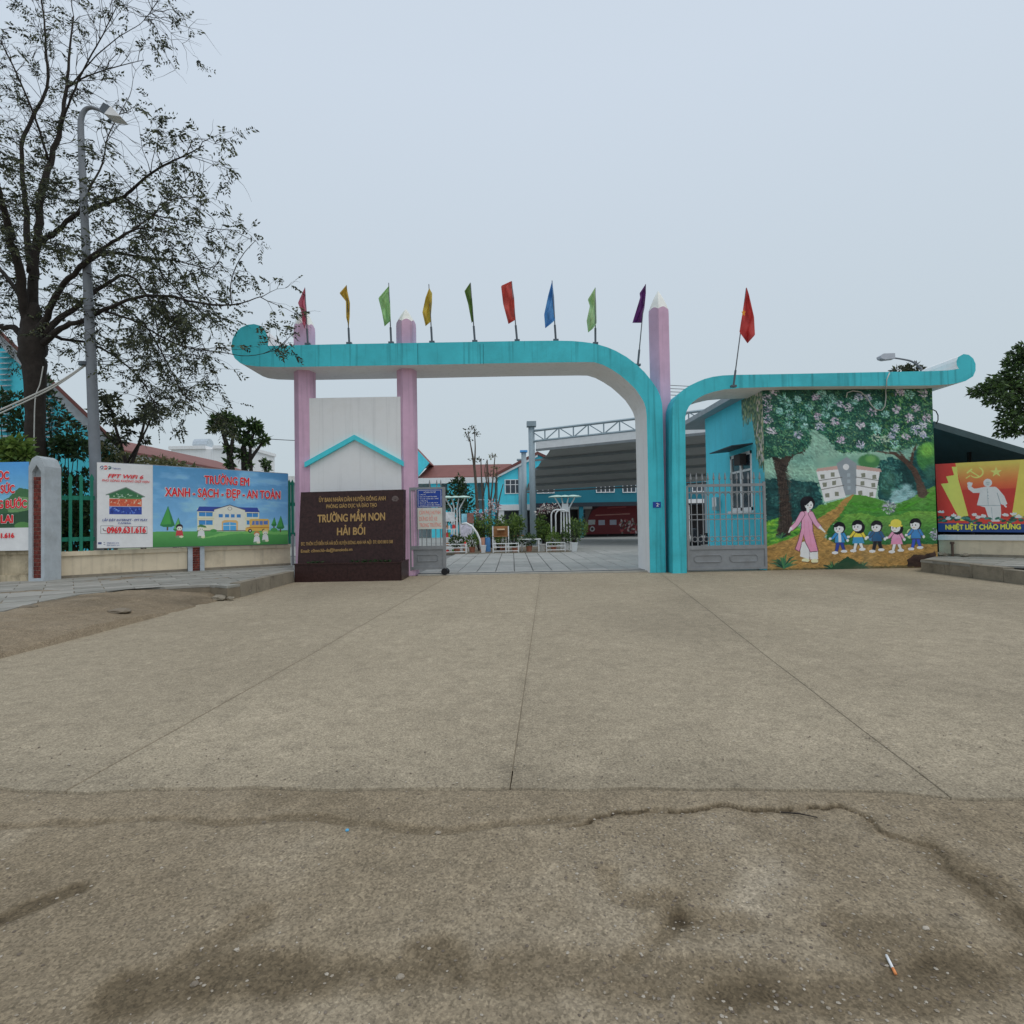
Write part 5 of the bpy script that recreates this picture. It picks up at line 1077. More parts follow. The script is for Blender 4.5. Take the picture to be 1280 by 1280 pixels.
# red banner (crop px: x 70..853 -> beyond, y 105..740)
cv = Canvas(75, 100, 950, 745, 330, 240, (196, 52, 40))
t = np.clip((cv.Y-120)/420, 0, 1)[..., None]
cv.poly([(70, 90), (240, 90), (380, 620), (70, 620)], (190, 46, 38)); 
inn = cv.inpoly([(265, 90), (840, 90), (745, 620), (370, 620)]); g = (np.array((222, 166, 60.))*(1-t)+np.array((176, 44, 36.))*t); m2 = np.clip((t[..., 0]-0.0)*1.0, 0, 1)
cv.a = np.where(inn[..., None], np.where(t < 0.55, np.array((214, 170, 70.))*(1-t/0.55)+np.array((190, 70, 42.))*(t/0.55), np.array((178, 46, 38.))), cv.a)
cv.poly([(232, 135), (280, 135), (290, 260), (365, 590), (350, 640), (290, 640), (122, 290), (195, 285), (175, 222), (250, 212)], (216, 186, 78)); cv.poly([(840, 90), (960, 90), (960, 640), (745, 600)], (210, 176, 70))
for (x, y, ro, ri) in ((630, 200, 55, 22),): cv.poly([(x+(ro if k % 2 == 0 else ri)*math.cos(-math.pi/2+k*math.pi/5), y+(ro if k % 2 == 0 else ri)*0.9*math.sin(-math.pi/2+k*math.pi/5)) for k in range(10)], (238, 208, 92))
cv.line([(455+60*math.cos(a), 195+48*math.sin(a)) for a in np.linspace(-1.1, 2.5, 14)], [4]+[13]*10+[10, 8, 6], (236, 204, 90)); cv.line([(395, 175), (480, 235)], 11, (236, 204, 90)); cv.line([(375, 195), (415, 165)], 15, (236, 204, 90)); cv.line([(395, 225), (362, 245)], 9, (236, 204, 90))
FG = (206, 214, 214); SH = (120, 132, 138)
cv.poly([(470, 342), (530, 330), (620, 335), (640, 352), (690, 420), (712, 490), (690, 505), (655, 490), (640, 430), (655, 505), (655, 590), (640, 650), (575, 650), (540, 600), (520, 520), (448, 495), (470, 420), (478, 385), (420, 385), (378, 350), (368, 320), (395, 318), (430, 345)], FG)
cv.poly([(375, 330), (368, 290), (385, 280), (400, 286), (420, 290), (408, 320), (396, 335)], FG); cv.ell(552, 295, 38, 36, FG); cv.ell(552, 300, 24, 26, (176, 180, 178)); cv.line([(540, 296), (566, 296)], 5, SH); cv.line([(545, 312), (560, 312)], 4, SH)
cv.line([(545, 350), (548, 500)], 4, SH); cv.line([(575, 520), (580, 640)], 4, SH); cv.line([(630, 390), (655, 490)], 6, SH); cv.line([(450, 500), (655, 505)], 5, SH)
for y in (380, 410, 440): cv.ell(550, y, 4, 4, SH)
cv.line([(690, 505), (700, 515)], 14, FG)
for k in range(60): x = random.uniform(80, 950); cv.dab(x, random.uniform(600, 665), 26, 12, random.choice(((34, 90, 70), (28, 70, 62), (60, 120, 110))), random.uniform(-0.4, 0.4), 0.95)
for x, y in ((110, 565), (230, 600), (270, 620), (420, 595), (500, 610), (455, 620), (690, 600), (760, 590), (800, 615), (880, 600), (180, 630)):
    for q in range(16): an = random.uniform(-2.9, -0.2); cv.dab(x+random.uniform(8, 26)*math.cos(an), y+random.uniform(8, 20)*math.sin(an), 13, 7, random.choice(((222, 214, 216), (206, 186, 196), (234, 230, 230))), an, 0.95)
cv.poly([(60, 662), (960, 672), (960, 760), (60, 760)], (32, 62, 122))
TLr, TRr, BLr, BRr = RP(1170.5, 580.5)+RN*0.12, RP(1294, 574)+RN*0.12, RP(1174.5, 664.5)+RN*0.12, RP(1298, 665.5)+RN*0.12
rb = root('greeting_banner', (BLr+BRr)/2, 'red and yellow greeting banner with a white waving figure', 'banner')
cv.sheet('printed_sheet', TLr, TRr, BLr, BRr, VINYL, rb, 0.56, 0.01)
MB().hexa([BLr-RN*0.03, BRr-RN*0.03, BRr-RN*0.012, BLr-RN*0.012, TLr-RN*0.03, TRr-RN*0.03, TRr-RN*0.012, TLr-RN*0.012]).build('backing', STEEL, rb)
q0, q1 = RP(1183.8, 661.8)+RN*0.132, RP(1277, 661.2)+RN*0.132
text('lettering', 'NHIỆT LIỆT CHÀO MỪNG', q0, q1, 5.8*14.6/700, YEL, rb, 0.055, 0.002, RN)
# lean-to shed with dark interior behind the red banner
YSh = 16.6
sh_ = root('lean_to_shed', (P(1230, 690, YSh).x, YSh+2, 0), 'dark green sloping shed roof over a black interior behind the red banner', 'shed')
a, b = P(1167.5, 526.5, YSh), P(1330, 575, YSh)
RG = mat('dark green roof sheet', C(52, 66, 68), 0.5, 0.15, 3); DKI = mat('shade-dark shed boards', C(20, 17, 16), 0.95, 0.2, 2)  # shed boards coloured near black to carry the interior's shade
MB().prism([a, b, b+Vector((0, 0, -0.20)), a+Vector((0, 0, -0.20))], (0, 5.5, 0)).build('roof', RG, sh_)
x0, x1 = a.x+0.02, b.x-0.1
MB().box((x0, YSh+4.5, 0), (x1, YSh+4.7, b.z-0.25)).prism([Vector((x0, YSh+4.5, b.z-0.25)), Vector((x1, YSh+4.5, b.z-0.25)), Vector((x0, YSh+4.5, a.z-0.22))], (0, 0.2, 0)).build('back_wall', DKI, sh_)
MB().box((x1-0.15, YSh+0.2, 0), (x1, YSh+4.5, b.z-0.26)).build('end_wall', DKI, sh_)
for y in (0.9,): MB().box((x0+y*2, YSh+0.1+y, 0), (x0+y*2+0.08, YSh+0.18+y, a.z-0.22-(x0+y*2+0.08-a.x)*(a.z-b.z)/(b.x-a.x))).build('post', DKI, sh_)
# ------------------------------------------------------------------ trees
def smooth_line(pts, n=5):
    pts = [np.array(p, float) for p in pts]; out = []
    for i in range(len(pts)-1):
        p0, p1, p2, p3 = pts[max(i-1, 0)], pts[i], pts[i+1], pts[min(i+2, len(pts)-1)]
        for k in range(n):
            t = k/n; out.append(0.5*((2*p1)+(-p0+p2)*t+(2*p0-5*p1+4*p2-p3)*t*t+(-p0+3*p1-3*p2+p3)*t**3))
    out.append(pts[-1]); return out
LEAFT = [mat('olive leaf %d' % i, c, 0.6, 0.25, 9, trans=0.3) for i, c in enumerate((C(58, 62, 45), C(46, 51, 39), C(74, 78, 53), C(38, 42, 35)))]
YT = 14.8
tr = root('street_tree', P(44, 690, YT), 'tall spreading tree with dark forked trunk and sparse feathery leaves', 'tree'); tr.location.z = 0
limbs = [   # (pixel x, pixel y, depth offset, radius px)
    [(46, 700, 0, 13), (45, 600, 0, 11.8), (44, 520, 0, 11.5), (43, 465, 0, 13.5), (41, 432, 0, 16.5), (40, 408, 0, 13.5), (40, 380, 0, 8)],
    [(36, 410, 0, 10), (27, 360, -.3, 8.5), (20, 320, -.5, 7.5), (10, 285, -.7, 6.5), (2, 250, -1, 5.5), (-12, 200, -1.4, 4), (-30, 120, -1.6, 3)],
    [(42, 410, 0, 10), (42, 360, .1, 9), (44, 325, .2, 8), (47, 295, .3, 7.5), (50, 260, .4, 6.5), (56, 225, .5, 6), (66, 195, .6, 5), (75, 160, .7, 4.2), (82, 120, .8, 3.2), (86, 75, .9, 2.2), (92, 20, 1, 1.2)],
    [(38, 340, .1, 7), (34, 300, .5, 6), (32, 265, .8, 5), (28, 215, 1, 4), (30, 170, 1.2, 3.5), (58, 110, 1.5, 2.6), (57, 60, 1.6, 2), (54, 15, 1.7, 1.5), (48, -20, 1.8, 1)],
    [(50, 303, .3, 5.5), (70, 289, 0, 5), (98, 266, -.4, 4.4), (125, 257, -.6, 4), (150, 248, -.8, 3.4), (170, 232, -1, 2.8), (195, 212, -1.2, 2.2), (225, 197, -1.5, 1.5), (255, 182, -1.7, .9)],
    [(46, 420, 0, 8), (58, 395, -.3, 6.5), (75, 362, -.6, 5.5), (98, 337, -.9, 4.8), (112, 322, -1.1, 4), (140, 303, -1.4, 3.2), (165, 288, -1.7, 2.2), (190, 284, -2, 1.3)],
    [(103, 334, -1, 3.6), (125, 318, -.8, 3.2), (150, 317, -.7, 2.6), (185, 323, -.6, 2), (220, 326, -.5, 1.4), (265, 338, -.4, .8)],
    [(48, 425, 0, 7.5), (70, 402, .3, 6), (98, 382, .5, 4.8), (122, 362, .8, 3.8), (148, 346, 1, 3), (165, 346, 1.2, 2.5), (178, 362, 1.3, 2), (192, 385, 1.4, 1.5), (200, 430, 1.4, 1), (215, 480, 1.4, .6)],
    [(50, 432, 0, 7), (75, 412, -.2, 5.5), (105, 400, -.5, 4.5), (140, 383, -.9, 3.6), (175, 371, -1.2, 3), (210, 370, -1.5, 2.5), (245, 378, -1.8, 2.2), (290, 381, -2.1, 1.6), (325, 371, -2.3, .9)],
    [(290, 381, -2.1, 1.4), (288, 360, -2.1, 1.2), (294, 335, -2.1, 1), (306, 315, -2.2, .8), (320, 300, -2.2, .6)],
    [(130, 388, -.8, 2.6), (165, 400, -1, 2.2), (200, 420, -1.1, 1.8), (235, 435, -1.2, 1.3), (275, 440, -1.3, 1), (310, 445, -1.4, .7), (345, 438, -1.5, .5)],
    [(150, 380, -1, 2), (180, 405, -.8, 1.6), (205, 445, -.7, 1.3), (225, 485, -.7, 1), (250, 505, -.7, .6)],
    [(60, 418, 0, 4), (85, 425, .6, 3), (115, 430, 1, 2.4), (150, 450, 1.2, 1.8), (180, 480, 1.3, 1.3), (200, 520, 1.3, .7)],
    [(38, 430, 0, 7), (18, 410, .3, 5.5), (0, 408, .5, 4.5), (-30, 390, .8, 3)],
    [(30, 380, -.2, 5), (12, 350, .5, 4), (-5, 330, 1, 3), (-40, 280, 1.4, 2)],
    [(75, 160, .7, 2.4), (90, 120, .4, 2), (105, 85, .2, 1.6), (125, 50, 0, 1.2), (140, 20, -.1, .9), (152, -5, -.2, .6)],
    [(82, 110, .8, 1.8), (110, 95, .9, 1.4), (140, 85, 1, 1), (180, 75, 1, .5)],
    [(90, 105, .5, 1.5), (120, 70, .2, 1.1), (150, 45, 0, .8), (175, 30, 0, .6), (190, 12, 0, .4)],
    [(60, 200, .5, 2.6), (45, 150, .2, 2.2), (20, 90, 0, 1.8), (0, 50, -.2, 1.3)],
    [(98, 264, -.4, 2.4), (112, 235, -.2, 2), (128, 205, 0, 1.6), (135, 170, 0, 1.1), (162, 120, 0, .6)],
    [(160, 250, -.9, 1.8), (190, 268, -1.1, 1.5), (225, 275, -1.2, 1.1), (260, 285, -1.3, .8), (300, 288, -1.4, .5)],
    [(165, 288, -1.7, 1.4), (195, 265, -1.8, 1.1), (215, 245, -1.9, .8), (240, 215, -2, .5)],
    [(185, 323, -.6, 1.3), (210, 350, -.6, 1), (235, 380, -.5, .8), (250, 420, -.5, .6), (262, 455, -.5, .4)],
]
trunk = MB(); twig = MB(); lv = Leaves(); lines = []
for L0 in limbs:
    l = smooth_line(L0, 4); pts = [P(a, b, YT+c) for a, b, c, r_ in l]; kf = 0.90 if L0 is limbs[0] else 0.62; rad = [max(0.007, kf*r_*(YT+c)/700) for a, b, c, r_ in l]
    for i in range(1, len(pts)-1): pts[i] = pts[i]+Vector((random.gauss(0, 1), random.gauss(0, 1), random.gauss(0, 1)))*min(0.018, rad[i]*0.22)
    trunk.tube(pts, rad, 8 if rad[0] > 0.08 else 6); lines.append((pts, rad))
trunk.build('trunk', BARKD, tr, True)
def pinnate(p, d, ln, nl, sz):
    d = d.normalized(); s_ = d.cross(Vector((random.gauss(0, .4), random.gauss(0, .4), 1))).normalized()
    for k in range(nl):
        q = p+d*(ln*(k+0.5)/nl)+Vector((0, 0, -0.25*ln*(k/nl)**2))
        for sg_ in (-1, 1):
            if random.random() < 0.12: continue
            lv.add(q, d*0.55+s_*sg_*0.8+Vector((0, 0, -0.35+random.gauss(0, .2))), sz*random.uniform(.7, 1.2), sz*0.40)
def spray(p, d, ln, lev, leafy):
    pts = [p]; q = p; n = 4; dd = d.normalized()
    for k in range(n):
        dd = (dd+Vector((random.gauss(0, .28), random.gauss(0, .28), random.gauss(0, .2)-0.05))).normalized(); q = q+dd*(ln/n); pts.append(q)
    r_ = 0.011 if lev == 2 else 0.006
    twig.tube(pts, [r_*(1-0.18*k) for k in range(n+1)], 4 if lev == 2 else 3, cap=False)
    if lev > 1:
        for k in range(random.randint(4, 6)): i = random.randint(1, n); spray(pts[i], dd+Vector((random.gauss(0, .8), random.gauss(0, .8), random.gauss(0, .55))), ln*random.uniform(.4, .7), lev-1, leafy)
    else:
        if random.random() < leafy:
            for k in range(random.randint(2, 4)): pinnate(pts[random.randint(2, n)], dd+Vector((random.gauss(0, .6), random.gauss(0, .6), random.gauss(-.15, .4))), random.uniform(.22, .36), random.randint(4, 6), 0.105)
for pts, rad in lines[1:]:
    n = len(pts); tot = sum((pts[i+1]-pts[i]).length for i in range(n-1)); cnt = max(4, int(tot*4.6))
    for k in range(cnt):
        i = random.randint(int(n*0.22), n-1)
        if rad[i] > 0.13: continue
        if pts[i].x > -7.4 and random.random() < 0.78: continue
        t = (pts[min(i+1, n-1)]-pts[max(i-1, 0)]).normalized(); q = pts[i]
        hi = q.z > 11.3
        spray(q, t*0.7+Vector((random.gauss(0, .6), random.gauss(0, .7), random.gauss(0.05, .55))), random.uniform(.6, 1.35), 2, 0.25 if hi else 0.66)
twig.build('twigs', BARKD, tr); lv.build('crown', LEAFT, tr); NLEAF = len(lv.c)
def small_tree(name, label, base, Y, stems, blobs, mats, nleaf, lsz, group=None, spread=1.0, bark=BARKD, lw=0.45):
    r_ = root(name, P(*base, Y), label, 'tree', group); r_.location.z = 0
    m = MB()
    for s_ in stems:
        l = smooth_line(s_, 4); m.tube([P(a, b, Y+c) for a, b, c, q in l], [max(0.006, q*Y/700) for a, b, c, q in l], 7)
    m.build('trunk', bark, r_, True); L_ = Leaves(); tw = MB()
    for (x, y, c, rx, ry, f) in blobs:
        ctr = P(x, y, Y+c)
        for k in range(int(nleaf*f)):
            v = Vector((random.gauss(0, 1), random.gauss(0, 1), random.gauss(0, 1))); v.normalize(); v = v*(random.random()**0.45)
            v = Vector((v.x*rx*Y/700, v.y*rx*Y/700*spread, v.z*ry*Y/700)); d = v.normalized()+Vector((random.gauss(0, .5), random.gauss(0, .5), random.gauss(-.25, .5)))
            L_.add(ctr+v, d, lsz*random.uniform(.6, 1.3), lsz*lw)
        for k in range(5): v = Vector((random.gauss(0, 1), random.gauss(0, 1), random.gauss(0, .6))).normalized()*rx*Y/700*0.8; tw.tube([ctr-Vector((0, 0, ry*Y/700*0.6)), ctr+v*0.5, ctr+v], [0.02, 0.012, 0.006], 4)
    tw.build('branches', bark, r_); L_.build('crown', mats, r_); return r_
LG = [mat('mid green leaf %d' % i, c, 0.55, 0.25, 9, trans=0.3) for i, c in enumerate((C(56, 74, 40), C(42, 58, 34), C(72, 92, 48), C(34, 46, 30)))]
LB = [mat('bright leaf %d' % i, c, 0.5, 0.25, 9, trans=0.35) for i, c in enumerate((C(80, 102, 46), C(60, 80, 40), C(98, 116, 58)))]
LBR = [mat('brownish leaf %d' % i, c, 0.6, 0.25, 9, trans=0.3) for i, c in enumerate((C(92, 92, 60), C(76, 80, 54), C(104, 100, 72)))]
def blobs_along(pts, n, rx, ry, jit):
    o = []
    for k in range(n):
        i = random.random()*(len(pts)-1); a, b = pts[int(i)], pts[min(int(i)+1, len(pts)-1)]; f = i-int(i)
        o.append((a[0]+(b[0]-a[0])*f+random.gauss(0, jit), a[1]+(b[1]-a[1])*f+random.gauss(0, jit), random.gauss(0, .5), rx*random.uniform(.6, 1.2), ry*random.uniform(.6, 1.2), 1))
    return o
small_tree('roadside_tree', 'dense dark crown leaning in at the right frame edge', (1320, 700), 22, [[(1322, 720, 0, 9), (1318, 620, 0, 8), (1310, 540, 0, 7), (1290, 500, 0, 4), (1260, 480, 0, 2)], [(1312, 550, 0, 5), (1300, 480, .5, 4), (1290, 440, .5, 2)]],
    [(1226, 488, 0, 12, 7, .8), (1240, 483, 0, 12, 9, 1), (1252, 476, .5, 13, 10, 1), (1248, 498, -.5, 13, 9, 1), (1262, 490, 0, 14, 13, 1.2), (1272, 470, 0, 14, 16, 1.4), (1268, 452, .3, 10, 9, .8), (1278, 440, 0, 10, 12, 1), (1272, 510, 0, 15, 12, 1.2), (1262, 525, -.3, 12, 8, .8), (1276, 535, 0, 14, 9, 1), (1258, 540, 0, 10, 5, .5), (1290, 500, 1, 22, 36, 3), (1300, 450, 1, 22, 30, 3), (1310, 540, 1, 20, 18, 2)], LG, 260, 0.20, None, 1.2)
small_tree('pollard_tree', 'pollarded tree with leafy knob crown behind the banner, left one of the pair', (291, 600), 30, [[(291, 640, 0, 4.5), (290, 590, 0, 4), (286, 565, 0, 3.2), (280, 545, 0, 2.4), (275, 530, 0, 1.4)], [(288, 570, 0, 3), (291, 548, 0, 2), (292, 535, 0, 1.2)]],
    [(271, 527, 0, 7, 7, 1), (281, 522, 0, 9, 6, 1.1), (293, 528, 0, 8, 7, 1), (286, 538, 0, 7, 5, .7), (286, 560, 0, 4, 5, .4), (288, 578, 0, 4, 6, .4), (266, 534, 0, 4, 3, .3)], LG, 180, 0.30)
small_tree('pollard_tree', 'pollarded tree with forked leafy crown nearer the pink column', (310, 600), 30.5, [[(306, 640, 0, 4.5), (306, 595, 0, 4), (305, 570, 0, 3.4), (306, 550, 0, 2.4), (314, 535, 0, 1.6)], [(306, 585, 0, 3), (316, 570, 0, 2.2), (326, 556, 0, 1.6), (330, 548, 0, 1)], [(314, 590, 0, 2.4), (313, 560, 0, 1.8), (318, 540, 0, 1.2)]],
    [(303, 546, 0, 6, 6, .8), (316, 530, 0, 8, 5, .9), (322, 536, 0, 6, 5, .6), (330, 549, 0, 5, 5, .6), (312, 552, 0, 6, 5, .6), (303, 568, 0, 5, 7, .5), (310, 580, 0, 4, 5, .3)], LG, 180, 0.30)
small_tree('young_palm', 'tiny palm-like treetop just over the blue banner', (332, 600), 34, [[(332, 640, 0, 2), (332, 590, 0, 1.8), (332, 580, 0, 1.5)]], [(332, 579, 0, 4.5, 3.5, .7), (333, 586, 0, 3, 3, .3)], LG, 150, 0.26)
sp_ = [[(165, 640, 0, 3), (160, 590, 0, 2.6), (152, 560, 0, 2), (142, 525, 0, 1.5), (135, 495, 0, 1)], [(160, 590, 0, 2.2), (172, 560, .3, 1.8), (180, 530, .3, 1.4), (184, 505, .3, 1)], [(158, 580, 0, 1.6), (176, 550, -.3, 1.2), (190, 520, -.3, .8), (194, 495, -.3, .5)], [(152, 562, 0, 1.2), (135, 548, 0, .9), (125, 535, 0, .5)]]
small_tree('garden_tree', 'thin sparse tree just right of the lamp post', (165, 640), 18, sp_, blobs_along([(130, 500), (145, 530), (160, 550), (180, 515), (195, 500)], 26, 9, 6, 9), LEAFT, 44, 0.16)
def shrub(name, label, base, Y, blobs, mats, nleaf, lsz, z0=0.0, group=None, lw=0.45):
    q = P(*base, Y); r_ = root(name, (q.x, Y, z0), label, 'shrub', group); m = MB(); L_ = Leaves()
    for (x, y, c, rx, ry, f) in blobs:
        ctr = P(x, y, Y+c); m.tube([(q.x+random.uniform(-.1, .1), Y, z0), ((q.x+ctr.x)/2, Y+c/2, (z0+ctr.z)/2+0.1), ctr], [0.025, 0.018, 0.008], 5)
        for k in range(int(nleaf*f)):
            v = Vector((random.gauss(0, 1), random.gauss(0, 1), random.gauss(0, 1))).normalized()*(random.random()**0.45); v = Vector((v.x*rx*Y/700, v.y*rx*Y/700, v.z*ry*Y/700))
            L_.add(ctr+v, v.normalized()+Vector((random.gauss(0, .5), random.gauss(0, .5), random.gauss(-.1, .5))), lsz*random.uniform(.6, 1.3), lsz*lw)
    m.build('stems', BARKD, r_); L_.build('foliage', mats, r_); return r_
shrub('garden_shrub', 'large dark shrub behind the green pickets', (88, 660), 15.2, [(70, 560, 0, 14, 12, 1), (85, 555, 0, 16, 12, 1.2), (98, 562, 0, 13, 12, 1), (75, 600, .3, 12, 16, 1), (90, 610, .2, 12, 20, 1.2), (82, 645, .2, 14, 20, 1.3), (100, 640, .3, 12, 22, 1.2), (108, 600, .5, 8, 14, .6), (110, 665, .3, 10, 14, .8), (72, 668, .3, 8, 12, .6)], LEAFD, 210, 0.16)
shrub('garden_shrub', 'bright green leafy bush at the foot of the street tree', (18, 600), 13.6, [(12, 562, 0, 10, 10, 1), (24, 556, 0, 10, 9, 1), (18, 572, 0, 13, 8, 1.2), (32, 568, 0, 7, 8, .7), (5, 556, 0, 8, 8, .8), (-10, 560, 0, 10, 10, 1)], LB, 120, 0.20)
shrub('garden_shrub', 'dark bush behind the trunk at the left edge', (10, 600), 17.5, [(10, 520, 0, 14, 14, 1), (24, 530, 0, 12, 14, 1), (0, 500, 0, 10, 12, 1), (18, 500, 0, 10, 10, .7)], LEAFD, 150, 0.18)
for k, (x0, x1, y0, y1, lb) in enumerate(((126, 160, 572, 566, 'nearest the lamp post'), (160, 200, 571, 572, 'in the middle of the row'), (200, 240, 573, 580, 'at the right end of the row'))):
    shrub('eave_bush', 'brownish bush top over the banner, %s' % lb, ((x0+x1)/2, 640), 19, [(x0+(x1-x0)*t_, y0+(y1-y0)*t_+random.gauss(0, 2)+7, random.gauss(0, .3), 7, 7, 1) for t_ in np.linspace(0, 1, 7)], LBR, 46, 0.17, 0.0, 'bushes behind the school banner')
shrub('roof_plant', 'small treetop showing above the guard house beam by the lamp', (1136, 520), 24, [(1124, 462, 0, 6, 4, 1), (1133, 461, 0, 6, 4, 1), (1143, 459, 0, 7, 5, 1), (1150, 464, 0, 5, 5, .8), (1136, 470, 0, 12, 6, 1)], LEAFT, 50, 0.20)
# ------------------------------------------------------------------ lamp posts, cables
POST = mat('grey lamp post', C(100, 104, 109), 0.6, 0.12, 3, 0.1, 30)
YLp = 14.0
lp = root('street_lamp', P(121, 700, YLp), 'tall tapered grey street lamp post in front of the tree', 'street lamp'); lp.location.z = 0
l = smooth_line([(123, 712, 6.6), (119, 580, 6.2), (113, 430, 5.6), (107, 300, 4.6), (102.5, 200, 3.9), (101, 160, 3.5), (102, 146, 3.2), (107, 137, 2.7), (114, 134.5, 2.3), (123, 137, 2.0), (132, 142, 1.8)], 5)
MB().tube([P(a, b, YLp) for a, b, c in l], [c*YLp/700 for a, b, c in l], 12).build('post', POST, lp, True)
h = [P(x, y, YLp) for x, y in ((129, 141), (134, 133), (143, 138), (154, 149), (142, 149), (135, 147))]
MB().prism([h[0]+Vector((0, -.14, 0)), h[1]+Vector((0, -.14, 0)), h[2]+Vector((0, -.14, 0)), h[5]+Vector((0, -.14, 0))], (0, .28, 0)).build('lamp_housing', DSTEEL, lp)
MB().prism([h[2]+Vector((0.01, -.15, 0.005)), h[3]+Vector((0, -.1, 0)), h[4]+Vector((0, -.15, 0)), h[5]+Vector((0.01, -.15, -0.005))], (0, .3, 0)).build('lamp_shade', mat('pale lamp shade', C(196, 196, 200), 0.4), lp)
q = P(137, 151, YLp); MB().lathe(q-Vector((0, 0, .06)), [(0.02, 0), (0.045, .03), (0.04, .08), (0.02, .1)], 10).build('sensor', DSTEEL, lp)
MB().tube([P(107, 453, YLp), P(107, 457, YLp)], 0.145, 12).build('clamp', DSTEEL, lp)
YL2 = 20.5
l2 = root('street_lamp', P(1152, 700, YL2), 'slim grey street lamp rising behind the guard house beam', 'street lamp'); l2.location.z = 0
l = smooth_line([(1156, 712, 2.2), (1154, 560, 2), (1152, 470, 1.6), (1149, 459, 1.4), (1140, 452, 1.2), (1128, 449, 1.1), (1114, 447, 1)], 5)
MB().tube([P(a, b, YL2) for a, b, c in l], [c*YL2/700 for a, b, c in l], 8).build('post', POST, l2, True)
a = [P(x, y, YL2) for x, y in ((1098, 446), (1102, 443), (1116, 442.5), (1116.5, 449), (1104, 450.5), (1099, 449))]
MB().prism([v+Vector((0, -.12, 0)) for v in a], (0, .24, 0)).build('lamp_head', mat('lamp head grey', C(150, 152, 158), 0.4), l2)
def cable(pts, r_, m, label):
    return one('overhead_cable', MB().tube(smooth_line(pts, 6) if False else [Vector(v) for v in smooth_line([tuple(p) for p in pts], 6)], r_, 5), m, label, 'cable', None, True)
WIRE = mat('dark wire', C(70, 72, 76), 0.6)
cable([P(108, 455, YLp), P(60, 485, 13.6), P(-40, 530, 13)], 0.022, CBL, 'thick pale cable running left from the lamp post, upper of two')
cable([P(108, 456, YLp), P(60, 488, 13.6), P(-40, 535, 13)], 0.018, CBL, 'pale cable running left from the lamp post, lower of two')
cable([P(113, 453, YLp), P(150, 450, 17), P(200, 446, 24), P(262, 442, 40)], 0.012, WIRE, 'upper thin wire leaving the lamp post to the right')
cable([P(113, 455, YLp), P(150, 456, 17), P(210, 458, 24), P(300, 462, 40)], 0.012, WIRE, 'lower thin wire leaving the lamp post to the right')
cable([P(54, 458, 14.3), P(50, 480, 14.3), P(44, 500, 14.3), P(42.5, 560, 14.3)], 0.014, CBL, 'pale cable hanging down along the tree trunk')
for k, (ya, yb, lb) in enumerate(((482, 484, 'top'), (486, 487.5, 'second'), (490, 491, 'third'), (494, 494, 'lowest'))):
    cable([P(800, ya-2, 60), P(845, ya, 60), P(900, yb+1, 60)], 0.035, WIRE, '%s of the far wires between the two arches' % lb)
cable([P(300, 545, 45), P(340, 549, 45), P(400, 552, 45)], 0.03, WIRE, 'faint far wire left of the leftmost pink column')
# ------------------------------------------------------------------ buildings
ROOF = mat('red roof sheet', C(132, 88, 82, 0.95), 0.7, 0.10, 1.2, 0.0, dirt=C(110, 76, 70, 0.95), dirt_amt=0.4, dscale=0.5)
ROOFD = mat('red roof edge', C(92, 58, 54), 0.7, 0.1)
def window(par, x0, x1, z0, z1, y, n=3, tr_=0.35):
    f = MB(); t = 0.07
    f.box((x0-t, y-0.06, z0-t), (x1+t, y+0.02, z0)).box((x0-t, y-0.06, z1), (x1+t, y+0.02, z1+t)).box((x0-t, y-0.06, z0), (x0, y+0.02, z1)).box((x1, y-0.06, z0), (x1+t, y+0.02, z1))
    for k in range(1, n): x = x0+(x1-x0)*k/n; f.box((x-0.035, y-0.05, z0), (x+0.035, y+0.02, z1))
    if tr_: zz = z1-(z1-z0)*tr_; f.box((x0, y-0.045, zz-0.03), (x1, y+0.015, zz+0.03))
    w_ = f.build('window', PVC, par)
    for k in range(n): MB().box((x0+(x1-x0)*k/n+0.036, y-0.02, z0), (x0+(x1-x0)*(k+1)/n-0.036, y-0.012, z1)).build('pane', GLASS, w_)
    return w_
# left gabled building
Y1 = 21.0; ext = Vector((-6, 9, 0))
lb_ = root('school_building', P(60, 700, Y1), 'teal gabled school building with white barge boards behind the street tree', 'building'); lb_.location.z = 0
a, b = P(-90, 322, Y1), P(158, 562, Y1); zb_ = 0
sl = (b.z-a.z)/(b.x-a.x)
lx = 2*a.x-b.x
MB().prism([Vector((lx+0.6, Y1, 0)), Vector((b.x-0.6, Y1, 0)), Vector((b.x-0.6, Y1, b.z-0.2-0.6*sl)), Vector((a.x, Y1, a.z-0.2)), Vector((lx+0.6, Y1, b.z-0.2-0.6*sl))], ext).build('gable_wall', TEALW, lb_)
MB().prism([a+Vector((0, -.12, -0.62)), b+Vector((0, -.12, -0.62)), b+Vector((0, -.12, -0.14)), a+Vector((0, -.12, -0.14))], (0, .10, 0)).build('barge_board', GREYR, lb_)
MB().prism([a+Vector((0, -.3, -0.138)), b+Vector((0.1, -.3, -0.138)), b+Vector((0.1, -.3, 0.03)), a+Vector((0, -.3, 0.03))], ext*1.03).prism([a+Vector((0, -.3, -0.138)), Vector((lx-.1, Y1-.3, b.z-.138)), Vector((lx-.1, Y1-.3, b.z+.03)), a+Vector((0, -.3, 0.03))], ext*1.03).build('roof', ROOFD, lb_)
# vertical stack of louvres seen through the branches
for k, x in enumerate((4, 58)):
    for j in range(16):
        q = P(x, 440+j*7 if k == 0 else 486+j*6, Y1-0.15); MB().rot_box(q, (0.22, 0, 0), (0, 0.10, 0.03), (0, 0, 0.02)).build('louvre', GREYR, lb_)
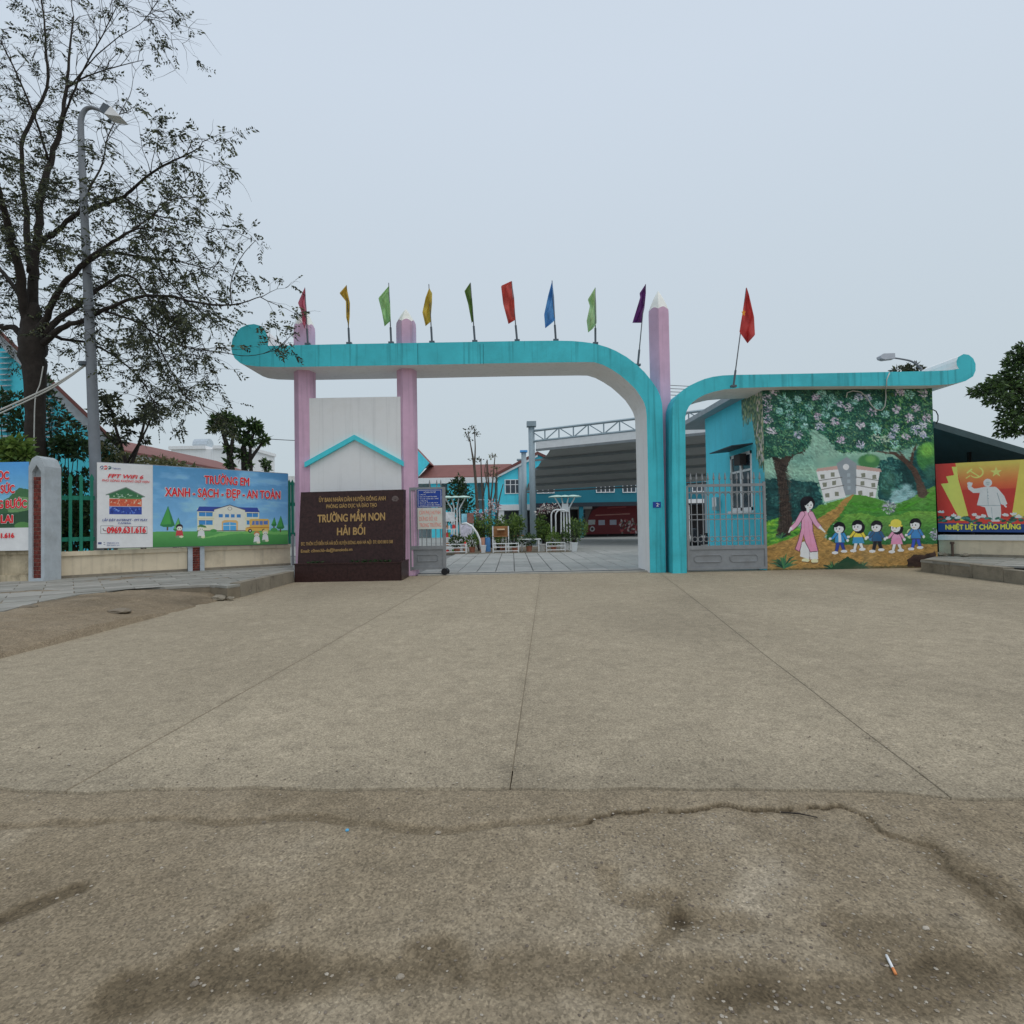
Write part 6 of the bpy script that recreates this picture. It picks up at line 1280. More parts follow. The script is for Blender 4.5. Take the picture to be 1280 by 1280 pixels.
# long wing with red roof behind the banner
wg = root('school_wing', (-18.2, 31, 0), 'long low wing with red roof and pale fascia seen over the blue banner', 'building')
ze_ = 5.15; MB().box((-23, 24, 0), (-18.4, 38.5, ze_-0.35)).build('wall', mat('olive shaded render', C(150, 156, 130), 0.85, 0.15, 1), wg)
MB().box((-18.39, 23.6, ze_-0.5), (-18.05, 39, ze_-0.06)).build('fascia', WHITE, wg)
MB().prism([Vector((-17.9, 23.5, ze_-0.06)), Vector((-20.7, 23.5, 6.15)), Vector((-23.5, 23.5, ze_-0.06)), Vector((-23.5, 23.5, ze_-0.18)), Vector((-20.7, 23.5, 6.03)), Vector((-17.9, 23.5, ze_-0.18))], (0, 15.8, 0)).build('roof', ROOF, wg)
fb = root('far_house', P(262, 640, 62), 'plain white flat-topped house far behind the red wing roof', 'building'); fb.location.z = 0
a, b = P(214, 562, 62), P(305, 562, 62); MB().box((a.x, 62, 0), (b.x, 70, a.z)).build('wall', WHITE, fb); MB().box((a.x-.2, 61.8, a.z), (b.x-4.2, 70, a.z+.35)).box((b.x-3.4, 61.8, a.z), (b.x+.2, 70, a.z+.35)).build('parapet', WHITE, fb)
q = P(254, 559, 63); MB().tube([q+Vector((-.8, 0, .2)), q+Vector((.8, 0, .2))], 0.75, 12).build('water_tank', mat('steel tank', C(150, 156, 160), 0.3, metal=0.6), fb)
gb = root('far_house', P(362, 640, 40), 'grey far building sliver between the banner and the pink column', 'building'); gb.location.z = 0
a, b = P(340, 596, 40), P(372, 596, 40); MB().box((a.x, 40, 0), (b.x, 44, a.z-.45)).build('wall', mat('grey far wall', C(120, 128, 132), 0.8, 0.2, 1), gb); MB().box((a.x-.3, 39.7, a.z-.45), (b.x+.3, 44, a.z)).build('roof_slab', WHITE, gb)
# central building behind the yard
Yb = 60.0
cbd = root('main_school_building', P(580, 660, Yb), 'long teal school block with red roof beyond the yard', 'building'); cbd.location.z = 0
xa, xb = P(440, 600, Yb).x, P(640, 600, Yb).x; zr, ze2, zf = P(580, 580.5, Yb+2).z, P(580, 597, Yb).z, P(580, 604, Yb).z
MB().prism([Vector((xa, Yb-.2, ze2)), Vector((xb, Yb-.2, ze2)), Vector((xb, Yb+3.4, zr)), Vector((P(537, 580, Yb+3.4).x, Yb+3.4, zr)), Vector((P(523, 597, Yb).x, Yb-.2, ze2))][1:] , (0, .05, .12)).build('roof', ROOF, cbd)
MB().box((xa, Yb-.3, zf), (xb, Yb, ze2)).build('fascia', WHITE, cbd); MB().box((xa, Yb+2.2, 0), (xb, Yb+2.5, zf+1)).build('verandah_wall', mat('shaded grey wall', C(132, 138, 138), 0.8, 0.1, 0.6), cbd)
for x in (545, 566, 590.5, 612): q = P(x, 620, Yb); MB().box((q.x-.55, Yb, 0), (q.x+.55, Yb+.5, zf)).build('column', TEALW, cbd)
MB().box((xa, Yb+.1, 2.6), (xb, Yb+2.2, 3.0)).build('floor_slab', TEALW, cbd); MB().box((xa, Yb+.12, 4.0), (xb, Yb+.18, 4.06)).build('balcony_rail', PVC, cbd)
MB().prism([P(505, 545, Yb-.5), P(536.5, 578.5, Yb-.5), P(522, 596, Yb-.5), P(488, 596, Yb-.5), P(473.5, 578.5, Yb-.5)], (0, .25, 0)).build('gable_end', TEALW, cbd)
MB().prism([P(505, 545, Yb-.45), P(536.5, 578.5, Yb-.45), P(473.5, 578.5, Yb-.45)], (0, 6, 0)).build('gable_roof', ROOF, cbd)
window(cbd, P(550, 610, Yb).x, P(560, 610, Yb).x, P(555, 630, Yb+2).z, P(555, 614, Yb+2).z, Yb+2.16, 3)
# teal wing with gable and window
Yw = 52.0
cw = root('gabled_wing', P(650, 660, Yw), 'teal gable-ended wing with white window behind the steel columns', 'building'); cw.location.z = 0
p = [P(x, y, Yw) for x, y in ((622, 631), (622, 593.5), (672, 568.5), (740, 600), (740, 631))]
MB().prism(p, (0, 6, 0)).build('gable_wall', TEALW, cw)
t0, t1 = P(619, 595.5, Yw-.3), P(672, 568, Yw-.3); t2 = P(745, 602, Yw-.3)
MB().prism([t0, t1, t1+Vector((0, 0, .28)), t0+Vector((0, 0, .28))], (0, 6.5, 0)).prism([t1, t2, t2+Vector((0, 0, .28)), t1+Vector((0, 0, .28))], (0, 6.5, 0)).build('roof', ROOFD, cw)
MB().prism([t0+Vector((0, .05, -.2)), t1+Vector((0, .05, -.2)), t1+Vector((0, .05, 0)), t0+Vector((0, .05, 0))], (0, .2, 0)).build('barge_board', WHITE, cw)
q0, q1 = P(622, 631, Yw), P(740, 636, Yw); MB().box((q0.x, Yw-.1, q1.z), (q1.x, Yw+6, q0.z)).build('floor_band', WHITE, cw)
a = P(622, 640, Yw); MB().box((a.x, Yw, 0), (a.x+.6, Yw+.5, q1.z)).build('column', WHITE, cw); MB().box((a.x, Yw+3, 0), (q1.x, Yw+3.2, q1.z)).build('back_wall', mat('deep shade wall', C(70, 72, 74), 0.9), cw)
a, b = P(632, 616.5, Yw), P(650.5, 600, Yw); window(cw, a.x, b.x, a.z, b.z, Yw, 3)
# building under the awning: first floor wall, windows, dark ground floor with bus mural
Yk = 49.0
kb = root('rear_block', P(800, 660, Yk), 'blue-green block shaded under the awning with a red painted bus panel', 'building'); kb.location.z = 0
TB = mat('shaded teal wall', C(32, 94, 108), 0.8, 0.1, 0.6)  # teal of the other walls, darkened to carry the shade under the awning
xk0, xk1 = P(669, 640, Yk).x, P(960, 640, Yk).x; zk = P(740, 628, Yk).z; zk2 = P(740, 590, Yk).z
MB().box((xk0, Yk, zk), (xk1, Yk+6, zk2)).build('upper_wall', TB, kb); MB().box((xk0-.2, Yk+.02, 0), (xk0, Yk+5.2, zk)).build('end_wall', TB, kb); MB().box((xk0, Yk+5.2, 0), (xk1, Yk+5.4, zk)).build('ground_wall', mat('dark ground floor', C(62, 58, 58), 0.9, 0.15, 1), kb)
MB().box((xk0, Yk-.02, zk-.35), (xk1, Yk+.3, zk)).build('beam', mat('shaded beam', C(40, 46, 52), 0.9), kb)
for x0_, x1_, yt, ybm, n in ((672, 692, 611.5, 616, 3), (746, 767, 605, 615, 4), (779, 794, 606, 615, 3), (866, 882, 604, 614, 3)):
    a, b = P(x0_, ybm, Yk), P(x1_, yt, Yk); window(kb, a.x, b.x, a.z, b.z, Yk, n, 0)
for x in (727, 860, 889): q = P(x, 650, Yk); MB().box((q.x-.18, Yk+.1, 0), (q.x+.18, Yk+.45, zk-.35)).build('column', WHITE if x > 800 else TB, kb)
q0, q1 = P(862, 624, Yk), P(892, 628.5, Yk); MB().box((q0.x-1, Yk-.08, q1.z), (q1.x+1, Yk-.03, q0.z)).build('white_lintel', WHITE, kb)
# bus panel: crop px x 560..1070, y 160..480
Yu = Yk+4.6
cv = Canvas(480, 155, 1075, 440, 170, 84, (70, 40, 42)); cv.poly([(480, 155), (640, 155), (580, 290), (560, 440), (480, 440)], (110, 100, 96)); cv.poly([(560, 440), (580, 300), (625, 215), (720, 165), (1075, 160), (1075, 440)], (140, 44, 48), 0, 1, (112, 36, 40))
cv.poly([(585, 300), (655, 300), (650, 345), (580, 350)], (190, 200, 214)); cv.ell(622, 388, 25, 25, (190, 180, 180)); cv.ell(622, 388, 14, 14, (60, 50, 54)); cv.line([(660, 258), (1000, 250)], 10, (206, 130, 120)); cv.line([(780, 190), (960, 185)], 8, (190, 90, 90))
for x in (715, 830): cv.poly([(x-30, 305), (x+34, 305), (x+34, 352), (x-30, 352)], (170, 170, 190))
for k in range(60): cv.dab(random.uniform(900, 1070), random.uniform(300, 430), random.uniform(8, 22), random.uniform(5, 12), random.choice(((200, 190, 190), (60, 40, 50), (120, 130, 110), (180, 80, 80))), random.uniform(0, 3), 0.8)
for y in (215, 260, 320): 
    for x in (510, 545): cv.poly([(x-13, y-14), (x+12, y-14), (x+12, y+16), (x-13, y+16)], (60, 62, 70))
a, b = P(722, 631, Yu), P(797, 667, Yu); cv.sheet('bus_picture', (a.x, Yu, a.z), (b.x, Yu, a.z), (a.x, Yu, b.z), (b.x, Yu, b.z), VINYL, kb, 0.56)
MB().box((a.x, Yu+.02, b.z), (b.x, Yu+.06, a.z)).build('panel_board', DSTEEL, kb)
for x in (a.x+.2, (a.x+b.x)/2, b.x-.2): MB().box((x-.05, Yu+.07, 0), (x+.05, Yu+.15, a.z-.02)).build('panel_leg', DSTEEL, kb)
# ------------------------------------------------------------------ steel awning structure
aw = root('steel_awning', (1.3, 34, 0), 'grey steel canopy with lattice truss and retractable fabric over the yard', 'canopy')
CS = mat('grey canopy steel', C(118, 130, 136), 0.5, 0.08, 2); FAB = mat('grey awning fabric', C(128, 129, 128), 0.85, 0.06, 1); FABL = mat('light awning edge', C(196, 200, 202), 0.8, 0.05)
TR0, TR1 = P(664, 540, 34), P(884, 540, 28.5)
def TRp(px, py): return PL(px, py, TR0, TR1)
for x, yt, Yq, rr in ((666.5, 533, 34, .19), (656.3, 565, 45, .20), (651.5, 575.5, 52, .2), (648, 584, 58, .2), (644.5, 592, 66, .2)):
    q = P(x, 660, Yq); zt3 = P(x, yt, Yq).z; MB().tube([(q.x, Yq, 0), (q.x, Yq, zt3)], rr, 12).build('column', CS, aw, True)
    MB().box((q.x-rr*1.5, Yq-rr*1.5, zt3-.02), (q.x+rr*1.5, Yq+rr*1.5, zt3+.28 if Yq < 40 else zt3+.12)).build('column_cap', CS if Yq != 45 else mat('blue cap', C(70, 130, 180), 0.6), aw)
zt3, zb3 = (TRp(665, 537).z+TRp(793, 525.5).z)/2, (TRp(665, 549.5).z+TRp(793, 541).z)/2
D = (TR1-TR0); D.z = 0; LT = D.length*1.55; D.normalize(); S = Vector((TR0.x, TR0.y, 0))
def tp(s_, z): return S+D*s_+Vector((0, 0, z))
MB().bar(tp(-.1, zt3), tp(LT, zt3), .075).build('top_chord', CS, aw); MB().bar(tp(-.1, zb3), tp(LT, zb3), .075).build('bottom_chord', CS, aw)
nb_ = 17
for k in range(nb_+1):
    s0 = LT*k/nb_; MB().bar(tp(s0, zb3), tp(s0, zt3), .04).build('strut', CS, aw)
    if k < nb_: s1 = LT*(k+1)/nb_; MB().bar(tp(s0, zb3 if k % 2 else zt3), tp(s1, zt3 if k % 2 else zb3), .04).build('brace', CS, aw)
# fabric: bands sagging between the shade bars, front high, rear low
fz0 = TRp(700, 557).z; N2 = Vector((-0.02, 1, 0))
H_, W_ = 61, 30; V = np.zeros((H_, W_, 3)); DEP = 14.2
for i in range(H_):
    t = i/(H_-1); z = fz0-(1.75)*t**1.1 - 0.16*abs(math.sin(t*math.pi*5))
    for j in range(W_):
        sa_ = 0.3+1.1*(1-t)**2; s_ = sa_+(LT-0.05-sa_)*j/(W_-1); q = S+D*s_+N2*(DEP*t)+Vector((0, 0, z)); V[i, j] = q
grid_mesh('awning_fabric', V, FAB, aw)
for k in range(6):
    t = k/5; z = fz0-1.75*t**1.1-0.10; a = S+D*0.3+N2*(DEP*t); b = S+D*LT+N2*(DEP*t); MB().rot_box((a+b)/2+Vector((0, 0, z-.03)), (b-a)/2, (0, .05, 0), (0, 0, .07)).build('sag_shade_bar', mat('sag shade grey', C(104, 108, 110), 0.6), aw)  # dark bars stand in for the shaded backs of the fabric sags
a, b = S+D*0.3, S+D*LT; MB().hexa([a-N2*.05+Vector((0, 0, fz0-.08)), b-N2*.05+Vector((0, 0, fz0-.08)), b+Vector((0, 0, fz0-.08)), a+Vector((0, 0, fz0-.08)), a-N2*.05+Vector((0, 0, fz0+.36)), b-N2*.05+Vector((0, 0, fz0+.36)), b+Vector((0, 0, fz0+.36)), a+Vector((0, 0, fz0+.36))]).build('valance', FABL, aw)
q = tp(LT, 0); MB().tube([q, tp(LT, zt3)], .2, 12).build('column', CS, aw)
a = P(785, 588, 40); b = P(752, 607, 44); MB().bar(a, b, .08).build('diagonal_tube', CS, aw)
bt = root('blue_roof', P(880, 520, 40), 'small bright blue sheet roof behind the guard house eave', 'roof'); 
MB().prism([P(858, 532, 40), P(878, 516, 40), P(894, 513, 40), P(896, 520, 40), P(864, 540, 40)], (0, 2.5, 0)).build('sheet', mat('blue sheet', C(48, 104, 170), 0.6, 0.1, 2), bt)
q = P(880, 525, 41); MB().box((q.x-.08, 41, 0), (q.x+.08, 41.16, q.z)).build('post', CS, bt)
# ------------------------------------------------------------------ things in the yard
WM = mat('white painted metal', C(206, 208, 206), 0.5, 0.05); BRW = mat('brown wood', C(120, 86, 56), 0.7, 0.25, 6)
def yx(px, Y): return P(px, 670, Y).x
def tubes(name, par, segs, r_, m):
    for a, b in segs: MB().tube([a, b], r_, 8).build(name, m, par)
def mushroom(px, Y, label, pw, caps, ytop):
    x = yx(px, Y); r_ = root('umbrella_stand', (x, Y, 0.03), label, 'stand', 'white umbrella stands'); zt_ = P(px, ytop, Y).z
    for dx, lean in ((-.24, -.35), (-.08, -.12), (.08, .12), (.24, .35)):
        MB().tube([(x+dx, Y, 0.03), (x+dx*.8, Y, zt_-.6), (x+dx+lean*.7, Y, zt_-.08)], .035, 7).build('post', WM, r_)
    for cpx, w_ in caps: q = yx(cpx, Y); MB().lathe((q, Y, zt_-.06), [(w_, 0), (w_*1.02, .02), (w_*.7, .07), (w_*.3, .10), (.03, .11)], 14).build('dish', mat('pale green dish', C(150, 172, 162), 0.5), r_)
    return r_, x, zt_
Yy = 26.0
r_, x, zt_ = mushroom(707, 27.5, 'white umbrella stand with twin dishes before the dark awning', 0, ((697, .42), (717, .42), (707, .3)), 620)
MB().box((x-.16, 27.42, 1.9), (x+.16, 27.5, 2.3)).build('notice', WPR, r_)
mushroom(570, 28, 'white umbrella stand beside the sliding gate', 0, ((560, .42), (580, .42), (570, .3)), 621)
for px, lb in ((689.5, 'left of the pair'), (695, 'right of the pair')):
    Y = 27; x = yx(px, Y); r_ = root('arch_post', (x, Y, 0.03), 'tall white garden hoop post, %s' % lb, 'post', 'white hoop posts'); z = P(px, 637, Y).z
    MB().tube([(x, Y, .03), (x, Y, z-.3)] + [(x+.3-.3*math.cos(a), Y, z-.3+.3*math.sin(a)) for a in np.linspace(0.2, math.pi*.75, 7)], .034, 8).build('hoop', WM, r_, True); MB().box((x-.12, Y-.12, .03), (x+.12, Y+.12, .08)).build('foot', WM, r_)
def pot(px, Y, w_, h_, label, m=WM, plant=None, mats=LG):
    x = yx(px, Y); r_ = root('flower_pot', (x, Y, .03), label, 'pot', 'pots in the yard'); MB().lathe((x, Y, .03), [(w_*.36, 0), (w_*.5, h_*.9), (w_*.55, h_*.9), (w_*.55, h_), (w_*.42, h_), (w_*.40, h_*.88)], 4 if m is WM else 10, ph=R(45)).build('pot_body', m, r_)
    if plant:
        L_ = Leaves(); st = MB()
        for k in range(5): st.tube([(x, Y, .03+h_*.85), (x+random.uniform(-.2, .2), Y+random.uniform(-.2, .2), h_+plant*.7)], [.015, .006], 4)
        st.build('stems', BARKD, r_)
        for k in range(240): v = Vector((random.gauss(0, .5), random.gauss(0, .5), random.gauss(0, .5))).normalized()*random.random()**.4; L_.add((x+v.x*plant*.55, Y+v.y*plant*.55, h_+plant*.6+v.z*plant*.5), v+Vector((0, 0, .2)), .13, .06)
        L_.build('foliage', mats, r_)
pot(717.5, Yy, .42, .42, 'white square tub at the right end of the yard planting', WM, .9); pot(706, 27, .40, .34, 'white tub behind the right-hand one', WM, .5)
for px_, Y_, lb_2 in ((590, 26.4, 'right of the plant rack'), (643, 26.1, 'between crate and columns'), (661, 26.3, 'left of the grey tub'), (692, 26.4, 'below the hoop posts'), (628, 27.2, 'behind the brown crate'), (571, 25.9, 'in front of the plant rack')):
    pot(px_, Y_, .30, .28, 'small terracotta pot with leafy plant, %s' % lb_2, mat('terracotta', C(140, 92, 74), .8, .2, 8), .55, LG if px_ % 2 else LB)
pot(604, Yy, .34, .36, 'pale pot below the white hose arch'); pot(677, Yy+.3, .42, .36, 'greyish tub in front of the round steel column', mat('grey pot', C(150, 148, 144), 0.8), .0)
for k, (px, c, lb) in enumerate(((603, C(176, 130, 110), 'terracotta pink'), (609.5, C(72, 120, 170), 'blue'))):
    x = yx(px, 27); r_ = root('tall_planter', (x, 27, .03), '%s cylinder planter below the hedge' % lb, 'pot', 'cylinder planters'); m_ = mat('planter %s' % lb, c, .6); MB().lathe((x, 27, .03), [(.13, 0), (.13, .68), (.11, .68), (.11, .6)], 12).build('tube', m_, r_)
for k, (x0, x1, yt, yb, Y, n, lb) in enumerate(((588, 612, 645, 672, 28, 9, 'left end, below the bare trees'), (612, 634, 647, 672, 28.5, 9, 'middle, behind the brown crate'), (632, 653, 643, 672, 28, 9, 'left of the round steel columns'), (669, 689, 644, 674, 28, 9, 'right of the big steel column'), (699, 730, 646, 668, 28.5, 8, 'around the umbrella stand'))):
    shrub('hedge_shrub', 'yellow-green hedge shrub, %s' % lb, ((x0+x1)/2, yb+8), Y, [(random.uniform(x0+3, x1-3), random.uniform(yt+5, yb-4), random.gauss(0, .3), 7, 7, 1) for q in range(n)], LB+LG[:1], 95, .16, .03, 'hedge along the yard')
shrub('garden_tree', 'dark round evergreen in front of the far verandah', (572, 680), 40, [(566, 622, 0, 14, 12, 1), (580, 618, 0, 12, 12, 1), (572, 608, 0, 10, 8, .8), (560, 635, 0, 12, 10, 1), (585, 634, 0, 12, 12, 1), (574, 600, 0, 5, 5, .4), (572, 645, 0, 14, 10, 1)], LEAFD, 190, .28, .03)['category'] = 'tree'
PKF = [mat('blossom %d' % i, c, .7, .1, 9, trans=.3) for i, c in enumerate((C(196, 160, 172), C(180, 176, 170), C(120, 90, 88)))]
shrub('blossom_shrub', 'pink and white flowering shrub by the bare trees', (615, 680), 31, [(612, 640, 0, 6, 6, 1), (620, 634, 0, 6, 6, 1), (614, 628, 0, 4, 4, .6), (606, 645, 0, 6, 5, .8), (598, 642, 0, 5, 5, .6)], PKF, 70, .14, .03)
shrub('blossom_shrub', 'dark red-leaved shrub left of the umbrella stand', (683, 680), 30, [(683, 636, 0, 9, 6, 1), (692, 634, 0, 7, 5, .8), (675, 640, 0, 5, 4, .6)], [mat('maroon leaf', C(70, 40, 46), .7, .2, 9, trans=.2), PKF[1]], 90, .16, .03)
BARKL = mat('grey brown bark', C(74, 65, 57), 0.95, 0.25, 6, 0.5, 30)
def bare(n_, lb, base, Y, stems, *a): return small_tree(n_, lb, base, Y, [[(p[0], p[1], p[2], p[3]*0.75) for p in q] for q in stems], *a, bark=BARKL)
BT = [[(598, 690, 0, 3.2), (597, 650, 0, 2.8), (595, 610, 0, 2.4), (593, 585, 0, 2.2), (589, 560, 0, 1.2), (585, 540, 0, .7)], [(593, 585, 0, 1.6), (594, 560, 0, 1.1), (593, 540, 0, .7), (592, 532, 0, .4)]]
bare('bare_tree', 'tall pruned tree with two upright twigs of leaves', (598, 690), 32, BT, [(583, 541, 0, 4, 5, .5), (590, 535, 0, 5, 4, .6), (596, 541, 0, 4, 5, .5), (587, 550, 0, 5, 3, .3), (592, 574, 0, 5, 3, .3)], LEAFT, 34, .17)
bare('bare_tree', 'thin bare pruned tree, second from the left', (606, 690), 33, [[(606, 690, 0, 1.8), (604, 640, 0, 1.5), (602, 600, 0, 1.2), (601, 573, 0, .8)], [(604, 620, 0, 1), (608, 600, 0, .8), (608, 580, 0, .5)]], [(601, 574, 0, 4, 3, .4)], LEAFT, 30, .17)
bare('bare_tree', 'multi-stemmed bare tree before the red roof', (613, 690), 33.5, [[(613, 690, 0, 2.6), (612, 650, 0, 2.3), (611, 615, 0, 1.6), (609, 575, 0, .9)], [(612, 640, 0, 1.6), (616, 600, 0, 1.2), (619, 567, 0, .7)], [(612, 645, 0, 1.3), (620, 610, 0, 1), (621, 583, 0, .6)], [(611, 612, 0, 1), (606, 590, 0, .8), (609, 574, 0, .5)]], [(616, 570, 0, 5, 3, .4), (620, 584, 0, 4, 4, .4), (613, 592, 0, 6, 5, .4)], LBR, 40, .17)
bare('bare_tree', 'bent bare sapling nearest the teal wing', (621, 690), 34, [[(621, 690, 0, 1.6), (622, 645, 0, 1.4), (624, 625, 0, 1.1), (629, 605, 0, .7)], [(622, 640, 0, .9), (619, 610, 0, .7), (622, 590, 0, .4)]], [(620, 596, 0, 4, 4, .3)], LBR, 30, .16)
# white shelves, boards and crate by the sliding gate
r_ = root('plant_rack', (yx(566, Yy), Yy, .03), 'white tiered rack of toys and plants next to the sliding gate', 'rack')
xa, xb = yx(556, Yy), yx(583, Yy)
for z in (.08, .35, .75, 1.15, 1.55): MB().box((xa, Yy-.02, z), (xb if z < .5 else xb-.45, Yy+.35, z+.03)).build('shelf', WM, r_)
for x in (xa, xb-.45): MB().tube([(x, Yy, .03), (x, Yy, 1.7)], .025, 6).build('upright', WM, r_)
MB().tube([(xb, Yy, .03), (xb, Yy, .5)], .025, 6).build('upright', WM, r_)
tc = [C(180, 60, 56), C(60, 130, 150), C(200, 190, 180), C(150, 110, 80), C(70, 110, 170), C(96, 130, 70)]
for k in range(16):
    sh_i, pos = k//4, k % 4; z = (.11, .38, .78, 1.18)[sh_i]; x1_ = (xb if z < .5 else xb-.5)-.08; x = xa+.10+(x1_-xa-.12)*pos/3.0; s_ = random.uniform(.05, .09); h = random.uniform(.10, .24)
    o = MB().lathe((x, Yy+.16, z), [(s_*.7, 0), (s_, h*.6), (s_*.5, h)], 8); one('toy_pot', o, mat('toy %d' % ((k*5+sh_i) % 6), tc[(k*5+sh_i) % 6], .6), 'small %s pot, %s from the left on the %s shelf of the white rack' % (('red', 'teal', 'pale grey', 'brown', 'blue', 'green')[(k*5+sh_i) % 6], ('first', 'second', 'third', 'fourth')[pos], ('lowest', 'second', 'third', 'fourth')[sh_i]), 'pot', 'toys on the white rack')
for k, (x0, x1, y0, y1, c, lb) in enumerate(((577, 583.5, 642, 655, C(120, 170, 200), 'light blue'), (584, 592, 641, 654, C(120, 84, 76), 'brown'), (557, 567, 640, 652, C(190, 200, 206), 'white'), (576, 590, 655, 676, C(176, 172, 190), 'mottled lilac'))):
    Y = 27.3-k*.15; a, b = P(x0, y1, Y), P(x1, y0, Y); r_ = root('display_board', ((a.x+b.x)/2, Y, .03), '%s upright display board behind the rack' % lb, 'board', 'display boards'); MB().box((a.x, Y, a.z), (b.x, Y+.04, b.z)).build('panel', mat('board %s' % lb, c, .7, .3, 6), r_)
    for x in (a.x+.04, b.x-.04): MB().box((x-.02, Y+.045, .03), (x+.02, Y+.075, b.z-.05)).build('leg', WM, r_)
pts = [P(x, y, 26.2) for x, y in ((577, 655), (583, 654), (590, 658), (596, 666), (600, 675), (601, 683))]; pts[-1].z = .2
one('hose_arch', MB().tube(pts, .05, 8), WM, 'thick white curved pipe arching beside the rack', 'pipe', None, True)
r_ = root('wooden_crate', (yx(626, 26.3), 26.3, .03), 'brown open crate on white legs in the yard', 'crate'); a, b = P(616.5, 671, 26.3), P(635.5, 657.5, 26.3)
MB().box((a.x, 26.3, a.z), (b.x, 26.34, b.z)).build('back_board', BRW, r_); MB().box((a.x, 25.9, a.z), (b.x, 26.3, a.z+.04)).build('shelf', BRW, r_); MB().box((a.x+.2, 25.92, b.z-.18), (a.x+.55, 26.29, b.z-.12)).build('tray', mat('pale tray', C(190, 160, 130), .7), r_)
for x in (a.x, b.x): MB().box((x-.025, 25.9, .03), (x+.025, 25.95, b.z)).build('leg', WM, r_)
def low_rail(x0, x1, Y, label):
    a, b = yx(x0, Y), yx(x1, Y); r_ = root('low_rail', ((a+b)/2, Y, .03), label, 'railing', 'low white rails'); 
    for z in (.12, .30, .46): MB().tube([(a, Y, z), (b, Y, z)], .022, 6).build('rail', WM, r_)
    n = max(2, int((b-a)/.5)+1)
    for k in range(n): x = a+(b-a)*k/(n-1); MB().tube([(x, Y, .03), (x, Y, .48)], .022, 6).build('post', WM, r_)
low_rail(557, 582, 25.6, 'low white rail in front of the plant rack'); low_rail(616, 648, 25.6, 'low white rail in front of the brown crate'); low_rail(683, 706, 25.8, 'low white rail under the hoop posts')
for k, (x0, x1, y, c, lb) in enumerate(((630, 655, 669, BRW, 'brown-topped bench near the crate'), (645, 676, 673.5, WM, 'white slatted bench before the columns'))):
    Y = 26.6-k*.5; a, b = yx(x0, Y), yx(x1, Y); z = P((x0+x1)/2, y, Y).z; r_ = root('bench', ((a+b)/2, Y, .03), lb, 'bench', 'benches in the yard')
    MB().box((a, Y, z-.05), (b, Y+.35, z)).build('seat', c, r_)
    for x in (a+.1, b-.1): MB().box((x-.03, Y+.03, .03), (x+.03, Y+.32, z-.05)).build('leg', WM, r_)
kb_ = tag(MB().box((yx(553, 25.9), 25.4, .0), (yx(712, 25.9), 32, .045)).build('planting_bed', mat('bed soil', C(90, 84, 72), .95, .2, 4)), kind='structure')
# dim porch interior seen through the side gate
r_ = root('parked_scooter', (P(868, 668, 24).x, 24, .03), 'dark scooter parked in the shade seen through the side gate bars', 'scooter')
x = P(868, 668, 24).x
for dx in (-.0, .95): MB().tube([(x+dx, 23.95, .28), (x+dx, 24.05, .28)], .25, 16).build('wheel', BLACK, r_)
MB().prism([Vector((x-.1, 23.85, .45)), Vector((x+.3, 23.85, .32)), Vector((x+1.05, 23.85, .42)), Vector((x+1.1, 23.85, .72)), Vector((x+.55, 23.85, .74)), Vector((x+.4, 23.85, .48)), Vector((x+.05, 23.85, .95)), Vector((x-.08, 23.85, .95))], (0, .3, 0)).build('body', mat('dark scooter paint', C(40, 38, 42), .4), r_)
MB().box((x+.5, 23.87, .74), (x+1.1, 24.13, .82)).build('seat', BLACK, r_); MB().tube([(x-.02, 23.7, 1.0), (x-.02, 24.3, 1.0)], .025, 6).build('handlebar', DSTEEL, r_)
# ------------------------------------------------------------------ litter in the foreground
g = G(1113, 1201); cz = gz(g.x, g.y)+.006; a, b = G(1108, 1191), G(1119, 1213)
cg = root('cigarette', (g.x, g.y, cz), 'white cigarette with orange tip lying in the damp hollow', 'cigarette')
dv = (b-a).normalized(); MB().tube([Vector((a.x, a.y, cz)), Vector((a.x, a.y, cz))+dv*.052], .0042, 10).build('paper', WPR, cg, True); MB().tube([Vector((a.x, a.y, cz))+dv*.0521, Vector((a.x, a.y, cz))+dv*.074], .0043, 10).build('filter', mat('cork filter', C(190, 116, 70), .7), cg, True)
g = G(434, 1037); o = one('bottle_cap', MB().lathe((g.x, g.y, gz(g.x, g.y)), [(.008, 0), (.0085, .003), (.007, .006), (.003, .007)], 14), mat('blue plastic cap', C(70, 130, 160), .5), 'tiny blue plastic cap on the concrete, left of centre', 'cap')
PB = [mat('pebble %d' % i, C(*c, KG), .85, .15, 30) for i, c in enumerate(((140, 130, 116), (116, 106, 94), (158, 149, 136), (98, 88, 78)))]
for k, (x, y, s_, lb) in enumerate(((547, 1040, .022, 'tan flat stone near the middle'), (1030, 1152, .016, 'pale stone right of centre'), (1157, 1154, .020, 'bluish flat stone at right'), (243, 1227, .020, 'grey stone in the dark hollow at left'), (1110, 1021, .018, 'dark stone by the crack'), (745, 1082, .012, 'tiny dark stone below the crack'), (296, 1185, .015, 'pale chip at lower left'), (330, 1027, .016, 'small grey stone on the left crack'), (500, 1217, .02, 'dark lump at lower centre'))):
    s_ *= .62; g = G(x, y); rock('loose_stone', (g.x, g.y, gz(g.x, g.y)+s_*.25), (s_, s_*.8, s_*.45), PB[(k*3) % 4], 'loose %s' % lb, 'stone', 'loose stones on the road', 100+k)
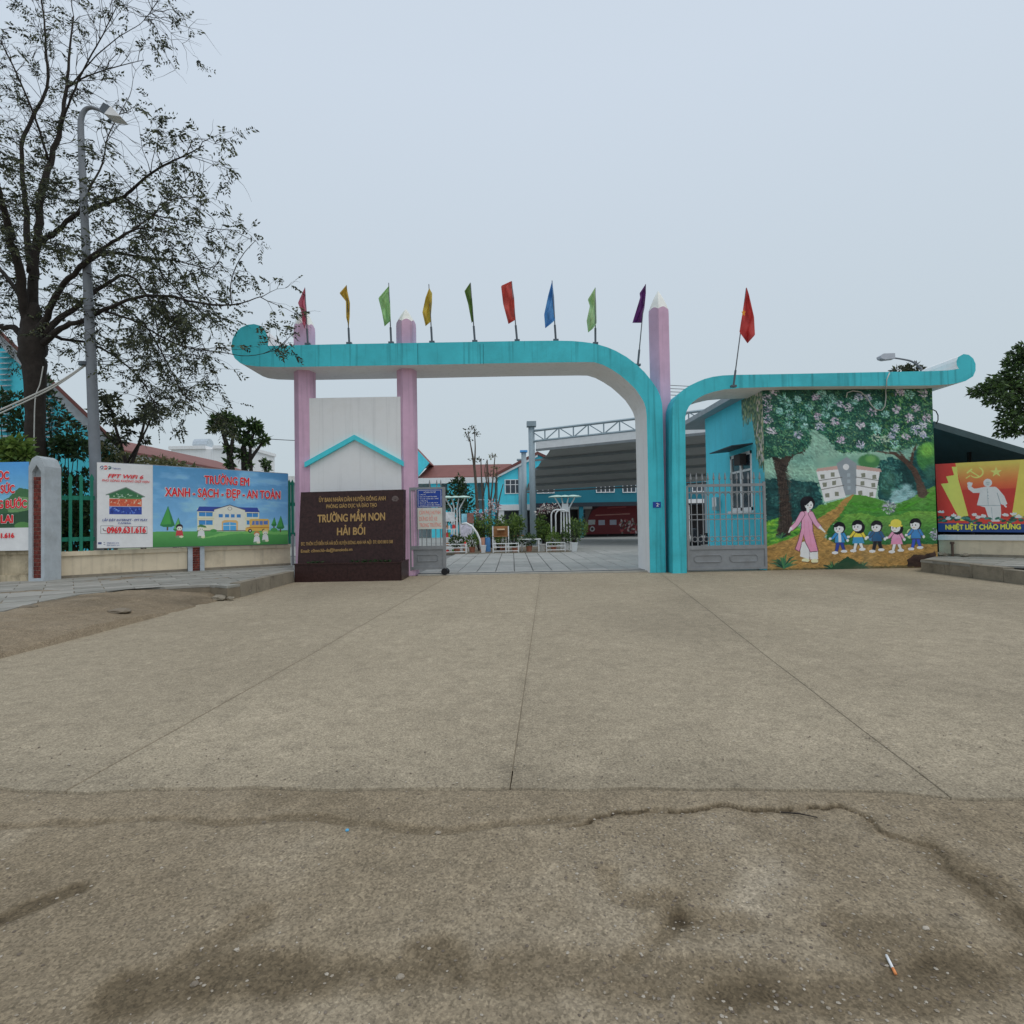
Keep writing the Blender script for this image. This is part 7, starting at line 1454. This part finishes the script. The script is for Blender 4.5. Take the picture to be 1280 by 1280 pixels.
a, b = G(976, 1013), G(1022, 1020); one('twig', MB().tube([Vector((a.x, a.y, gz(a.x, a.y)+.006)), Vector(((a.x+b.x)/2, (a.y+b.y)/2, gz((a.x+b.x)/2, (a.y+b.y)/2)+.012)), Vector((b.x, b.y, gz(b.x, b.y)+.006))], [.003, .0035, .002], 6), BARKD, 'thin dry twig lying along the crack', 'twig')
import bmesh
gv, gf, gm = [], [], []
ico = [(0, 0, 1), (.9, 0, .3), (.28, .85, .3), (-.72, .53, .3), (-.72, -.53, .3), (.28, -.85, .3), (0, 0, -.6)]
icf = [(0, 1, 2), (0, 2, 3), (0, 3, 4), (0, 4, 5), (0, 5, 1), (6, 2, 1), (6, 3, 2), (6, 4, 3), (6, 5, 4), (6, 1, 5)]
for k in range(3400):
    y = 0.95+2.6*random.random()**1.2; x = random.uniform(-1.05, 1.05)*y; s_ = random.choice((.0035, .004, .005, .006, .007, .008)) if random.random() < .97 else .009
    if random.random() < .4: x = random.uniform(.15, .8)*y; y = random.uniform(1.2, 2.7)
    z = gz(x, y); i = len(gv); an = random.uniform(0, 6.28); ca, sa = math.cos(an), math.sin(an); e_ = random.uniform(.6, 1)
    for vx, vy, vz in ico:
        vx *= s_*random.uniform(.75, 1.2); vy *= s_*e_*random.uniform(.75, 1.2); gv.append((x+vx*ca-vy*sa, y+vx*sa+vy*ca, z+vz*s_*.55))
    mi = random.randint(0, 3); gf += [tuple(i+q for q in f_) for f_ in icf]; gm += [mi]*10
me = bpy.data.meshes.new('gravel'); me.from_pydata(gv, [], gf); me.polygons.foreach_set('material_index', gm)
tag(link('gravel', me, PB), 'fine loose gravel scattered over the road surface', 'gravel', None, 'stuff')
shrub('garden_shrub', 'low dark shrub mass at the foot of the green pickets', (95, 690), 14.6, [(70, 640, 0, 9, 12, 1), (80, 660, 0, 10, 14, 1), (93, 655, 0, 10, 16, 1), (106, 660, 0, 9, 14, 1), (115, 640, 0, 7, 14, .8), (86, 630, 0, 9, 10, .8), (101, 632, 0, 9, 12, .8), (112, 675, 0, 8, 9, .8), (75, 678, 0, 8, 9, .8), (92, 680, 0, 10, 8, .8)], LEAFD, 170, 0.15)

shrub('garden_shrub', 'dark leafy bush just right of the lamp post over the poster', (135, 640), 16.5, [(122, 566, 0, 9, 9, 1), (132, 560, 0, 9, 10, 1), (143, 566, 0, 8, 8, .9), (128, 576, 0, 10, 7, .9), (116, 550, 0, 6, 8, .6)], LEAFD+LBR, 110, 0.15)
shrub('garden_shrub', 'dark bush between trunk and lamp post before the gable', (75, 600), 18, [(62, 500, 0, 8, 12, 1), (72, 515, 0, 9, 12, 1), (84, 528, 0, 9, 10, 1), (96, 540, 0, 8, 9, .9), (66, 535, 0, 9, 10, .9), (58, 480, 0, 6, 9, .6)], LEAFD+LEAFT, 90, 0.17)
